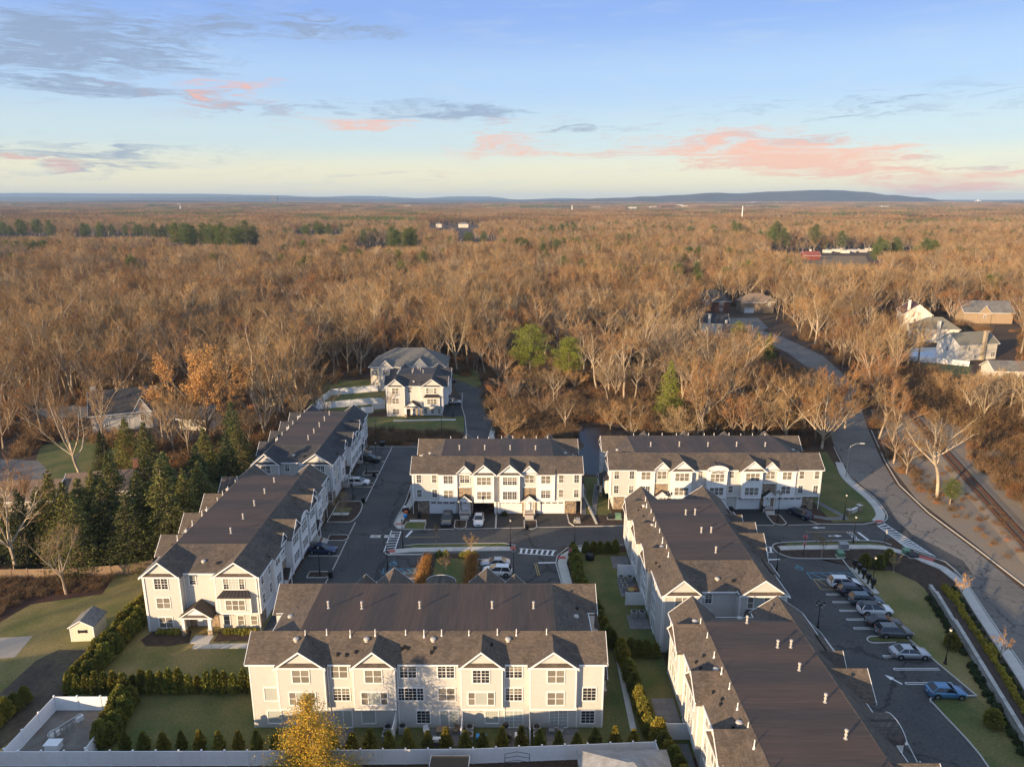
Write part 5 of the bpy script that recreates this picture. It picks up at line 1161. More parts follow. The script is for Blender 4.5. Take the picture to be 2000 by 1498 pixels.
for px, py, l in ((870, 1103, 'left'), (877, 1102, 'right')):
    R = empty('traffic_cone', (*gp(px, py), .115), 0, f'{l} one of two orange cones on the park lawn', 'traffic cone', 'orange cones'); inst('cone_body', cone, R); inst('band', band, R)
def ac(x, y, label, z=.05, group='air conditioning units on the patios'):
    R = empty('air_conditioner', (x, y, z), 0, label, 'air conditioner', group)
    inst('casing', once('acc', lambda: MB().box(-.42, .42, -.42, .42, 0, .85).mesh('casing', M_ACU)), R); inst('fan_grille', once('acg', lambda: MB()._lathe((0, 0, 0), [(.34, .852), (.34, .875), (.12, .885), (.10, .90)], 14).mesh('fan_grille', M_BLACK)), R)
def patio(x0, x1, y0, y1, z=.03):
    R = empty('patio', (0, 0, 0)); R['kind'] = 'structure'; nx_, ny = max(1, round((x1 - x0) / .9)), max(1, round((y1 - y0) / .9)); sx, sy = (x1 - x0) / nx_, (y1 - y0) / ny
    m = once(('pt', round(sx, 2), round(sy, 2)), lambda: MB().box(-sx / 2 + .015, sx / 2 - .015, -sy / 2 + .015, sy / 2 - .015, 0, .05).mesh('paver', M_PATIO))
    for i in range(nx_):
        for j in range(ny): inst('paver', m, R, (x0 + (i + .5) * sx, y0 + (j + .5) * sy, z - .02))
UX = -28.3
for s0, s1 in ((8.6, 11.0), (19.4, 22.6), (27.4, 30.0), (32.0, 35.6)): patio(UX + s0, UX + s1, 63.6, 66.3)
for s, y, l in ((14.8, 65.6, 'upper left unit of the pair by the second screen'), (14.8, 64.5, 'lower left unit of the pair by the second screen'), (16.4, 65.7, 'single unit right of that screen'), (23.7, 65.6, 'upper unit right of the third screen'), (23.7, 64.5, 'lower unit right of the third screen'), (31.0, 65.6, 'upper unit right of the last screen'), (31.0, 64.5, 'lower unit right of the last screen')):
    ac(UX + s, y, 'grey air conditioner, ' + l)
for i, (y0, y1) in enumerate(((93.2, 98.0), (85.0, 88.4), (101.5, 105.5), (66.4, 71.2), (58.6, 64.0))): patio(16.0 if i < 3 else 16.2, 18.8, y0, y1)
for x, y, l in ((16.6, 97.6, 'far left of the four'), (17.9, 97.5, 'far right of the four'), (16.7, 96.2, 'third of the four'), (16.8, 94.9, 'nearest of the four')): ac(x, y, f'grey air conditioner on the upper right patio, {l}')
for x, l in ((17.0, 'left'), (18.1, 'right')): ac(x, 88.0, f'grey air conditioner, {l} of the pair against the second white screen')
def chair(x, y, rz, label, m, z=.08, group='patio chairs'):
    R = empty('patio_chair', (x, y, z), rz, label, 'chair', group)
    inst('seat', once(('cs', m.name), lambda: MB().box(-.28, .28, -.28, .28, .38, .44).mesh('seat', m)), R); inst('backrest', once(('cb', m.name), lambda: MB().box(-.28, .28, .24, .3, .44, .95).mesh('backrest', m)), R)
    lg = once(('cl', m.name), lambda: MB().box(-.02, .02, -.02, .02, 0, .38).mesh('leg', m))
    for a in (-.25, .25):
        for b in (-.25, .25): inst('leg', lg, R, (a, b, 0))
        inst('armrest', once(('ca', m.name), lambda: MB().box(-.03, .03, -.28, .26, .62, .66).mesh('armrest', m)), R, (a * 1.1, 0, 0))
def table(x, y, w, d, h, m, label, z=.08, rnd=False):
    R = empty('patio_table', (x, y, z), 0, label, 'table')
    (MB()._lathe((0, 0, 0), [(w / 2, h - .04), (w / 2, h)], 14) if rnd else MB().box(-w / 2, w / 2, -d / 2, d / 2, h - .05, h)).build('tabletop', m, R)
    for a in (-1, 1):
        for b in (-1, 1): inst('leg', once(('tl', h, m.name), lambda: MB().box(-.025, .025, -.025, .025, 0, h - .05).mesh('leg', m)), R, (a * w * .33, b * d * .33, 0))
chair(UX + 32.6, 65.6, 0, 'left grey patio chair on the rightmost front patio', M_ACU); chair(UX + 33.6, 65.5, -.2, 'right grey patio chair on the rightmost front patio', M_ACU)
chair(UX + 22.2, 65.6, -.5, 'brown patio chair by the sliding door on the middle patio', M_WOODF); chair(UX + 19.0, 65.4, .4, 'white patio chair left of the middle sliding door', M_WHITE); chair(UX + 28.0, 64.4, 2.6, 'dark patio chair next to the blue toy', M_BLACK)
table(UX + 20.8, 65.4, 1.4, .9, .7, M_WOODF, 'wooden table in front of the middle sliding door'); table(UX + 29.2, 64.6, 1.2, .8, .6, M_WHITE, 'pale low table on the third patio'); table(17.6, 94.3, 1.2, 1.2, .55, M_YEL, 'small yellow play table on the upper right patio', rnd=True)
R = empty('garden_sofa', (UX + 20.8, 64.1, .08), 0, 'white and brown garden sofa on the middle front patio', 'sofa'); MB().box(-1, 1, -.35, .35, .1, .42).build('seat', M_WOODF, R); MB().box(-1, 1, -.42, -.3, .42, .8).build('backrest', M_WHITE, R); MB().box(-.95, .95, -.28, .33, .42, .52).build('cushion', M_WHITE, R)
M_TOYB = mat('bright_blue_plastic', (0.02, .25, .62), .4, .05, 1.0)
R = empty('toy_cart', (UX + 25.0, 64.6, .05), 0, 'bright blue plastic toy cart near the third screen', 'toy'); MB().box(-.55, .55, -.3, .3, .18, .55).build('body', M_TOYB, R)
for a in (-.4, .4):
    for b in (-.3, .3): inst('wheel', once('tw', lambda: MB().tube([(0, -.04, 0), (0, .04, 0)], .16, 10).mesh('wheel', M_BLACK)), R, (a, b, .16))
R = empty('barbecue', (UX + 27.6, 65.7, .08), 0, 'black barbecue left of the gridded sliding door', 'barbecue'); MB()._lathe((0, 0, 0), [(.15, .6), (.32, .75), (.34, .9), (.25, 1.08), (.05, 1.15)], 12).build('bowl', M_BLACK, R)
for k in range(3): a = k * 2.09; inst('leg', once(('bl', k), lambda: MB().bar((math.cos(a) * .3, math.sin(a) * .3, 0), (math.cos(a) * .12, math.sin(a) * .12, .65), .03).mesh('leg', M_BLACK)), R)
for (x, y, c, l) in ((17.2, 95.2, M_RED, 'red'), (18.3, 94.8, M_ORANGE, 'orange')):
    R = empty('play_chair', (x, y, .06), .4, f'{l} plastic play chair on the upper right patio', 'chair'); MB().box(-.25, .25, -.25, .25, .2, .28).build('seat', c, R); MB().box(-.25, .25, .2, .27, .28, .6).build('backrest', c, R)
    inst('leg', MB().box(-.2, -.14, -.2, -.14, 0, .2).box(.14, .2, -.2, -.14, 0, .2).box(.14, .2, .14, .2, 0, .2).box(-.2, -.14, .14, .2, 0, .2).mesh('leg', c), R)
for i, (px, py, c, l) in enumerate(((791, 995, M_WHITE, 'white bag'), (793, 1004, M_ORANGE, 'orange bucket'), (792, 1011, M_TOYB, 'blue bucket'))):
    x, y = gp(px, py); tag(MB().lathe((x, y, .03), [(.28, 0), (.36, .5), (.3, .6)], 10).build('bucket', c), f'{l} in the little bed left of the middle row', 'bucket')
# shelf in the open garage, swing-like frame in the garden below
R = empty('storage_shelf', (-3.9, 124.2, 0), 0, 'shelf with reddish boxes inside the open garage', 'shelf')
for z in (.1, .8, 1.5): MB().box(-.7, .7, -.25, .25, z, z + .05).build('shelf_board', M_WOODF, R)
for a in (-.68, .68): MB().box(a - .03, a + .03, -.25, .25, 0, 1.8).build('upright', M_WOODF, R)
for a, z, c in ((-.4, .86, M_BRICK), (.3, .86, M_ORANGE), (0, .16, M_BRICK)): MB().box(a - .25, a + .25, -.2, .2, z, z + .4).build('box', c, R)
x, y = gp(1010, 1488, 1.0); R = empty('swing_seat', (x, y - 1.0, 0), 0, 'garden swing seat frame with curved bare canopy bars at the bottom edge', 'swing seat')
for a in (-1.3, 1.3): MB().tube([(a, -.9, 0), (a * .95, -.3, 1.7), (a * .95, .9, 2.1)], .035, 6).build('frame', M_BLACK, R); MB().tube([(a, .9, 0), (a * .95, .2, 1.9)], .035, 6).build('frame', M_BLACK, R)
for q in (0, .33, .66, 1.0): MB().tube([(-1.24, -.3 + 1.2 * q, 1.7 + .4 * q), (0, -.3 + 1.2 * q, 1.95 + .4 * q), (1.24, -.3 + 1.2 * q, 1.7 + .4 * q)], .025, 6).build('canopy_bar', M_BLACK, R)
MB().box(-1.0, 1.0, -.2, .4, .5, .58).build('seat', M_WOODF, R)

# ---- cars
def paint(name, c, metal=.3, rough=.35): return once(('paint', name), lambda: mat(name + '_car_paint', c, rough, .03, 1.0, metal=metal, coat=.6, spec=.5))
M_CGL = mat('car_glass', (0.012, 0.015, 0.018), 0.06, 0.1, 1.0, spec=0.8); M_TYRE = mat('tyre_rubber', (0.015, 0.015, 0.015), .8, .1, 1.0); M_RIM = mat('alloy_rim', (0.35, .35, .36), .35, .05, 1.0, metal=.7)
M_HEAD = mat('headlight_lens', (0.55, .57, .6), .1, .05, 1.0, spec=.8); M_TAIL = mat('tail_light_lens', (0.35, .01, .012), .15, .05, 1.0, spec=.7)
def car_meshes(kind, pm, roofm=None):
    def f():
        suv = kind in ('suv', 'pickup'); L, Wd = (4.65, 1.88) if suv else ((4.35, 1.78) if kind == 'hatch' else (4.8, 1.84)); g = .22 if suv else .16; hw = Wd / 2
        belt = 1.05 if suv else .90
        st_ = {'suv': [(-.5, .72, .86), (-.49, .86, .95), (-.44, .93, 1.05), (-.2, 1, 1.06), (.1, 1, 1.05), (.24, 1, 1.03), (.38, .98, .98), (.46, .90, .88), (.495, .72, .70)],
               'sedan': [(-.5, .74, .78), (-.49, .86, .88), (-.40, .94, .98), (-.2, 1, .95), (.1, 1, .93), (.22, 1, .92), (.38, .97, .83), (.46, .88, .74), (.495, .70, .60)]}['suv' if suv else 'sedan']
        vs, fs = [], []; n = 12
        for x, w, zt in st_:
            y = hw * w; zb = g + (.12 if abs(x) > .45 else 0); zm = (zb + zt) / 2
            vs += [(x * L, sy * yy, z) for sy, lst in ((1, [(.0, zb), (y * .85, zb), (y, zb + .14), (y, zm + .06), (y * .96, zt - .07), (y * .82, zt)]), (-1, [(y * .82, zt), (y * .96, zt - .07), (y, zm + .06), (y, zb + .14), (y * .85, zb), (.0001, zb)])) for yy, z in lst]
        for i in range(len(st_) - 1):
            for k in range(n): a, b = i * n + k, i * n + (k + 1) % n; fs.append((a, a + n, b + n, b))
        fs.append(tuple(range(n))); fs.append(tuple(range(len(vs) - 1, len(vs) - n - 1, -1)))
        body = MB().add(vs, fs).mesh('body', pm); body.polygons.foreach_set('use_smooth', [len(p.vertices) == 4 for p in body.polygons])
        rb0, rb1, rt0, rt1, zr = {'suv': (-.475, .27, -.385, .04, 1.62), 'sedan': (-.41, .24, -.22, .03, 1.40), 'hatch': (-.47, .24, -.30, .03, 1.41), 'pickup': (-.12, .25, -.08, .10, 1.72)}[kind]
        zb = belt - .06; yb, yt = hw * .93, hw * .66
        e = .03
        def ring(x0, x1, y, z): return [(x0 * L, -y, z), (x1 * L, -y, z), (x1 * L, y, z), (x0 * L, y, z)]
        bx = [(0, 3, 2, 1), (4, 5, 6, 7), (0, 1, 5, 4), (1, 2, 6, 5), (2, 3, 7, 6), (3, 0, 4, 7)]
        glass = MB().add(ring(rb0, rb1, yb, zb) + ring(rt0, rt1, yt, zr - .04), bx).mesh('windows', M_CGL)
        roof = MB()
        roof.add(ring(rt0 - .004, rt1 + .004, yt + .012, zr - .05) + ring(rt0 + .02, rt1 - .02, yt - .12, zr + .01), bx)
        roof = roof.mesh('car_roof', roofm or pm)
        pil = MB()
        for sy in (-1, 1):
            for (xb, xt, w) in ((rb0, rt0, .10), (rb1, rt1, .06), ((rb0 + rb1) / 2 - .02, (rt0 + rt1) / 2 - .01, .06)):
                pil.bar((xb * L, sy * (yb - .0), zb), (xt * L, sy * (yt + .0), zr - .04), w, .05)
        pil = pil.mesh('pillars', pm)
        R_ = .36 if suv else .33
        wheel = MB().tube([(0, -.11, 0), (0, -.12, 0), (0, .12, 0), (0, .11, 0)], [R_ - .03, R_, R_, R_ - .03], 18).mesh('tyre', M_TYRE); rim = MB().tube([(0, -.13, 0), (0, .13, 0)], [R_ * .62, R_ * .62], 12).mesh('rim', M_RIM)
        arch = MB().tube([(0, -.02, 0), (0, .02, 0)], R_ + .07, 18).mesh('wheel_arch', M_TYRE)  # flat black disc drawn as the shade inside the arch, no real hollow
        hl = MB().box(-.09, .09, -.2, .2, -.06, .06).mesh('headlight', M_HEAD); tl = MB().box(-.06, .06, -.17, .17, -.08, .08).mesh('tail_light', M_TAIL)
        mir = MB().box(-.08, .08, -.1, .1, -.06, .07).mesh('wing_mirror', pm); pl = MB().box(-.01, .01, -.17, .17, -.06, .06).mesh('number_plate', M_WHITE)
        gr = MB().box(-.02, .02, -.4, .4, -.09, .09).mesh('grille', M_BLACK)
        return L, hw, R_, zr, zb, rb1, body, glass, roof, pil, wheel, rim, arch, hl, tl, mir, pl, gr
    return once(('car', kind, pm.name, roofm.name if roofm else ''), f)
def car(px, py, ang, kind, pm, label, roofm=None, z=.035, group=None, world=None):
    x, y = world or gp(px, py, .6); L, hw, r, zr, zb, rb1, body, glass, roof, pil, wheel, rim, arch, hl, tl, mir, pl, gr = car_meshes(kind, pm, roofm)
    R = empty('parked_car', (x, y, z), ang, label, 'car', group); inst('body', body, R); inst('windows', glass, R); inst('roof', roof, R); inst('pillars', pil, R)
    for sx in (-.31, .31):
        for sy in (-1, 1):
            w = inst('wheel', wheel, R, (sx * L, sy * (hw - .11), r)); inst('rim', rim, w); inst('wheel_arch', arch, R, (sx * L, sy * (hw - .012), r + .02))  # wheel_arch: flat black disc standing in for the shade inside the arch
    for sy in (-1, 1):
        inst('headlight', hl, R, (.455 * L, sy * hw * .68, .62 if kind != 'suv' else .76)); inst('tail_light', tl, R, (-.475 * L, sy * hw * .72, .80 if kind != 'suv' else .95)); inst('wing_mirror', mir, R, ((rb1 - .06) * L, sy * (hw + .06), zb + .06))
    inst('number_plate', pl, R, (-.502 * L, 0, .62)); inst('grille', gr, R, (.492 * L, 0, .5))
WHP, NAVY, BLG, DKG, GRY, SIL, BLU, BLK, SKYB = paint('white', (.70, .70, .70), 0), paint('navy', (.012, .02, .05)), paint('blue_grey', (.08, .12, .15)), paint('charcoal', (.03, .034, .04)), paint('grey', (.11, .115, .12)), paint('silver', (.42, .43, .45), .5), paint('deep_blue', (.01, .03, .11)), paint('black', (.008, .008, .010)), paint('sky_blue', (.07, .20, .36))
G1 = 'cars parked in the right car park'
car(1649, 1138, rad(-3), 'suv', WHP, 'white car at the top of the right car park by the mailboxes', group=G1); car(1668, 1153, rad(-5), 'suv', NAVY, 'dark navy car, second from the top of the right car park', group=G1)
car(1691, 1171, rad(-4), 'suv', BLG, 'blue-grey car between the navy and the black-roofed white one', group=G1); car(1709, 1190, rad(-2), 'suv', WHP, 'white car with a black roof in the right car park', BLK, group=G1)
car(1727, 1214, rad(-6), 'sedan', DKG, 'charcoal car between the black-roofed white one and the grey one', group=G1); car(1746, 1233, rad(-2), 'suv', GRY, 'grey car just above the kerb island', group=G1)
car(1777, 1273, rad(-2), 'sedan', SIL, 'silver car just below the kerb island', group=G1); car(1848, 1349, rad(-3), 'hatch', SKYB, 'light blue hatchback alone near the lower kerb', group=G1)
car(630, 1072, rad(-6), 'sedan', BLU, 'deep blue car on a driveway of the left row'); car(700, 942, rad(0), 'suv', WHP, 'white car with dark glass on a driveway of the far left row'); car(724, 897, rad(0), 'suv', BLK, 'black car at the top of the left car park'); car(707, 886, rad(0), 'pickup', DKG, 'dark pickup behind the black car by the far left row')
car(873, 1014, rad(-90), 'suv', GRY, 'grey family car facing us before the closed garage'); car(935, 1014, rad(-90), 'sedan', WHP, 'white car facing us before the open garage')
car(967, 1099, rad(180), 'sedan', SIL, 'silver car in the middle car park, the farther of two'); car(971, 1115, rad(176), 'suv', WHP, 'white car in the middle car park, the nearer of two')
car(1563, 1002, rad(118), 'suv', NAVY, 'dark navy car seen from behind at the arched row'); car(886, 785, rad(0), 'suv', SIL, 'silver car beside the small distant block'); car(880, 742, rad(-60), 'suv', BLK, 'black car behind the small distant block')

# ---- far structures
x, y = gp(551, 420); y = 9000; x = -449 / FPX * y * 1.0
R = empty('office_tower', (x, y, 0), 0, 'dark office tower alone on the far left horizon', 'tower'); MB().box(-38, 38, -20, 20, 0, 126).build('tower_block', mat('tower_cladding', (.10, .085, .08), .6, .1, .01), R); MB().box(-12, 12, -8, 8, 126, 134).build('plant_room', MATS['tower_cladding'], R)
for k in range(-3, 4): inst('window_band', once('wb', lambda: MB().box(-2, 2, -.4, 0, 20, 120).mesh('window_band', M_GLASS)), R, (k * 9.5, -20, 0))
x, y = gp(1448, 440); tag(MB().lathe((x, y, 0), [(1.6, 0), (1.3, 30), (1.0, 47)], 8).build('mast', M_WHITE), 'tall white mast rising from the woods on the right', 'mast')
for px, l in ((371, 'left'), (549 + 565, 'middle')):
    x = (px - 1000) / FPX * 3500; tag(MB().lathe((x, 3500, 0), [(3, 0), (2, 40)], 6).build('mast', M_WHITE), f'tiny pale mast on the {l} of the far plain', 'mast')
x = (1880 - 1000) / FPX * 11500; R = empty('cooling_towers', (x, 11500, 20), 0, 'pale group of far towers at the foot of the hill on the right', 'industrial towers')
for k, (dx, h) in enumerate(((-30, 55), (10, 70), (50, 60))): MB().lathe((dx, 0, 0), [(22, 0), (15, h * .6), (17, h)], 14).build('tower', M_WHITE, R)
rg_ = random.Random(31)
pale = mat('far_pale_roof', (.5, .48, .45), .8, .1, .02)
for k in range(26):
    px, yy = rg_.uniform(1150, 1990) if k < 16 else rg_.uniform(0, 1100), rg_.uniform(4200, 7600); x = (px - 1000) / FPX * yy
    tag(MB().box(x - 22, x + 22, yy - 10, yy + 10, land_z(x, yy) + 0, land_z(x, yy) + 27).build('distant_building', pale), 'tiny pale building speck far off on the wooded plain', 'building', 'tiny pale buildings on the far plain')
for k in range(9):
    x, y = gp(1612 + k * 10 + rg_.uniform(-3, 3), 492 + rg_.uniform(-3, 3)); tag(MB().box(x - 4, x + 4, y - 3, y + 3, 0, 3.2).build('distant_shed', pale if k % 2 else M_WH), 'tiny pale shed or vehicle by the trees beyond the hay field', 'shed', 'small pale sheds beyond the hay field')
# ================================================================ trees and planting
def leafmat(name, col, col2, obj_var=0.25, rough=0.9, trans=0.0):
    m = bpy.data.materials.new(name); m.use_nodes = True; N, L = m.node_tree.nodes, m.node_tree.links; b = N['Principled BSDF']
    b.inputs['Roughness'].default_value = rough; b.inputs['Specular IOR Level'].default_value = 0.2
    oi = N.new('ShaderNodeObjectInfo'); g = N.new('ShaderNodeNewGeometry')
    mx = N.new('ShaderNodeMix'); mx.data_type = 'RGBA'; mx.inputs[6].default_value = (*col, 1); mx.inputs[7].default_value = (*col2, 1)
    r2 = N.new('ShaderNodeMath'); r2.operation = 'FRACT'; r3 = N.new('ShaderNodeMath'); r3.operation = 'MULTIPLY'; r3.inputs[1].default_value = 7.31
    L.new(oi.outputs['Random'], r3.inputs[0]); L.new(r3.outputs[0], r2.inputs[0]); L.new(r2.outputs[0], mx.inputs[0])
    v = N.new('ShaderNodeMapRange'); v.inputs[3].default_value = 1 - obj_var; v.inputs[4].default_value = 1 + obj_var; L.new(oi.outputs['Random'], v.inputs[0])
    w = N.new('ShaderNodeMapRange'); w.inputs[3].default_value = 0.7; w.inputs[4].default_value = 1.3; L.new(g.outputs['Random Per Island'], w.inputs[0])
    mu = N.new('ShaderNodeMath'); mu.operation = 'MULTIPLY'; L.new(v.outputs[0], mu.inputs[0]); L.new(w.outputs[0], mu.inputs[1])
    sc = N.new('ShaderNodeVectorMath'); sc.operation = 'SCALE'; L.new(mx.outputs[2], sc.inputs[0]); L.new(mu.outputs[0], sc.inputs['Scale'])
    L.new(sc.outputs[0], b.inputs['Base Color']); MATS[name] = m; return m
M_BARK = leafmat('grey_brown_bark', (0.25, 0.19, 0.135), (0.33, 0.27, 0.20), 0.25)
M_PBARK = leafmat('pale_bark', (0.34, 0.28, 0.20), (0.42, 0.35, 0.26), 0.2)
M_TWIG = leafmat('brown_twigs', (0.31, 0.178, 0.072), (0.28, 0.205, 0.112), 0.4)
M_TWIGG = leafmat('grey_twigs', (0.22, 0.160, 0.105), (0.31, 0.235, 0.155), 0.35)
M_TWIGR = leafmat('reddish_twigs', (0.31, 0.145, 0.055), (0.17, 0.100, 0.052), 0.4)
M_BRUSH = leafmat('dull_brown_brush', (0.20, 0.125, 0.065), (0.16, 0.11, 0.065), 0.35)
M_OAKL = leafmat('dry_orange_leaves', (0.60, 0.34, 0.13), (0.60, 0.34, 0.13), 0.1)
M_YLEAF = leafmat('yellow_leaves', (0.50, 0.30, 0.035), (0.50, 0.30, 0.035), 0.05)
M_YGLEAF = leafmat('yellow_green_leaves', (0.22, 0.20, 0.03), (0.22, 0.20, 0.03), 0.05)
M_SPRUCE = leafmat('dark_spruce_needles', (0.06, 0.078, 0.026), (0.15, 0.14, 0.032), 0.3)
M_PINE = leafmat('green_pine_needles', (0.115, 0.145, 0.030), (0.08, 0.115, 0.035), 0.25)
M_ARB = leafmat('arborvitae_green', (0.16, 0.175, 0.035), (0.23, 0.19, 0.032), 0.25)
M_GOLD = leafmat('golden_shrub', (0.34, 0.26, 0.03), (0.24, 0.20, 0.03), 0.2)
M_SHRUB = leafmat('dark_evergreen_shrub', (0.035, 0.055, 0.02), (0.05, 0.06, 0.02), 0.2)
M_ORSH = leafmat('orange_brown_grass', (0.34, 0.17, 0.05), (0.28, 0.15, 0.05), 0.2)
M_MAROON = leafmat('maroon_shrub', (0.12, 0.03, 0.035), (0.10, 0.04, 0.03), 0.2)

class Tri:
    def __init__(s): s.v, s.f = [], []
    def tube(s, a, b, r0, r1, n):
        a, b = np.array(a), np.array(b); d = b - a; d = d / (np.linalg.norm(d) + 1e-9)
        u = np.cross(d, (1, 0, 0) if abs(d[0]) < .8 else (0, 1, 0)); u /= np.linalg.norm(u); w = np.cross(d, u); k = len(s.v)
        for p, r in ((a, r0), (b, r1)):
            for i in range(n): t = 2 * math.pi * i / n; s.v.append(p + r * (math.cos(t) * u + math.sin(t) * w))
        for i in range(n): j = (i + 1) % n; s.f.append((k + i, k + j, k + n + j, k + n + i))
    def blade(s, a, b, w, rg):
        a, b = np.array(a), np.array(b); d = b - a; u = np.cross(d, rg.normal(size=3)); u = u / (np.linalg.norm(u) + 1e-9) * w / 2; k = len(s.v)
        s.v += [a - u, a + u, b]; s.f.append((k, k + 1, k + 2))
    def leaf(s, p, r, rg, up=0.0, asp=1.0):
        n = rg.normal(size=3); n[2] = abs(n[2]) + up; n /= np.linalg.norm(n); u = np.cross(n, rg.normal(size=3)); u /= np.linalg.norm(u) + 1e-9; w = np.cross(n, u) * asp; k = len(s.v)
        s.v += [p + r * u, p + r * w, p - r * u, p - r * w]; s.f.append((k, k + 1, k + 2, k + 3))
    def mesh(s, name, m):
        me = bpy.data.meshes.new(name); me.from_pydata([tuple(map(float, v)) for v in s.v], [], s.f); me.materials.append(m); return me
def unit(v): return v / (np.linalg.norm(v) + 1e-9)
def bare_tree(seed, h, wid, fork=0.35, twigs=1.0, leafy=None, tw=0.04, up=0.5, leaf=(.08, .16), limbs=None):
    """a trunk forking into a fan of rising limbs, down to thin branches, and a crown of fine upswept twigs"""
    rg = np.random.default_rng(seed); T, C = Tri(), Tri(); LF = Tri(); Z = np.array((0, 0, 1.0))
    def limb(p, d, ln, r0, r1, lev, sink):
        seg = (5, 4, 3, 2)[lev]; pts = [p]; q = p; dd = d
        for i in range(seg):
            dd = unit(dd + rg.normal(size=3) * (.07, .12, .15, .18)[lev] + Z * up * (.0, .10, .10, .08)[lev]); nq = q + dd * ln / seg
            a, b = r0 + (r1 - r0) * i / seg, r0 + (r1 - r0) * (i + 1) / seg
            sink.tube(q, nq, a, b, (7, 5, 3, 3)[lev]); pts.append(nq); q = nq
        return pts, dd
    def at(pts, t):
        k = min(len(pts) - 2, int(t * (len(pts) - 1))); f = t * (len(pts) - 1) - k; return pts[k] + (pts[k + 1] - pts[k]) * f, unit(pts[k + 1] - pts[k])
    hf = fork * h; R0 = h * .0155; top, _ = limb(np.array((0, 0, -.3)), unit(np.array((rg.normal() * .04, rg.normal() * .04, 1))), hf + .3, R0, R0 * .72, 0, T)
    n1 = limbs or int(rg.integers(4, 7)); a0 = rg.uniform(0, 6.28); rest = h - hf
    mains = []
    for i in range(n1 + 1):
        lead = i == n1; az = a0 + i * 6.283 / n1 + rg.uniform(-.35, .35); sp = 0 if lead else wid / 2 / rest * rg.uniform(.7, 1.15)
        d = unit(np.array((math.cos(az) * sp, math.sin(az) * sp, 1.0)) + rg.normal(size=3) * .05); b = at(top, 1 if lead or i < 3 else rg.uniform(.6, .98))[0]
        mains.append(limb(b, unit(d + np.array((math.cos(az), math.sin(az), 0)) * (0 if lead else .25)), rest * rg.uniform(.62, .86), R0 * (.5 if not lead else .6), R0 * .12, 1, T)[0])
    for pts in mains:
        L1 = sum(np.linalg.norm(pts[k + 1] - pts[k]) for k in range(len(pts) - 1))
        for j in range(int(rg.integers(7, 10))):
            t = rg.uniform(.15, 1) ** .8; b, dd = at(pts, t); az = rg.uniform(0, 6.28); out = unit(np.array((b[0], b[1], 0)) * .35 / (wid / 4) + np.array((math.cos(az), math.sin(az), 0)))
            p2, d2 = limb(b, unit(dd * .7 + out * rg.uniform(.5, .85) + Z * .25), L1 * rg.uniform(.28, .45) * (1.2 - .55 * t), R0 * .2 * (1.2 - .6 * t), R0 * .06, 2, T)
            L2 = np.linalg.norm(p2[-1] - p2[0])
            for k in range(int(rg.integers(4, 7))):
                b3, d3 = at(p2, rg.uniform(.2, 1)); p3, e3 = limb(b3, unit(d3 * .8 + rg.normal(size=3) * .5 + Z * .35), L2 * rg.uniform(.4, .6), .028, .014, 3, C)
                for _ in range(int(8 * twigs)):
                    b4, _d = at(p3, rg.uniform(.05, 1)); e = unit(e3 * .9 + rg.normal(size=3) * .42 + Z * .38); l2 = rg.uniform(.55, 1.5) * h / 20
                    C.blade(b4, b4 + e * l2, tw, rg)
                    if rg.random() < .55: m = b4 + e * l2 * rg.uniform(.3, .7); C.blade(m, m + unit(e + rg.normal(size=3) * .6) * l2 * .6, tw * .8, rg)
                    if leafy:
                        for _ in range(leafy): LF.leaf(b4 + e * l2 * rg.uniform(0, 1) + rg.normal(size=3) * .18, rg.uniform(*leaf), rg)
    return T, C, LF
def conifer(seed, h, r, style='spruce'):
    rg = np.random.default_rng(seed); T, C = Tri(), Tri()
    T.tube((0, 0, -.2), (0, 0, h * .95), h * .016, .03, 6)
    n = int(h * (3.2 if style == 'spruce' else 2.3))
    for i in range(n):
        t = (i + rg.random()) / n; z = h * ((.06 if style == 'spruce' else .25) + (.92 if style == 'spruce' else .72) * t)
        prof = (1 - t) ** .85 if style == 'spruce' else (math.sin(math.pi * min(1, (t * .85 + .18))) ** .6)
        R = r * prof * rg.uniform(.75, 1.15) + .25; nb = int(rg.integers(5, 8)) if style == 'spruce' else int(rg.integers(3, 5))
        for k in range(nb):
            a = rg.uniform(0, 2 * math.pi); L = R * rg.uniform(.7, 1.1); droop = -.28 if style == 'spruce' else .25
            tip = np.array((math.cos(a) * L, math.sin(a) * L, z + droop * L)); base = np.array((0, 0, z))
            T.tube(base, tip, .05, .015, 3)
            m = int(L * (13 if style == 'spruce' else 5)) + 3
            for _ in range(m):
                s = rg.uniform(.25, 1.02); p = base + (tip - base) * s; sw = (.16 + .2 * (1 - s)) * L if style == 'spruce' else .45
                p = p + rg.normal(size=3) * np.array((sw, sw, .14 if style == 'spruce' else .3))
                if style == 'spruce': C.leaf(p, rg.uniform(.13, .28), rg, .8, .45)
                else:
                    for _ in range(5): C.leaf(p + rg.normal(size=3) * .22, rg.uniform(.10, .22), rg, .2, .4)
    return T, C
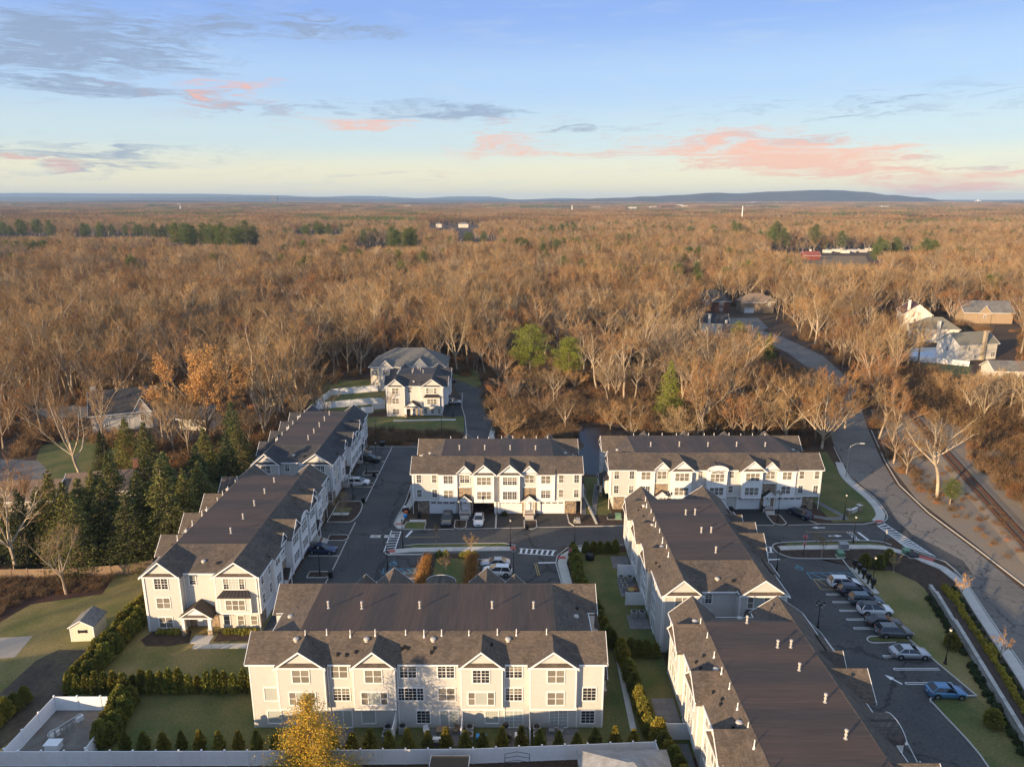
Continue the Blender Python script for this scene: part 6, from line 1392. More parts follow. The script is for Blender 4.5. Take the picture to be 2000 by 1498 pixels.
def arborvitae(seed, h, r, n=1500, tip=0.75):
    rg = np.random.default_rng(seed); T, C = Tri(), Tri(); T.tube((0, 0, 0), (0, 0, h * .7), .06, .02, 5)
    for _ in range(n):
        t = rg.random() ** .85; z = h * (.03 + .97 * t); R = r * (min(1, (1 - t) ** tip * 1.15)) * (1 + .18 * math.sin(z * 9 + seed)) * rg.uniform(.6, 1.08) * (.75 + .25 * min(1, t * 6))
        a = rg.uniform(0, 2 * math.pi); R *= 1 + .12 * math.sin(3 * a + seed + z * 3); p = np.array((R * math.cos(a), R * math.sin(a), z)); d = unit(np.array((math.cos(a) * .5, math.sin(a) * .5, 1)) + rg.normal(size=3) * .3)
        u = unit(np.cross(d, rg.normal(size=3))); s = rg.uniform(.05, .11); k = len(C.v); C.v += [p - u * s, p + u * s, p + u * s * .5 + d * s * 3.2, p - u * s * .5 + d * s * 3.2]; C.f.append((k, k + 1, k + 2, k + 3))
    return T, C
def shrub(seed, h, r, n=700, leaf=.07, flat=1.0):
    rg = np.random.default_rng(seed); C = Tri()
    for k in range(7): a = k * .9; C.tube((0, 0, 0), (math.cos(a) * r * .6, math.sin(a) * r * .6, h * .6), .025, .01, 3)
    for _ in range(n):
        v = unit(rg.normal(size=3)); v[2] = abs(v[2]); rr = rg.uniform(.6, 1.0) * (1 + .15 * math.sin(5 * v[0] + seed) + .12 * math.sin(7 * v[1]))
        C.leaf(np.array((v[0] * r * rr, v[1] * r * rr, v[2] * h * rr + .02)), rg.uniform(.6, 1.4) * leaf, rg, .3)
    return C
def brush(seed, h, r, n=120):
    rg = np.random.default_rng(seed); C = Tri()
    for _ in range(n):
        a = rg.uniform(0, 2 * math.pi); q = r * rg.random() ** .5 * .7; b = np.array((q * math.cos(a), q * math.sin(a), 0)); e = b + np.array((rg.normal() * .4, rg.normal() * .4, 1)) * h * rg.uniform(.4, 1)
        C.blade(b, e, .05, rg)
        for _ in range(3): m = b + (e - b) * rg.uniform(.3, 1); C.blade(m, m + rg.normal(size=3) * .35 + np.array((0, 0, .3)), .05, rg)
    return C

class Kind:
    """a kind of plant: its two meshes, ready to be placed as a thing with its parts"""
    def __init__(s, name, T, C, mt, mc, LF=None, ml=None, crown='crown'):
        s.name = name; s.t = T.mesh('trunk', mt) if T else None; s.c = C.mesh(crown, mc); s.crown = crown
        s.l = LF.mesh('leaves', ml) if LF and LF.v else None; s.mt, s.mc = mt, mc
    def joined(s):
        """trunk and crown in one mesh, for the masses"""
        vs, fs, mi = [], [], []
        for k, me in enumerate([x for x in (s.t, s.c, s.l) if x]):
            o = len(vs); vs += [tuple(v.co) for v in me.vertices]; fs += [tuple(o + i for i in p.vertices) for p in me.polygons]; mi += [k] * len(me.polygons)
        me = bpy.data.meshes.new('mass_' + s.name); me.from_pydata(vs, [], fs)
        for x in (s.t, s.c, s.l):
            if x: me.materials.append(x.materials[0])
        me.polygons.foreach_set('material_index', mi); return me
def plant(*a, **k):
    o = plant_(*a, **k); o['kind'] = 'thing'; return o
def plant_(kind, x, y, label, cat, group=None, s=1.0, rz=None, z=0.0, sz=None, name=None):
    rz = random.uniform(0, 6.28) if rz is None else rz
    if kind.t is None:
        o = inst(name or kind.name, kind.c, None, (x, y, z), rz, (s, s, s * (sz or 1))); return tag(o, label, cat, group)
    o = empty(name or kind.name, (x, y, z), rz, label, cat, group); o.scale = (s, s, s * (sz or 1))
    inst('trunk', kind.t, o); inst(kind.crown, kind.c, o)
    if kind.l: inst('leaves', kind.l, o)
    return o
def bt(name, seed, h, w, mt=None, mc=None, **k):
    k.setdefault('twigs', .62)
    T, C, LF = bare_tree(seed, h, w, **k); return Kind(name, T, C, mt or M_BARK, mc or M_TWIG, LF, M_OAKL)
WOODS = [bt('bare_tree', 1, 21, 8, fork=.34), bt('bare_tree', 2, 19, 7, fork=.42), bt('bare_tree', 3, 22, 11, fork=.28), bt('bare_tree', 4, 17, 9, fork=.25), bt('bare_tree', 5, 21, 6, fork=.48, limbs=4),
         bt('bare_tree', 6, 18, 9, fork=.32, mc=M_TWIGR), bt('bare_tree', 7, 23, 9, fork=.38, mt=M_PBARK), bt('bare_tree', 8, 20, 8, fork=.42, mt=M_PBARK), bt('bare_tree', 9, 16, 8, fork=.2, mc=M_TWIGR),
         bt('bare_tree', 10, 18, 12, fork=.2, twigs=1.0, limbs=6, mc=M_TWIGG), bt('bare_tree', 11, 19, 13, fork=.22, twigs=1.0, limbs=7, mc=M_TWIGR), bt('bare_tree', 12, 21, 12, fork=.26, twigs=.9, limbs=6, mc=M_TWIGG, mt=M_PBARK)]
STANDS = [(0, 1, 3, 2), (5, 8, 10, 5), (9, 11, 7, 6), (4, 6, 7, 1), (2, 10, 0, 8)]
def stand(x, y):
    v = mnoise.noise(Vector((x / 75, y / 75, 5.5))) * .9 + .5 + rs.uniform(-.12, .12); return WOODS[rs.choice(STANDS[max(0, min(4, int(v * 5)))])]
BIG = [bt('bare_tree', 21, 23, 15, mt=M_PBARK, fork=.26, twigs=1.2), bt('bare_tree', 22, 20, 15, mt=M_PBARK, fork=.22), bt('bare_tree', 23, 21, 17, fork=.24, twigs=1.3)]
SPREAD = [bt('bare_tree', 31, 11, 13, mt=M_PBARK, fork=.08, up=.25, twigs=1.3, limbs=7), bt('bare_tree', 32, 10, 12, mt=M_PBARK, fork=.08, up=.25, twigs=1.4, limbs=7)]
DENSE = [bt('bare_tree', 24, 20, 17, mt=M_PBARK, fork=.16, twigs=1.9, limbs=7)]
OAK = bt('oak_tree', 41, 20, 17, fork=.2, leafy=9, twigs=.9, mc=M_TWIGR, limbs=7, leaf=(.06, .12))
YOUNG = [bt('young_tree', 51, 4.6, 1.8, fork=.3, twigs=.4, tw=.012, mt=M_BARK, mc=M_TWIG), bt('young_tree', 52, 5, 2.2, fork=.3, twigs=.3, tw=.015)]
SPR = [Kind('spruce_tree', *conifer(61 + i, 14, 4.5), M_BARK, M_SPRUCE) for i in range(3)]
PIN = [Kind('pine_tree', *conifer(71 + i, 17, 4.2, 'pine'), M_BARK, M_PINE) for i in range(3)]
LIGHTP = [Kind('pine_tree', *conifer(171 + i, 17, 6.4, 'pine'), M_BARK, leafmat('sunlit_pine_needles', (0.23, 0.24, 0.035), (0.19, 0.22, 0.035), .1) if i == 0 else MATS['sunlit_pine_needles']) for i in range(2)]
LIGHTC = Kind('pine_tree', *conifer(181, 17, 4.6), M_BARK, MATS['sunlit_pine_needles'])
ARBS = [Kind('arborvitae', *arborvitae(81 + i, 2.3, .58), M_BARK, M_ARB, crown='foliage') for i in range(4)]
ARBH = [Kind('arborvitae', *arborvitae(91 + i, 2.7, .85, 2300, .45), M_BARK, M_ARB, crown='foliage') for i in range(3)]
GOLD = [Kind('golden_shrub', None, shrub(101 + i, .8, .6), None, M_GOLD, crown='golden_shrub') for i in range(2)]
GSH = [Kind('evergreen_shrub', None, shrub(105 + i, .8, .6), None, M_SHRUB, crown='evergreen_shrub') for i in range(2)]
BROWNB = [Kind('boxwood', None, shrub(108, .6, .5), None, M_ARB, crown='boxwood')]
ORSH = [Kind('ornamental_grass', None, brush(111, 1.3, .6, 260), None, M_ORSH, crown='ornamental_grass')]
MAR = Kind('maroon_shrub', None, shrub(112, .7, .6), None, M_MAROON, crown='maroon_shrub')

# ---- where the woods may stand
def inside(x, y, poly):
    c = False; j = len(poly) - 1
    for i in range(len(poly)):
        (x0, y0), (x1, y1) = poly[i], poly[j]
        if (y0 > y) != (y1 > y) and x < (x1 - x0) * (y - y0) / (y1 - y0 + 1e-12) + x0: c = not c
        j = i
    return c
CLEAR = [[(-83, 97), (-52, 97), (-52, 152), (-66, 152), (-80, 128)], [(-400, 0), (-78, 60), (-72, 98), (-54, 102), (-53, 162), (-40, 168), (-60, 192), (-60, 214), (-50, 230), (-12, 229), (-2, 205), (-4, 190), (34, 190), (36, 162), (66, 156), (74, 160), (96, 215), (101, 250), (100, 300), (88, 322), (92, 348), (128, 352), (132, 320), (121, 300), (119, 262), (114, 235), (107.5, 211), (92, 171), (86, 146), (84, 120), (95, 96), (400, 0)],
         P((1560, 516), (1570, 498), (1600, 492), (1730, 494), (1725, 512), (1660, 530), (1580, 532)), 
         P((60, 935), (75, 868), (180, 860), (240, 905), (200, 950)), P((50, 830), (60, 796), (430, 790), (430, 828)), P((-40, 960), (-40, 890), (75, 895), (110, 960)),
         P((860, 470), (850, 440), (930, 440), (925, 470)), P((1660, 690), (1665, 650), (1990, 650), (1990, 770), (1840, 770), (1800, 715)),
         P((1755, 800), (1740, 750), (1770, 740), (2100, 1000), (2100, 1200), (1900, 1060), (1790, 975), (1740, 905))]
HOUSES = [(o.location.x, o.location.y, 15 if o.location.y < 600 else 30) for o in COL.objects if o.get('category') in ('house', 'apartment block', 'barn')]
def ok_tree(x, y, r=0.0):
    for p in CLEAR:
        if inside(x, y, p): return False
    for hx, hy, hr in HOUSES:
        dy = y - hy
        if abs(x - hx) < hr * (.9 if dy < 0 else 1) and -(26 if hy > 250 else 9) * (hr / 15) < dy < hr: return False
    return True
SEEN = [(1752, 590, 2010, 742), (1362, 575, 1500, 646), (178, 780, 290, 838), (195, 890, 285, 950), (1565, 480, 1715, 522), (1500, 650, 1590, 725), (1100, 835, 1185, 905), (640, 740, 940, 850), (1000, 650, 1120, 720), (1275, 715, 1335, 800), (1475, 650, 1525, 700), (350, 700, 480, 790), (845, 425, 930, 448),
        (0, 445, 110, 464), (150, 445, 335, 466), (335, 440, 505, 484), (580, 430, 665, 462), (700, 450, 820, 486), (1500, 430, 1780, 500), (900, 460, 965, 474)]
def top_limit(x, y, h):
    """how tall a tree may grow here without hiding a house, road, pond or pine belt that the photograph shows"""
    def pr(z): f = y * math.cos(PITCH) + (CAM_H - z) * math.sin(PITCH); return 1000 + FPX * x / f, 749 - FPX * (y * math.sin(PITCH) - (CAM_H - z) * math.cos(PITCH)) / f
    px, pb = pr(0)
    for x0, y0, x1, y1 in SEEN:
        if x0 - 10 < px < x1 + 10 and pb > y1 - 4:
            while h > 0.5 and pr(h)[1] < y1 - (y1 - y0) * .12: h -= .5
    return h
def in_view(x, y, m=12, h=22):
    f = y * math.cos(PITCH) + (CAM_H - h) * math.sin(PITCH); return abs(x) - m < f * 1000 / FPX
rs = random.Random(11)
spots = []
def scatter(y0, y1, step, jit=.45):
    y = y0
    while y < y1:
        w = y * .95 + 60; x = -w
        while x < w:
            px, py = x + rs.uniform(-jit, jit) * step, y + rs.uniform(-jit, jit) * step
            if in_view(px, py, (5 if px < 0 and py < 270 else 30 + py * .13)) and ok_tree(px, py):
                g = mnoise.noise(Vector((px / 60, py / 60, 1.0)))
                if rs.random() < .98 + g * 1.1: spots.append((px, py))
            x += step
        y += step
scatter(100, 420, 6.6); scatter(420, 850, 7.6); scatter(850, 1600, 9.2)
spots.sort(key=lambda p: math.hypot(*p))
far_pine = lambda x, y: y > 420 and rs.random() < .03 + .28 * (mnoise.noise(Vector((x / 190 + 7, y / 90, 8.0))) > .34) 
GT = 'bare trees'
n_ind = 0; mass = []
for x, y in spots:
    if n_ind < 255 and y > 100 and in_view(x, y, 6):
        k = stand(x, y) if rs.random() < .84 else rs.choice(BIG); s = rs.uniform(.75, 1.15)
        if x < -40 and y < 175: s *= .8
        s = min(s, top_limit(x, y, 22) / 20.0)
        if s < .22: continue
        if s < .5: k = rs.choice(SPREAD); s = min(.9, s * 1.9)
        look = {M_TWIGR: 'reddish-twigged', M_TWIGG: 'grey-twigged', M_TWIG: 'pale-limbed' if k.mt is M_PBARK else 'brown'}[k.mc]
        where = 'left of the shaded far row' if x < -45 and y < 200 else ('behind the small distant block' if x < -2 else ('behind the pond and the arched row' if x < 62 else 'along the old road and railway'))
        plant(k, x, y, f'{look} leafless tree in the winter woods {where}', 'bare tree', GT + ' ' + where, s, rs.uniform(0, 6.28)); n_ind += 1
    else: mass.append((x, y))

# ---- trees that stand out
def big(px, py, kind, s, label, cat='bare tree', **k):
    x, y = gp(px, py); return plant(kind, x, y, label, cat, None, s, **k)
big(408, 872, OAK, 1.25, 'broad oak still holding dry orange leaves, left of the townhouses', 'oak tree')
big(540, 800, BIG[0], 1.05, 'tall pale-limbed bare tree rising left of the shaded far row', rz=1.0)
big(598, 760, BIG[2], 1.0, 'tall spreading bare tree behind the shaded far row')
big(520, 842, WOODS[6], .95, 'slender pale bare tree close behind the shaded far row')
big(155, 925, BIG[1], 1.0, 'large bare tree on the grass left of the brown-roofed house')
big(205, 880, WOODS[2], .85, 'bare tree leaning over the grey-white stone house')
big(30, 1110, BIG[1], .95, 'big bare tree with sunlit branches at the left edge', rz=2.0)
big(130, 1160, WOODS[3], .75, 'thin bare tree over the red leaf litter near the shed')
SOLO = bt('bare_tree', 27, 21, 15, mt=M_PBARK, fork=.42, twigs=.9, limbs=6)
big(1830, 972, SOLO, .95, 'solitary tall bare tree with pale trunk between road and railway', rz=4.0)
big(1855, 992, SPREAD[0], .01, 'x') if False else None
big(1745, 905, WOODS[3], .8, 'bare tree by the kerb near the solitary trunk'); big(1715, 860, WOODS[1], .8, 'bare tree on the verge of the old road'); big(1770, 925, WOODS[8], .7, 'small bare tree beside the railway bank')
big(1185, 872, SPREAD[0], .001, 'x') if False else None
for i, (px, py, s, d) in enumerate(((1232, 858, 1.0, 'left'), (1400, 850, 1.0, 'middle'), (1358, 856, .8, 'smaller'))):
    big(px, py, SPREAD[i % 2], s, f'{d} low rounded bare tree right behind the arched row', rz=i)
big(1535, 862, DENSE[0], .9, 'dense fan-shaped bare tree behind the right end of the arched row', rz=2); big(1605, 876, DENSE[0], 1.0, 'largest fan-shaped bare tree beside the lamp at the old road', rz=4.4)
big(1480, 855, DENSE[0], .7, 'fan-shaped bare tree left of the pair behind the arched row')
big(1650, 838, DENSE[0], .85, 'fan-shaped bare tree on the near side of the old road bend', rz=1.2); big(1570, 838, BIG[2], .85, 'wide bare tree between the fan-shaped ones and the old road', rz=.4); big(990, 855, SPREAD[1], .85, 'small bare tree at the end of the far lane'); big(975, 800, WOODS[8], .6, 'scrubby bare tree beside the far lane', rz=1)
big(1410, 800, BIG[1], .8, 'pale forked bare tree below the white two-chimney house', rz=3)
big(1105, 842, WOODS[3], .62, 'slim bare tree on the left bank of the pond'); big(1192, 838, SPREAD[0], .75, 'small spreading bare tree on the right bank of the pond'); big(1060, 822, WOODS[8], .7, 'reddish small tree in the reeds left of the pond')
big(760, 812, YOUNG[1], 1.5, 'thin young tree in front of the small distant block', 'young tree')
PX = [(1305, 822, .98, 'yellow-green pine standing alone in front of the woods'), (1035, 742, 1.1, 'broad light-green pine left of centre in the woods'), (1110, 748, .9, 'second pine in the wood, partly hidden, right of the broad one'),
      (1500, 705, .62, 'compact bright pine beside the curving old road'), (1440, 690, .75, 'dark pine next to the white two-chimney house'), (1478, 700, .6, 'yellowish pine left of the compact one')]
for i, (a, b, s, l) in enumerate(PX): big(a, b, LIGHTP[i % 2] if i in (1, 2) else (PIN[0] if i == 4 else LIGHTC), s, l, 'pine tree')
for i, (x, y, h) in enumerate([(-56, 106, 15), (-60.5, 103, 14), (-65, 105, 16), (-69.5, 102.5, 14), (-74, 106, 13), (-79, 110, 12), (-58.5, 112, 15.5), (-63.5, 115, 15), (-55, 117, 13), (-58, 123, 13), (-55.5, 131, 12.5), (-57, 140, 13), (-61, 148, 13), (-69, 111, 14), (-74, 117, 11), (-66, 122, 12), (-61, 108, 14.5), (-67, 100.5, 12), (-72, 110, 14), (-78, 104, 11.5), (-62, 119, 14), (-70, 116, 13), (-82, 106, 10), (-55, 111, 14), (-60, 130, 11), (-64, 140, 11)]):
    plant(SPR[i % 3], x, y, 'dark spruce in the dense belt left of the left townhouse row', 'spruce', 'spruce belt left of the townhouses', h / 14, sz=rs.uniform(.85, 1.15))
plant(SPR[0], -74.5, 137, 'sunlit golden-green spruce next to the brick chimney', 'spruce', None, .95); plant(SPR[1], -84, 147, 'dark spruce in front of the grey-white stone house', 'spruce', None, .8); plant(SPR[2], -89, 146, 'small dark spruce left of the one by the stone house', 'spruce', None, .6)
# pine belts far off
GP_ = 'pines far off among the brown woods'
for (px0, px1, py, n, s) in ((0, 110, 468, 7, 1.25), (150, 330, 470, 9, 1.15), (340, 500, 492, 12, 1.5), (585, 660, 470, 4, 1.2), (700, 740, 480, 3, 1.2), (765, 815, 500, 5, 1.3), (1075, 1130, 470, 4, 1.1), (1180, 1210, 460, 2, 1.1), (1420, 1450, 470, 2, 1.2), (1500, 1530, 492, 3, 1.5), (1700, 1760, 512, 5, 1.0), (1780, 1830, 520, 4, 1.0), (1910, 1960, 600, 2, .8), (900, 960, 482, 4, .9)):
    for i in range(n):
        px = px0 + (px1 - px0) * (i + rs.random()) / n; x, y = gp(px, py + rs.uniform(-4, 5))
        where = 'at the far left' if px < 340 else ('in the thick belt upper left' if px < 520 else ('left of centre' if px < 1000 else ('right of centre' if px < 1460 else 'near the hay field')))
        plant(rs.choice(PIN), x, y, 'green pine among the distant brown woods ' + where, 'pine tree', GP_ + ' ' + where, s * rs.uniform(1.1, 1.4), sz=rs.uniform(.95, 1.15))
for a, b, s, l in ((1590, 492, 1.9, 'tall full pine behind the red barn'), (1641, 494, 1.5, 'tall pine by the hay field, right of the barn one')): big(a, b, PIN[1], s, l, 'pine tree')

# ---- the rest of the woods: masses
def mass_object(name, kinds_, pts, kind='stuff'):
    """many copies of a few tree meshes on given points, as one object"""
    me = bpy.data.meshes.new(name); me.from_pydata([(p[0], p[1], p[2]) for p in pts], [], [])
    a = me.attributes.new('spin', 'FLOAT_VECTOR', 'POINT'); a.data.foreach_set('vector', [c for p in pts for c in (0.0, 0.0, p[4])])
    a = me.attributes.new('size', 'FLOAT', 'POINT'); a.data.foreach_set('value', [p[3] for p in pts])
    a = me.attributes.new('pick', 'INT', 'POINT'); a.data.foreach_set('value', [p[5] for p in pts])
    o = inst(name, me); o['kind'] = kind
    ng = bpy.data.node_groups.new(name, 'GeometryNodeTree'); ng.interface.new_socket('Geometry', in_out='INPUT', socket_type='NodeSocketGeometry'); ng.interface.new_socket('Geometry', in_out='OUTPUT', socket_type='NodeSocketGeometry')
    N, L = ng.nodes, ng.links; gi, go = N.new('NodeGroupInput'), N.new('NodeGroupOutput')
    col = bpy.data.collections.new(name + '_meshes')
    for i, k in enumerate(kinds_):
        q = bpy.data.objects.new(f'{name}_{i:02d}', k); col.objects.link(q)
    ci = N.new('GeometryNodeCollectionInfo'); ci.inputs['Collection'].default_value = col; ci.inputs['Separate Children'].default_value = True; ci.inputs['Reset Children'].default_value = True
    ip = N.new('GeometryNodeInstanceOnPoints'); ip.inputs['Pick Instance'].default_value = True
    def att(nm, ty):
        n = N.new('GeometryNodeInputNamedAttribute'); n.data_type = ty; n.inputs['Name'].default_value = nm; return n.outputs['Attribute']
    L.new(gi.outputs[0], ip.inputs['Points']); L.new(ci.outputs[0], ip.inputs['Instance']); L.new(att('pick', 'INT'), ip.inputs['Instance Index'])
    e2r = N.new('FunctionNodeEulerToRotation'); L.new(att('spin', 'FLOAT_VECTOR'), e2r.inputs[0]); L.new(e2r.outputs[0], ip.inputs['Rotation'])
    L.new(att('size', 'FLOAT'), ip.inputs['Scale']); L.new(ip.outputs[0], go.inputs[0])
    md = o.modifiers.new('copies', 'NODES'); md.node_group = ng; return o
wk = [k.joined() for k in WOODS + BIG] + [PIN[0].joined(), PIN[1].joined()]
nW = len(WOODS); pts = []
for x, y in mass:
    pick = WOODS.index(stand(x, y)) if rs.random() < .82 else nW + rs.randrange(3); s = rs.uniform(.7, 1.2) * (1 + .4 * mnoise.noise(Vector((x / 70, y / 70, 2.2))))
    s = min(s, top_limit(x, y, 22) / 20.0)
    if s < .2: continue
    if far_pine(x, y): pick = nW + 3 + rs.randrange(2); s *= 1.1
    pts.append((x, y, 0.0, s, rs.uniform(0, 6.28), pick))
mass_object('woodland', wk, pts)
# far woods: patches of crowns
def patch(seed, size=80, cell=8.5, mc=None):
    rg = np.random.default_rng(seed); C = Tri(); n = int(size / cell)
    for i in range(n):
        for j in range(n):
            cx, cy = (i + rg.uniform(.1, .9)) * cell - size / 2, (j + rg.uniform(.1, .9)) * cell - size / 2; h = rg.uniform(13, 22); r = rg.uniform(3.5, 6)
            for _ in range(46):
                v = unit(rg.normal(size=3)); v[2] = abs(v[2]); q = rg.uniform(.45, 1.0); p = np.array((cx, cy, h - r * 1.4)) + v * np.array((r, r, r * 1.4)) * q
                C.blade(p - v * .9, p + v * 1.2 + rg.normal(size=3) * .5, rg.uniform(.35, .9), rg)
            C.blade(np.array((cx, cy, 0)), np.array((cx, cy, h)), .8, rg)
    return C.mesh('patch', mc or M_TWIG)
M_TWIGF = leafmat('far_twigs', (0.26, 0.145, 0.060), (0.22, 0.160, 0.085), 0.45)
fk = [patch(1, mc=M_TWIGF), patch(2, mc=M_TWIGF), patch(3, mc=M_TWIGF), patch(4, mc=M_PINE)]
pts = []; y = 1610.0
while y < 8200:
    st_ = 80 if y < 4500 else 110; w = y * .92 + 100; x = -w
    while x < w:
        px, py = x + rs.uniform(-12, 12), y + rs.uniform(-12, 12)
        if mnoise.noise(Vector((px / 500, py / 260, 6.0))) < .24: 
            pts.append((px, py, land_z(px, py) - .5, st_ / 80 * rs.uniform(1.0, 1.15), rs.choice((0, 1.57, 3.14, 4.71)) + rs.uniform(-.1, .1), 3 if rs.random() < .09 + .3 * (mnoise.noise(Vector((px / 700, py / 300, 1.5))) > .35) else rs.randrange(3)))
        x += st_
    y += st_
mass_object('distant_woodland', fk, pts)
# underbrush below the near woods and along banks
ub = [brush(201, 1.8, 1.6, 90).mesh('brush', M_BRUSH), brush(202, 2.4, 1.5, 90).mesh('brush', M_BRUSH), brush(203, 1.2, 1.8, 90).mesh('brush', M_TWIGR)]
pts = []
for _ in range(15000):
    y = 98 + 330 * rs.random() ** 1.2; x = rs.uniform(-1, 1) * (y * .8 + 30)
    if ok_tree(x, y): pts.append((x, y, 0.0, rs.uniform(.7, 1.6), rs.uniform(0, 6.28), rs.randrange(3)))
def brush_in(poly, n, smin=.4, smax=.9):
    xs, ys = [p[0] for p in poly], [p[1] for p in poly]
    for _ in range(n * 3):
        x, y = rs.uniform(min(xs), max(xs)), rs.uniform(min(ys), max(ys))
        if inside(x, y, poly): pts.append((x, y, 0.0, rs.uniform(smin, smax), rs.uniform(0, 6.28), rs.randrange(3)))
brush_in(P((720, 870), (700, 835), (790, 842), (900, 845), (905, 860), (812, 870)), 90, .4, .8)
brush_in(P((1000, 850), (985, 812), (1110, 812), (1125, 850)), 160, .5, 1.1)
brush_in([(24.6, 139), (25.5, 158), (32, 176), (40, 180), (66, 160), (62, 145), (30, 143)], 260, .5, 1.2)
brush_in(P((950, 800), (945, 770), (1000, 800), (1010, 850), (985, 860)), 60, .8, 1.8)
brush_in([(-4, 176), (8, 178), (24, 179), (38, 176), (40, 186), (34, 192), (-4, 192)], 260, .6, 1.6)
brush_in([(8, 164), (14, 162), (15, 168), (9, 170)], 40, .5, 1.1)
brush_in([(23.5, 140), (26, 157), (33, 163), (38, 158), (34, 142)], 90, .5, 1.2)
brush_in([(-2, 138), (12.5, 140), (13, 165), (2, 170), (-2, 160)], 90, .5, 1.0)
brush_in(P((60, 1165), (0, 1205), (-40, 1215), (-40, 1135), (225, 1125), (190, 1155)), 120, .3, .6)
brush_in(P((1745, 915), (1800, 965), (1880, 1030), (1900, 1050), (1870, 1010), (1800, 930), (1750, 860), (1735, 880)), 60, .3, .8)
brush_in(P((1690, 760), (1750, 700), (1850, 760), (2050, 760), (2050, 860), (1850, 830)), 420, 1.2, 2.8)
brush_in(P((1520, 760), (1380, 700), (1350, 800), (1500, 850), (1590, 830)), 160, .8, 2.0)
brush_in(P((1700, 880), (1740, 900), (1900, 1040), (2100, 1190), (2100, 1100), (1900, 970), (1800, 860)), 110, .25, .55)
brush_in(P((1900, 905), (2000, 1000), (2100, 1100), (2100, 900), (1980, 850), (1880, 830)), 240, .6, 1.4)
mass_object('underbrush', ub, pts)
# ---- garden planting
def rowp(kinds_, pts_, label, cat, group, s0=.85, s1=1.15, z=0.0):
    for x, y in pts_: plant(rs.choice(kinds_), x + rs.uniform(-.08, .08), y + rs.uniform(-.08, .08), label, cat, group, rs.uniform(s0, s1), sz=rs.uniform(.9, 1.12), z=z)
def along(a, b, step):
    a, b = Vector(a), Vector(b); n = max(1, round((b - a).length / step)); return [tuple(a.lerp(b, (k + .5) / n)) for k in range(n)]
rowp(ARBS, along((-41.6, 62.9), (13.8, 63.4), 1.95), 'young arborvitae in the spaced row behind the long white fence', 'arborvitae', 'arborvitae row behind the long white fence', .85, 1.1)
rowp(ARBS, along((-52.8, 72.3), (-30.0, 72.3), 1.08), 'arborvitae in the close row across the two left lawns', 'arborvitae', 'arborvitae row across the left lawns', .95, 1.2)
rowp(ARBH, along((-45.0, 71.4), (-43.6, 63.4), .95) + along((-43.8, 70.8), (-42.8, 63.6), 1.2), 'arborvitae in the hedge beside the utility yard', 'arborvitae', 'hedge beside the utility yard', .8, 1.0)
rowp(ARBH, along((-51.9, 93.0), (-52.3, 73.2), .95) + along((-50.6, 91.5), (-51.0, 73.6), 1.05), 'arborvitae in the thick hedge left of the sunlit townhouse end', 'arborvitae', 'thick hedge on the left', .82, 1.05)
rowp(ARBH, along((10.0, 106.2), (10.2, 96.8), .95) + along((10.2, 96.0), (13.0, 80.6), 1.0), 'arborvitae in the hedge that starts at the stop sign corner', 'arborvitae', 'hedge from the stop sign corner', .75, .95)
rowp(ARBH, along((13.9, 79.4), (14.9, 64.6), 1.0), 'arborvitae in the hedge between path and right gardens', 'arborvitae', 'hedge between path and right gardens', .75, .95)
rowp(ARBH, along((14.6, 79.3), (18.6, 79.0), 1.0) + along((11.6, 106.6), (17.6, 106.8), 1.1), 'arborvitae in a short cross hedge beside the right gardens', 'arborvitae', 'short cross hedges on the right', .7, .85)
rowp(ARBH, along((15.4, 64.4), (17.2, 56.0), 1.3), 'arborvitae in the row outside the fence corner', 'arborvitae', 'row outside the fence corner', .85, 1.1)
rowp(ARBH, along((-56.0, 71.0), (-57.8, 60.5), 1.3), 'arborvitae in the row left of the utility yard', 'arborvitae', 'row left of the utility yard', .7, .95)
rowp(BROWNB, along((-47.6, 84.1), (-44.6, 84.1), .62) + along((-38.6, 84.1), (-34.2, 84.1), .62), 'clipped boxwood below the sunlit end windows', 'shrub', 'boxwoods below the sunlit end', .9, 1.15)
rowp(BROWNB, along((-12.4, 105.4), (-10.3, 105.4), .9) + along((-8.4, 105.2), (-5.9, 105.2), .9), 'rounded boxwood at the head of the little park', 'shrub', 'boxwoods of the little park', 1.2, 1.5, .1)
rowp(ORSH, along((-13.6, 103.6), (-14.0, 84), .75) + along((-6.4, 103.8), (-6.3, 84), .75), 'tawny ornamental grass clump edging the little park', 'grass clump', 'ornamental grasses of the little park', .8, 1.2, .1)
for px, py, s in ((1689, 1108, .95), (1715, 1110, .95), (1735, 1100, 1.0)):
    x, y = gp(px, py); plant(ARBH[0], x, y, {1689: 'left', 1715: 'middle', 1735: 'right'}[px] + ' of three conical yellow-green shrubs by the transformer boxes', 'shrub', 'conical shrubs', s * 1.05, sz=.8, z=.07)
x, y = gp(1855, 985); plant(PIN[2], x, y, 'broad golden-green evergreen at the foot of the solitary tall tree', 'evergreen', None, .42, sz=.75); 
bk = lambda t, off, : None
def bankp(t, u):
    """a point on the planted bank: t along the wall, u from wall (0) to walk (1), with its height"""
    k = min(4, int(t * 5)); f = t * 5 - k; a = Vector(bv[k]).lerp(Vector(bv[k + 1]), f); b = Vector(bo[k]).lerp(Vector(bo[k + 1]), f); p = a.lerp(b, u); return p
for k in range(64):
    t = .03 + k * .0122
    p = bankp(t, .50 + rs.uniform(-.04, .04)); plant(rs.choice(GOLD), p.x, p.y, 'golden juniper in the hedge along the bank above the retaining wall', 'shrub', 'golden hedge on the bank', rs.uniform(.75, 1.0), z=p.z - .1)
    if k % 2: p = bankp(t, .80); plant(rs.choice(GSH), p.x, p.y, 'dark low juniper between golden hedge and sidewalk', 'shrub', 'dark low junipers on the bank', rs.uniform(.6, .9), z=p.z - .12)
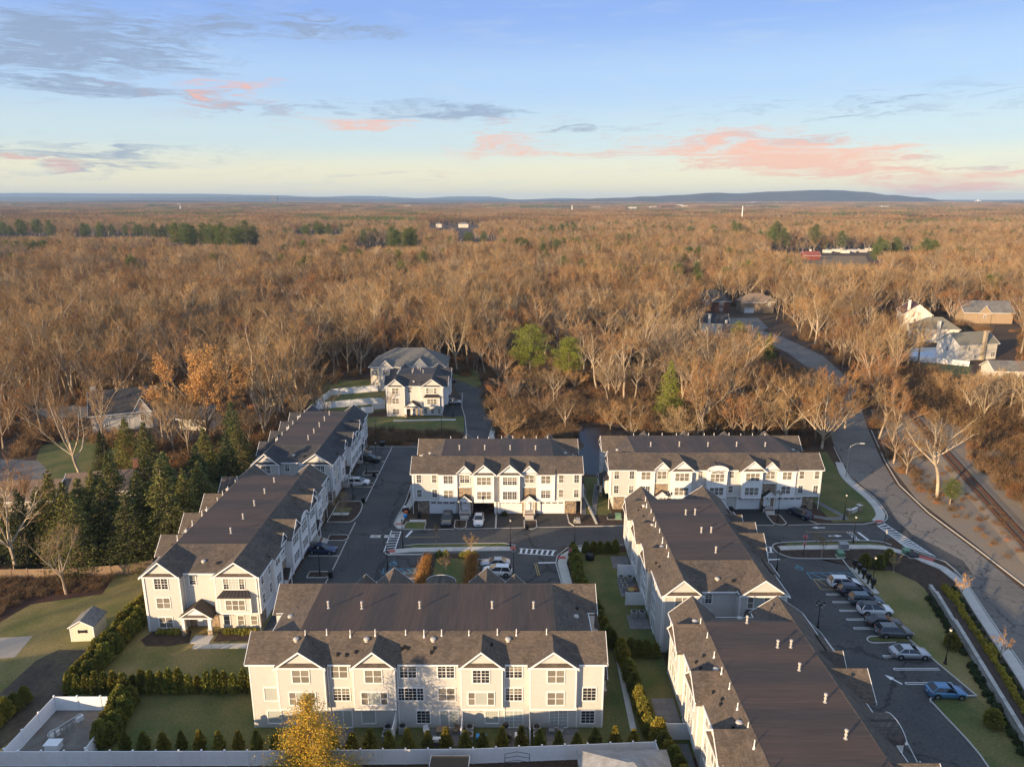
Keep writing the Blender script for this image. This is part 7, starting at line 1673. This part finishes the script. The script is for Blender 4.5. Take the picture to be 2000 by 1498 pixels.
for t in (.1, .34, .60):
    for q in range(3): p = bankp(t + q * .008, .72); plant(GOLD[0], p.x, p.y, 'bright yellow shrub cluster nearer the sidewalk on the bank', 'shrub', 'yellow shrub clusters on the bank', 1.05, z=p.z - .1)
    p = bankp(t + .02, .86); plant(YOUNG[0], p.x, p.y, {.1: 'farthest', .34: 'middle', .60: 'nearest'}[t] + ' reddish young street tree beside the right sidewalk', 'young tree', 'young street trees on the right', .9, z=p.z - .1)
rowp(GSH, along((60.9, 93), (57.6, 79), 1.5) + along((57.2, 77.5), (53.4, 62), 1.3), 'dark shrub at the foot of the retaining wall', 'shrub', 'dark shrubs below the retaining wall', .7, 1.1)
for px, py, s, l in ((1775, 1255, 1.6, 'x'),): pass
x, y = gp(1858, 1265); plant(ARBH[1], x, y, 'large green shrub against the retaining wall by the lamp', 'shrub', None, 1.0, sz=.75); x, y = gp(1938, 1418); plant(ARBH[2], x, y, 'large green shrub at the wall near the lower grass corner', 'shrub', None, 1.0, sz=.75)
for px, py, s, l, z in ((918, 1085, .9, 'orange-twigged young tree at the middle of the little park', .1), (872, 1120, .75, 'staked young tree by the orange cones', .1), (852, 1060, .7, 'thin young tree on the central kerb strip', .1), (1604, 1090, .95, 'young tree in the mulch of the corner island', .07), (1745, 1118, .7, 'tiny staked tree in a mulch ring on the right lawn', 0), (1770, 1040, .01, 'x', 0)):
    if s > .1: x, y = gp(px, py); plant(rs.choice(YOUNG), x, y, l, 'young tree', None, s, z=z)
x, y = gp(668, 1005); plant(SPREAD[0], x, y, 'brownish small tree in the planted island on the left', 'bare tree', None, .42, z=.1)
for px, py, l in ((1570, 996, 'by the stone corner of the arched row'), (793, 1000, 'at the left corner of the middle row')): x, y = gp(px, py); plant(MAR, x, y, 'maroon shrub ' + l, 'shrub', None, 1.1, z=.03)
rowp(GSH, along((-1.5, 121.2), (-1.5, 121.3), 1), 'small dark shrub between two garages of the middle row', 'shrub', None)
rowp(GSH, along((19.5, 79.0), (22.5, 79.0), 1.1), 'dark shrub at the foot of the right row end wall', 'shrub', 'shrubs at the right row end')
# the yellow tree at the bottom edge
def cone_tree(seed, h, r, n=36000):
    rg = np.random.default_rng(seed); T, C, LF = Tri(), Tri(), Tri(); T.tube((0, 0, -.2), (0, 0, h * .96), h * .016, .02, 7); br = []
    for i in range(120):
        t = rg.random() ** 1.25; z = h * (.10 + .88 * t); a = rg.uniform(0, 6.28); L = r * (1 - t) ** .8 * rg.uniform(.55, 1.15) + .35; b = np.array((0, 0, z)); e = b + np.array((math.cos(a) * L, math.sin(a) * L, L * rg.uniform(.05, .45)))
        T.tube(b, e, .045 * (1.2 - t), .012, 3); br.append((b, e, L))
        for _ in range(int(6 + L * 5)): q = b + (e - b) * rg.uniform(.2, 1); C.blade(q, q + unit(e - b + rg.normal(size=3) * L * .6) * rg.uniform(.3, .8), .02, rg)
    W_ = np.array([x[2] for x in br]) ** 1.3; W_ /= W_.sum()
    for k in rg.choice(len(br), n, p=W_):
        b, e, L = br[k]; q = b + (e - b) * rg.uniform(.15, 1.05) + rg.normal(size=3) * (.10 + .13 * L); LF.leaf(q, rg.uniform(.045, .10), rg, .3, .6)
    return T, C, LF
T, C, LF = cone_tree(301, 11.3, 4.3)
YK = Kind('autumn_tree', T, C, M_BARK, M_TWIG, LF, M_YLEAF)
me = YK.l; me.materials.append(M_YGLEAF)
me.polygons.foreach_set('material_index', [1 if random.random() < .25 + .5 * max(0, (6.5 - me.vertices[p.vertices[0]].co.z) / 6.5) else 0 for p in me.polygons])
plant(YK, -19.3, 57.4, 'yellow-leaved autumn tree at the bottom edge before the nearest row', 'autumn tree', None, 1.0, .6)
# unseen houses added out of frame to shade the front gardens, and a bare tree
for k, (x0, x1, y0, y1, h) in enumerate(((-92, -72, 46, 56, 3.0), (-66, -50, 41, 51, 3.0), (-45, -28, 40, 50, 3.1), (-22, -6, 40, 50, 2.9), (0, 12, 38, 47, 2.8))):
    hip_block('house', ('first', 'second', 'third', 'fourth', 'fifth')[k] + ' unseen house from the left, added to shade the front gardens', 'house', x0, x1, y0, y1, h + 2.3, 3.1, M_CREAM, M_SHINGG)
for x, y, s in ((-118, 40, .95),):
    plant(rs.choice(BIG), x, y, 'unseen bare tree added outside the bottom of the picture', 'bare tree', 'bare trees outside the bottom edge', s)
# ================================================================ the air
hz = MB().box(-24000, 24000, -400, 22000, -40, 275)
M_HAZE = bpy.data.materials.new('haze'); M_HAZE.use_nodes = True; hn = M_HAZE.node_tree; hn.nodes.clear()
ho = hn.nodes.new('ShaderNodeOutputMaterial'); hv = hn.nodes.new('ShaderNodeVolumePrincipled'); hn.links.new(hv.outputs[0], ho.inputs['Volume'])
hv.inputs['Color'].default_value = (0.42, 0.66, 1.0, 1); hv.inputs['Density'].default_value = 5.6e-5; hv.inputs['Anisotropy'].default_value = 0.0
tag(hz.build('haze', M_HAZE), kind='stuff')
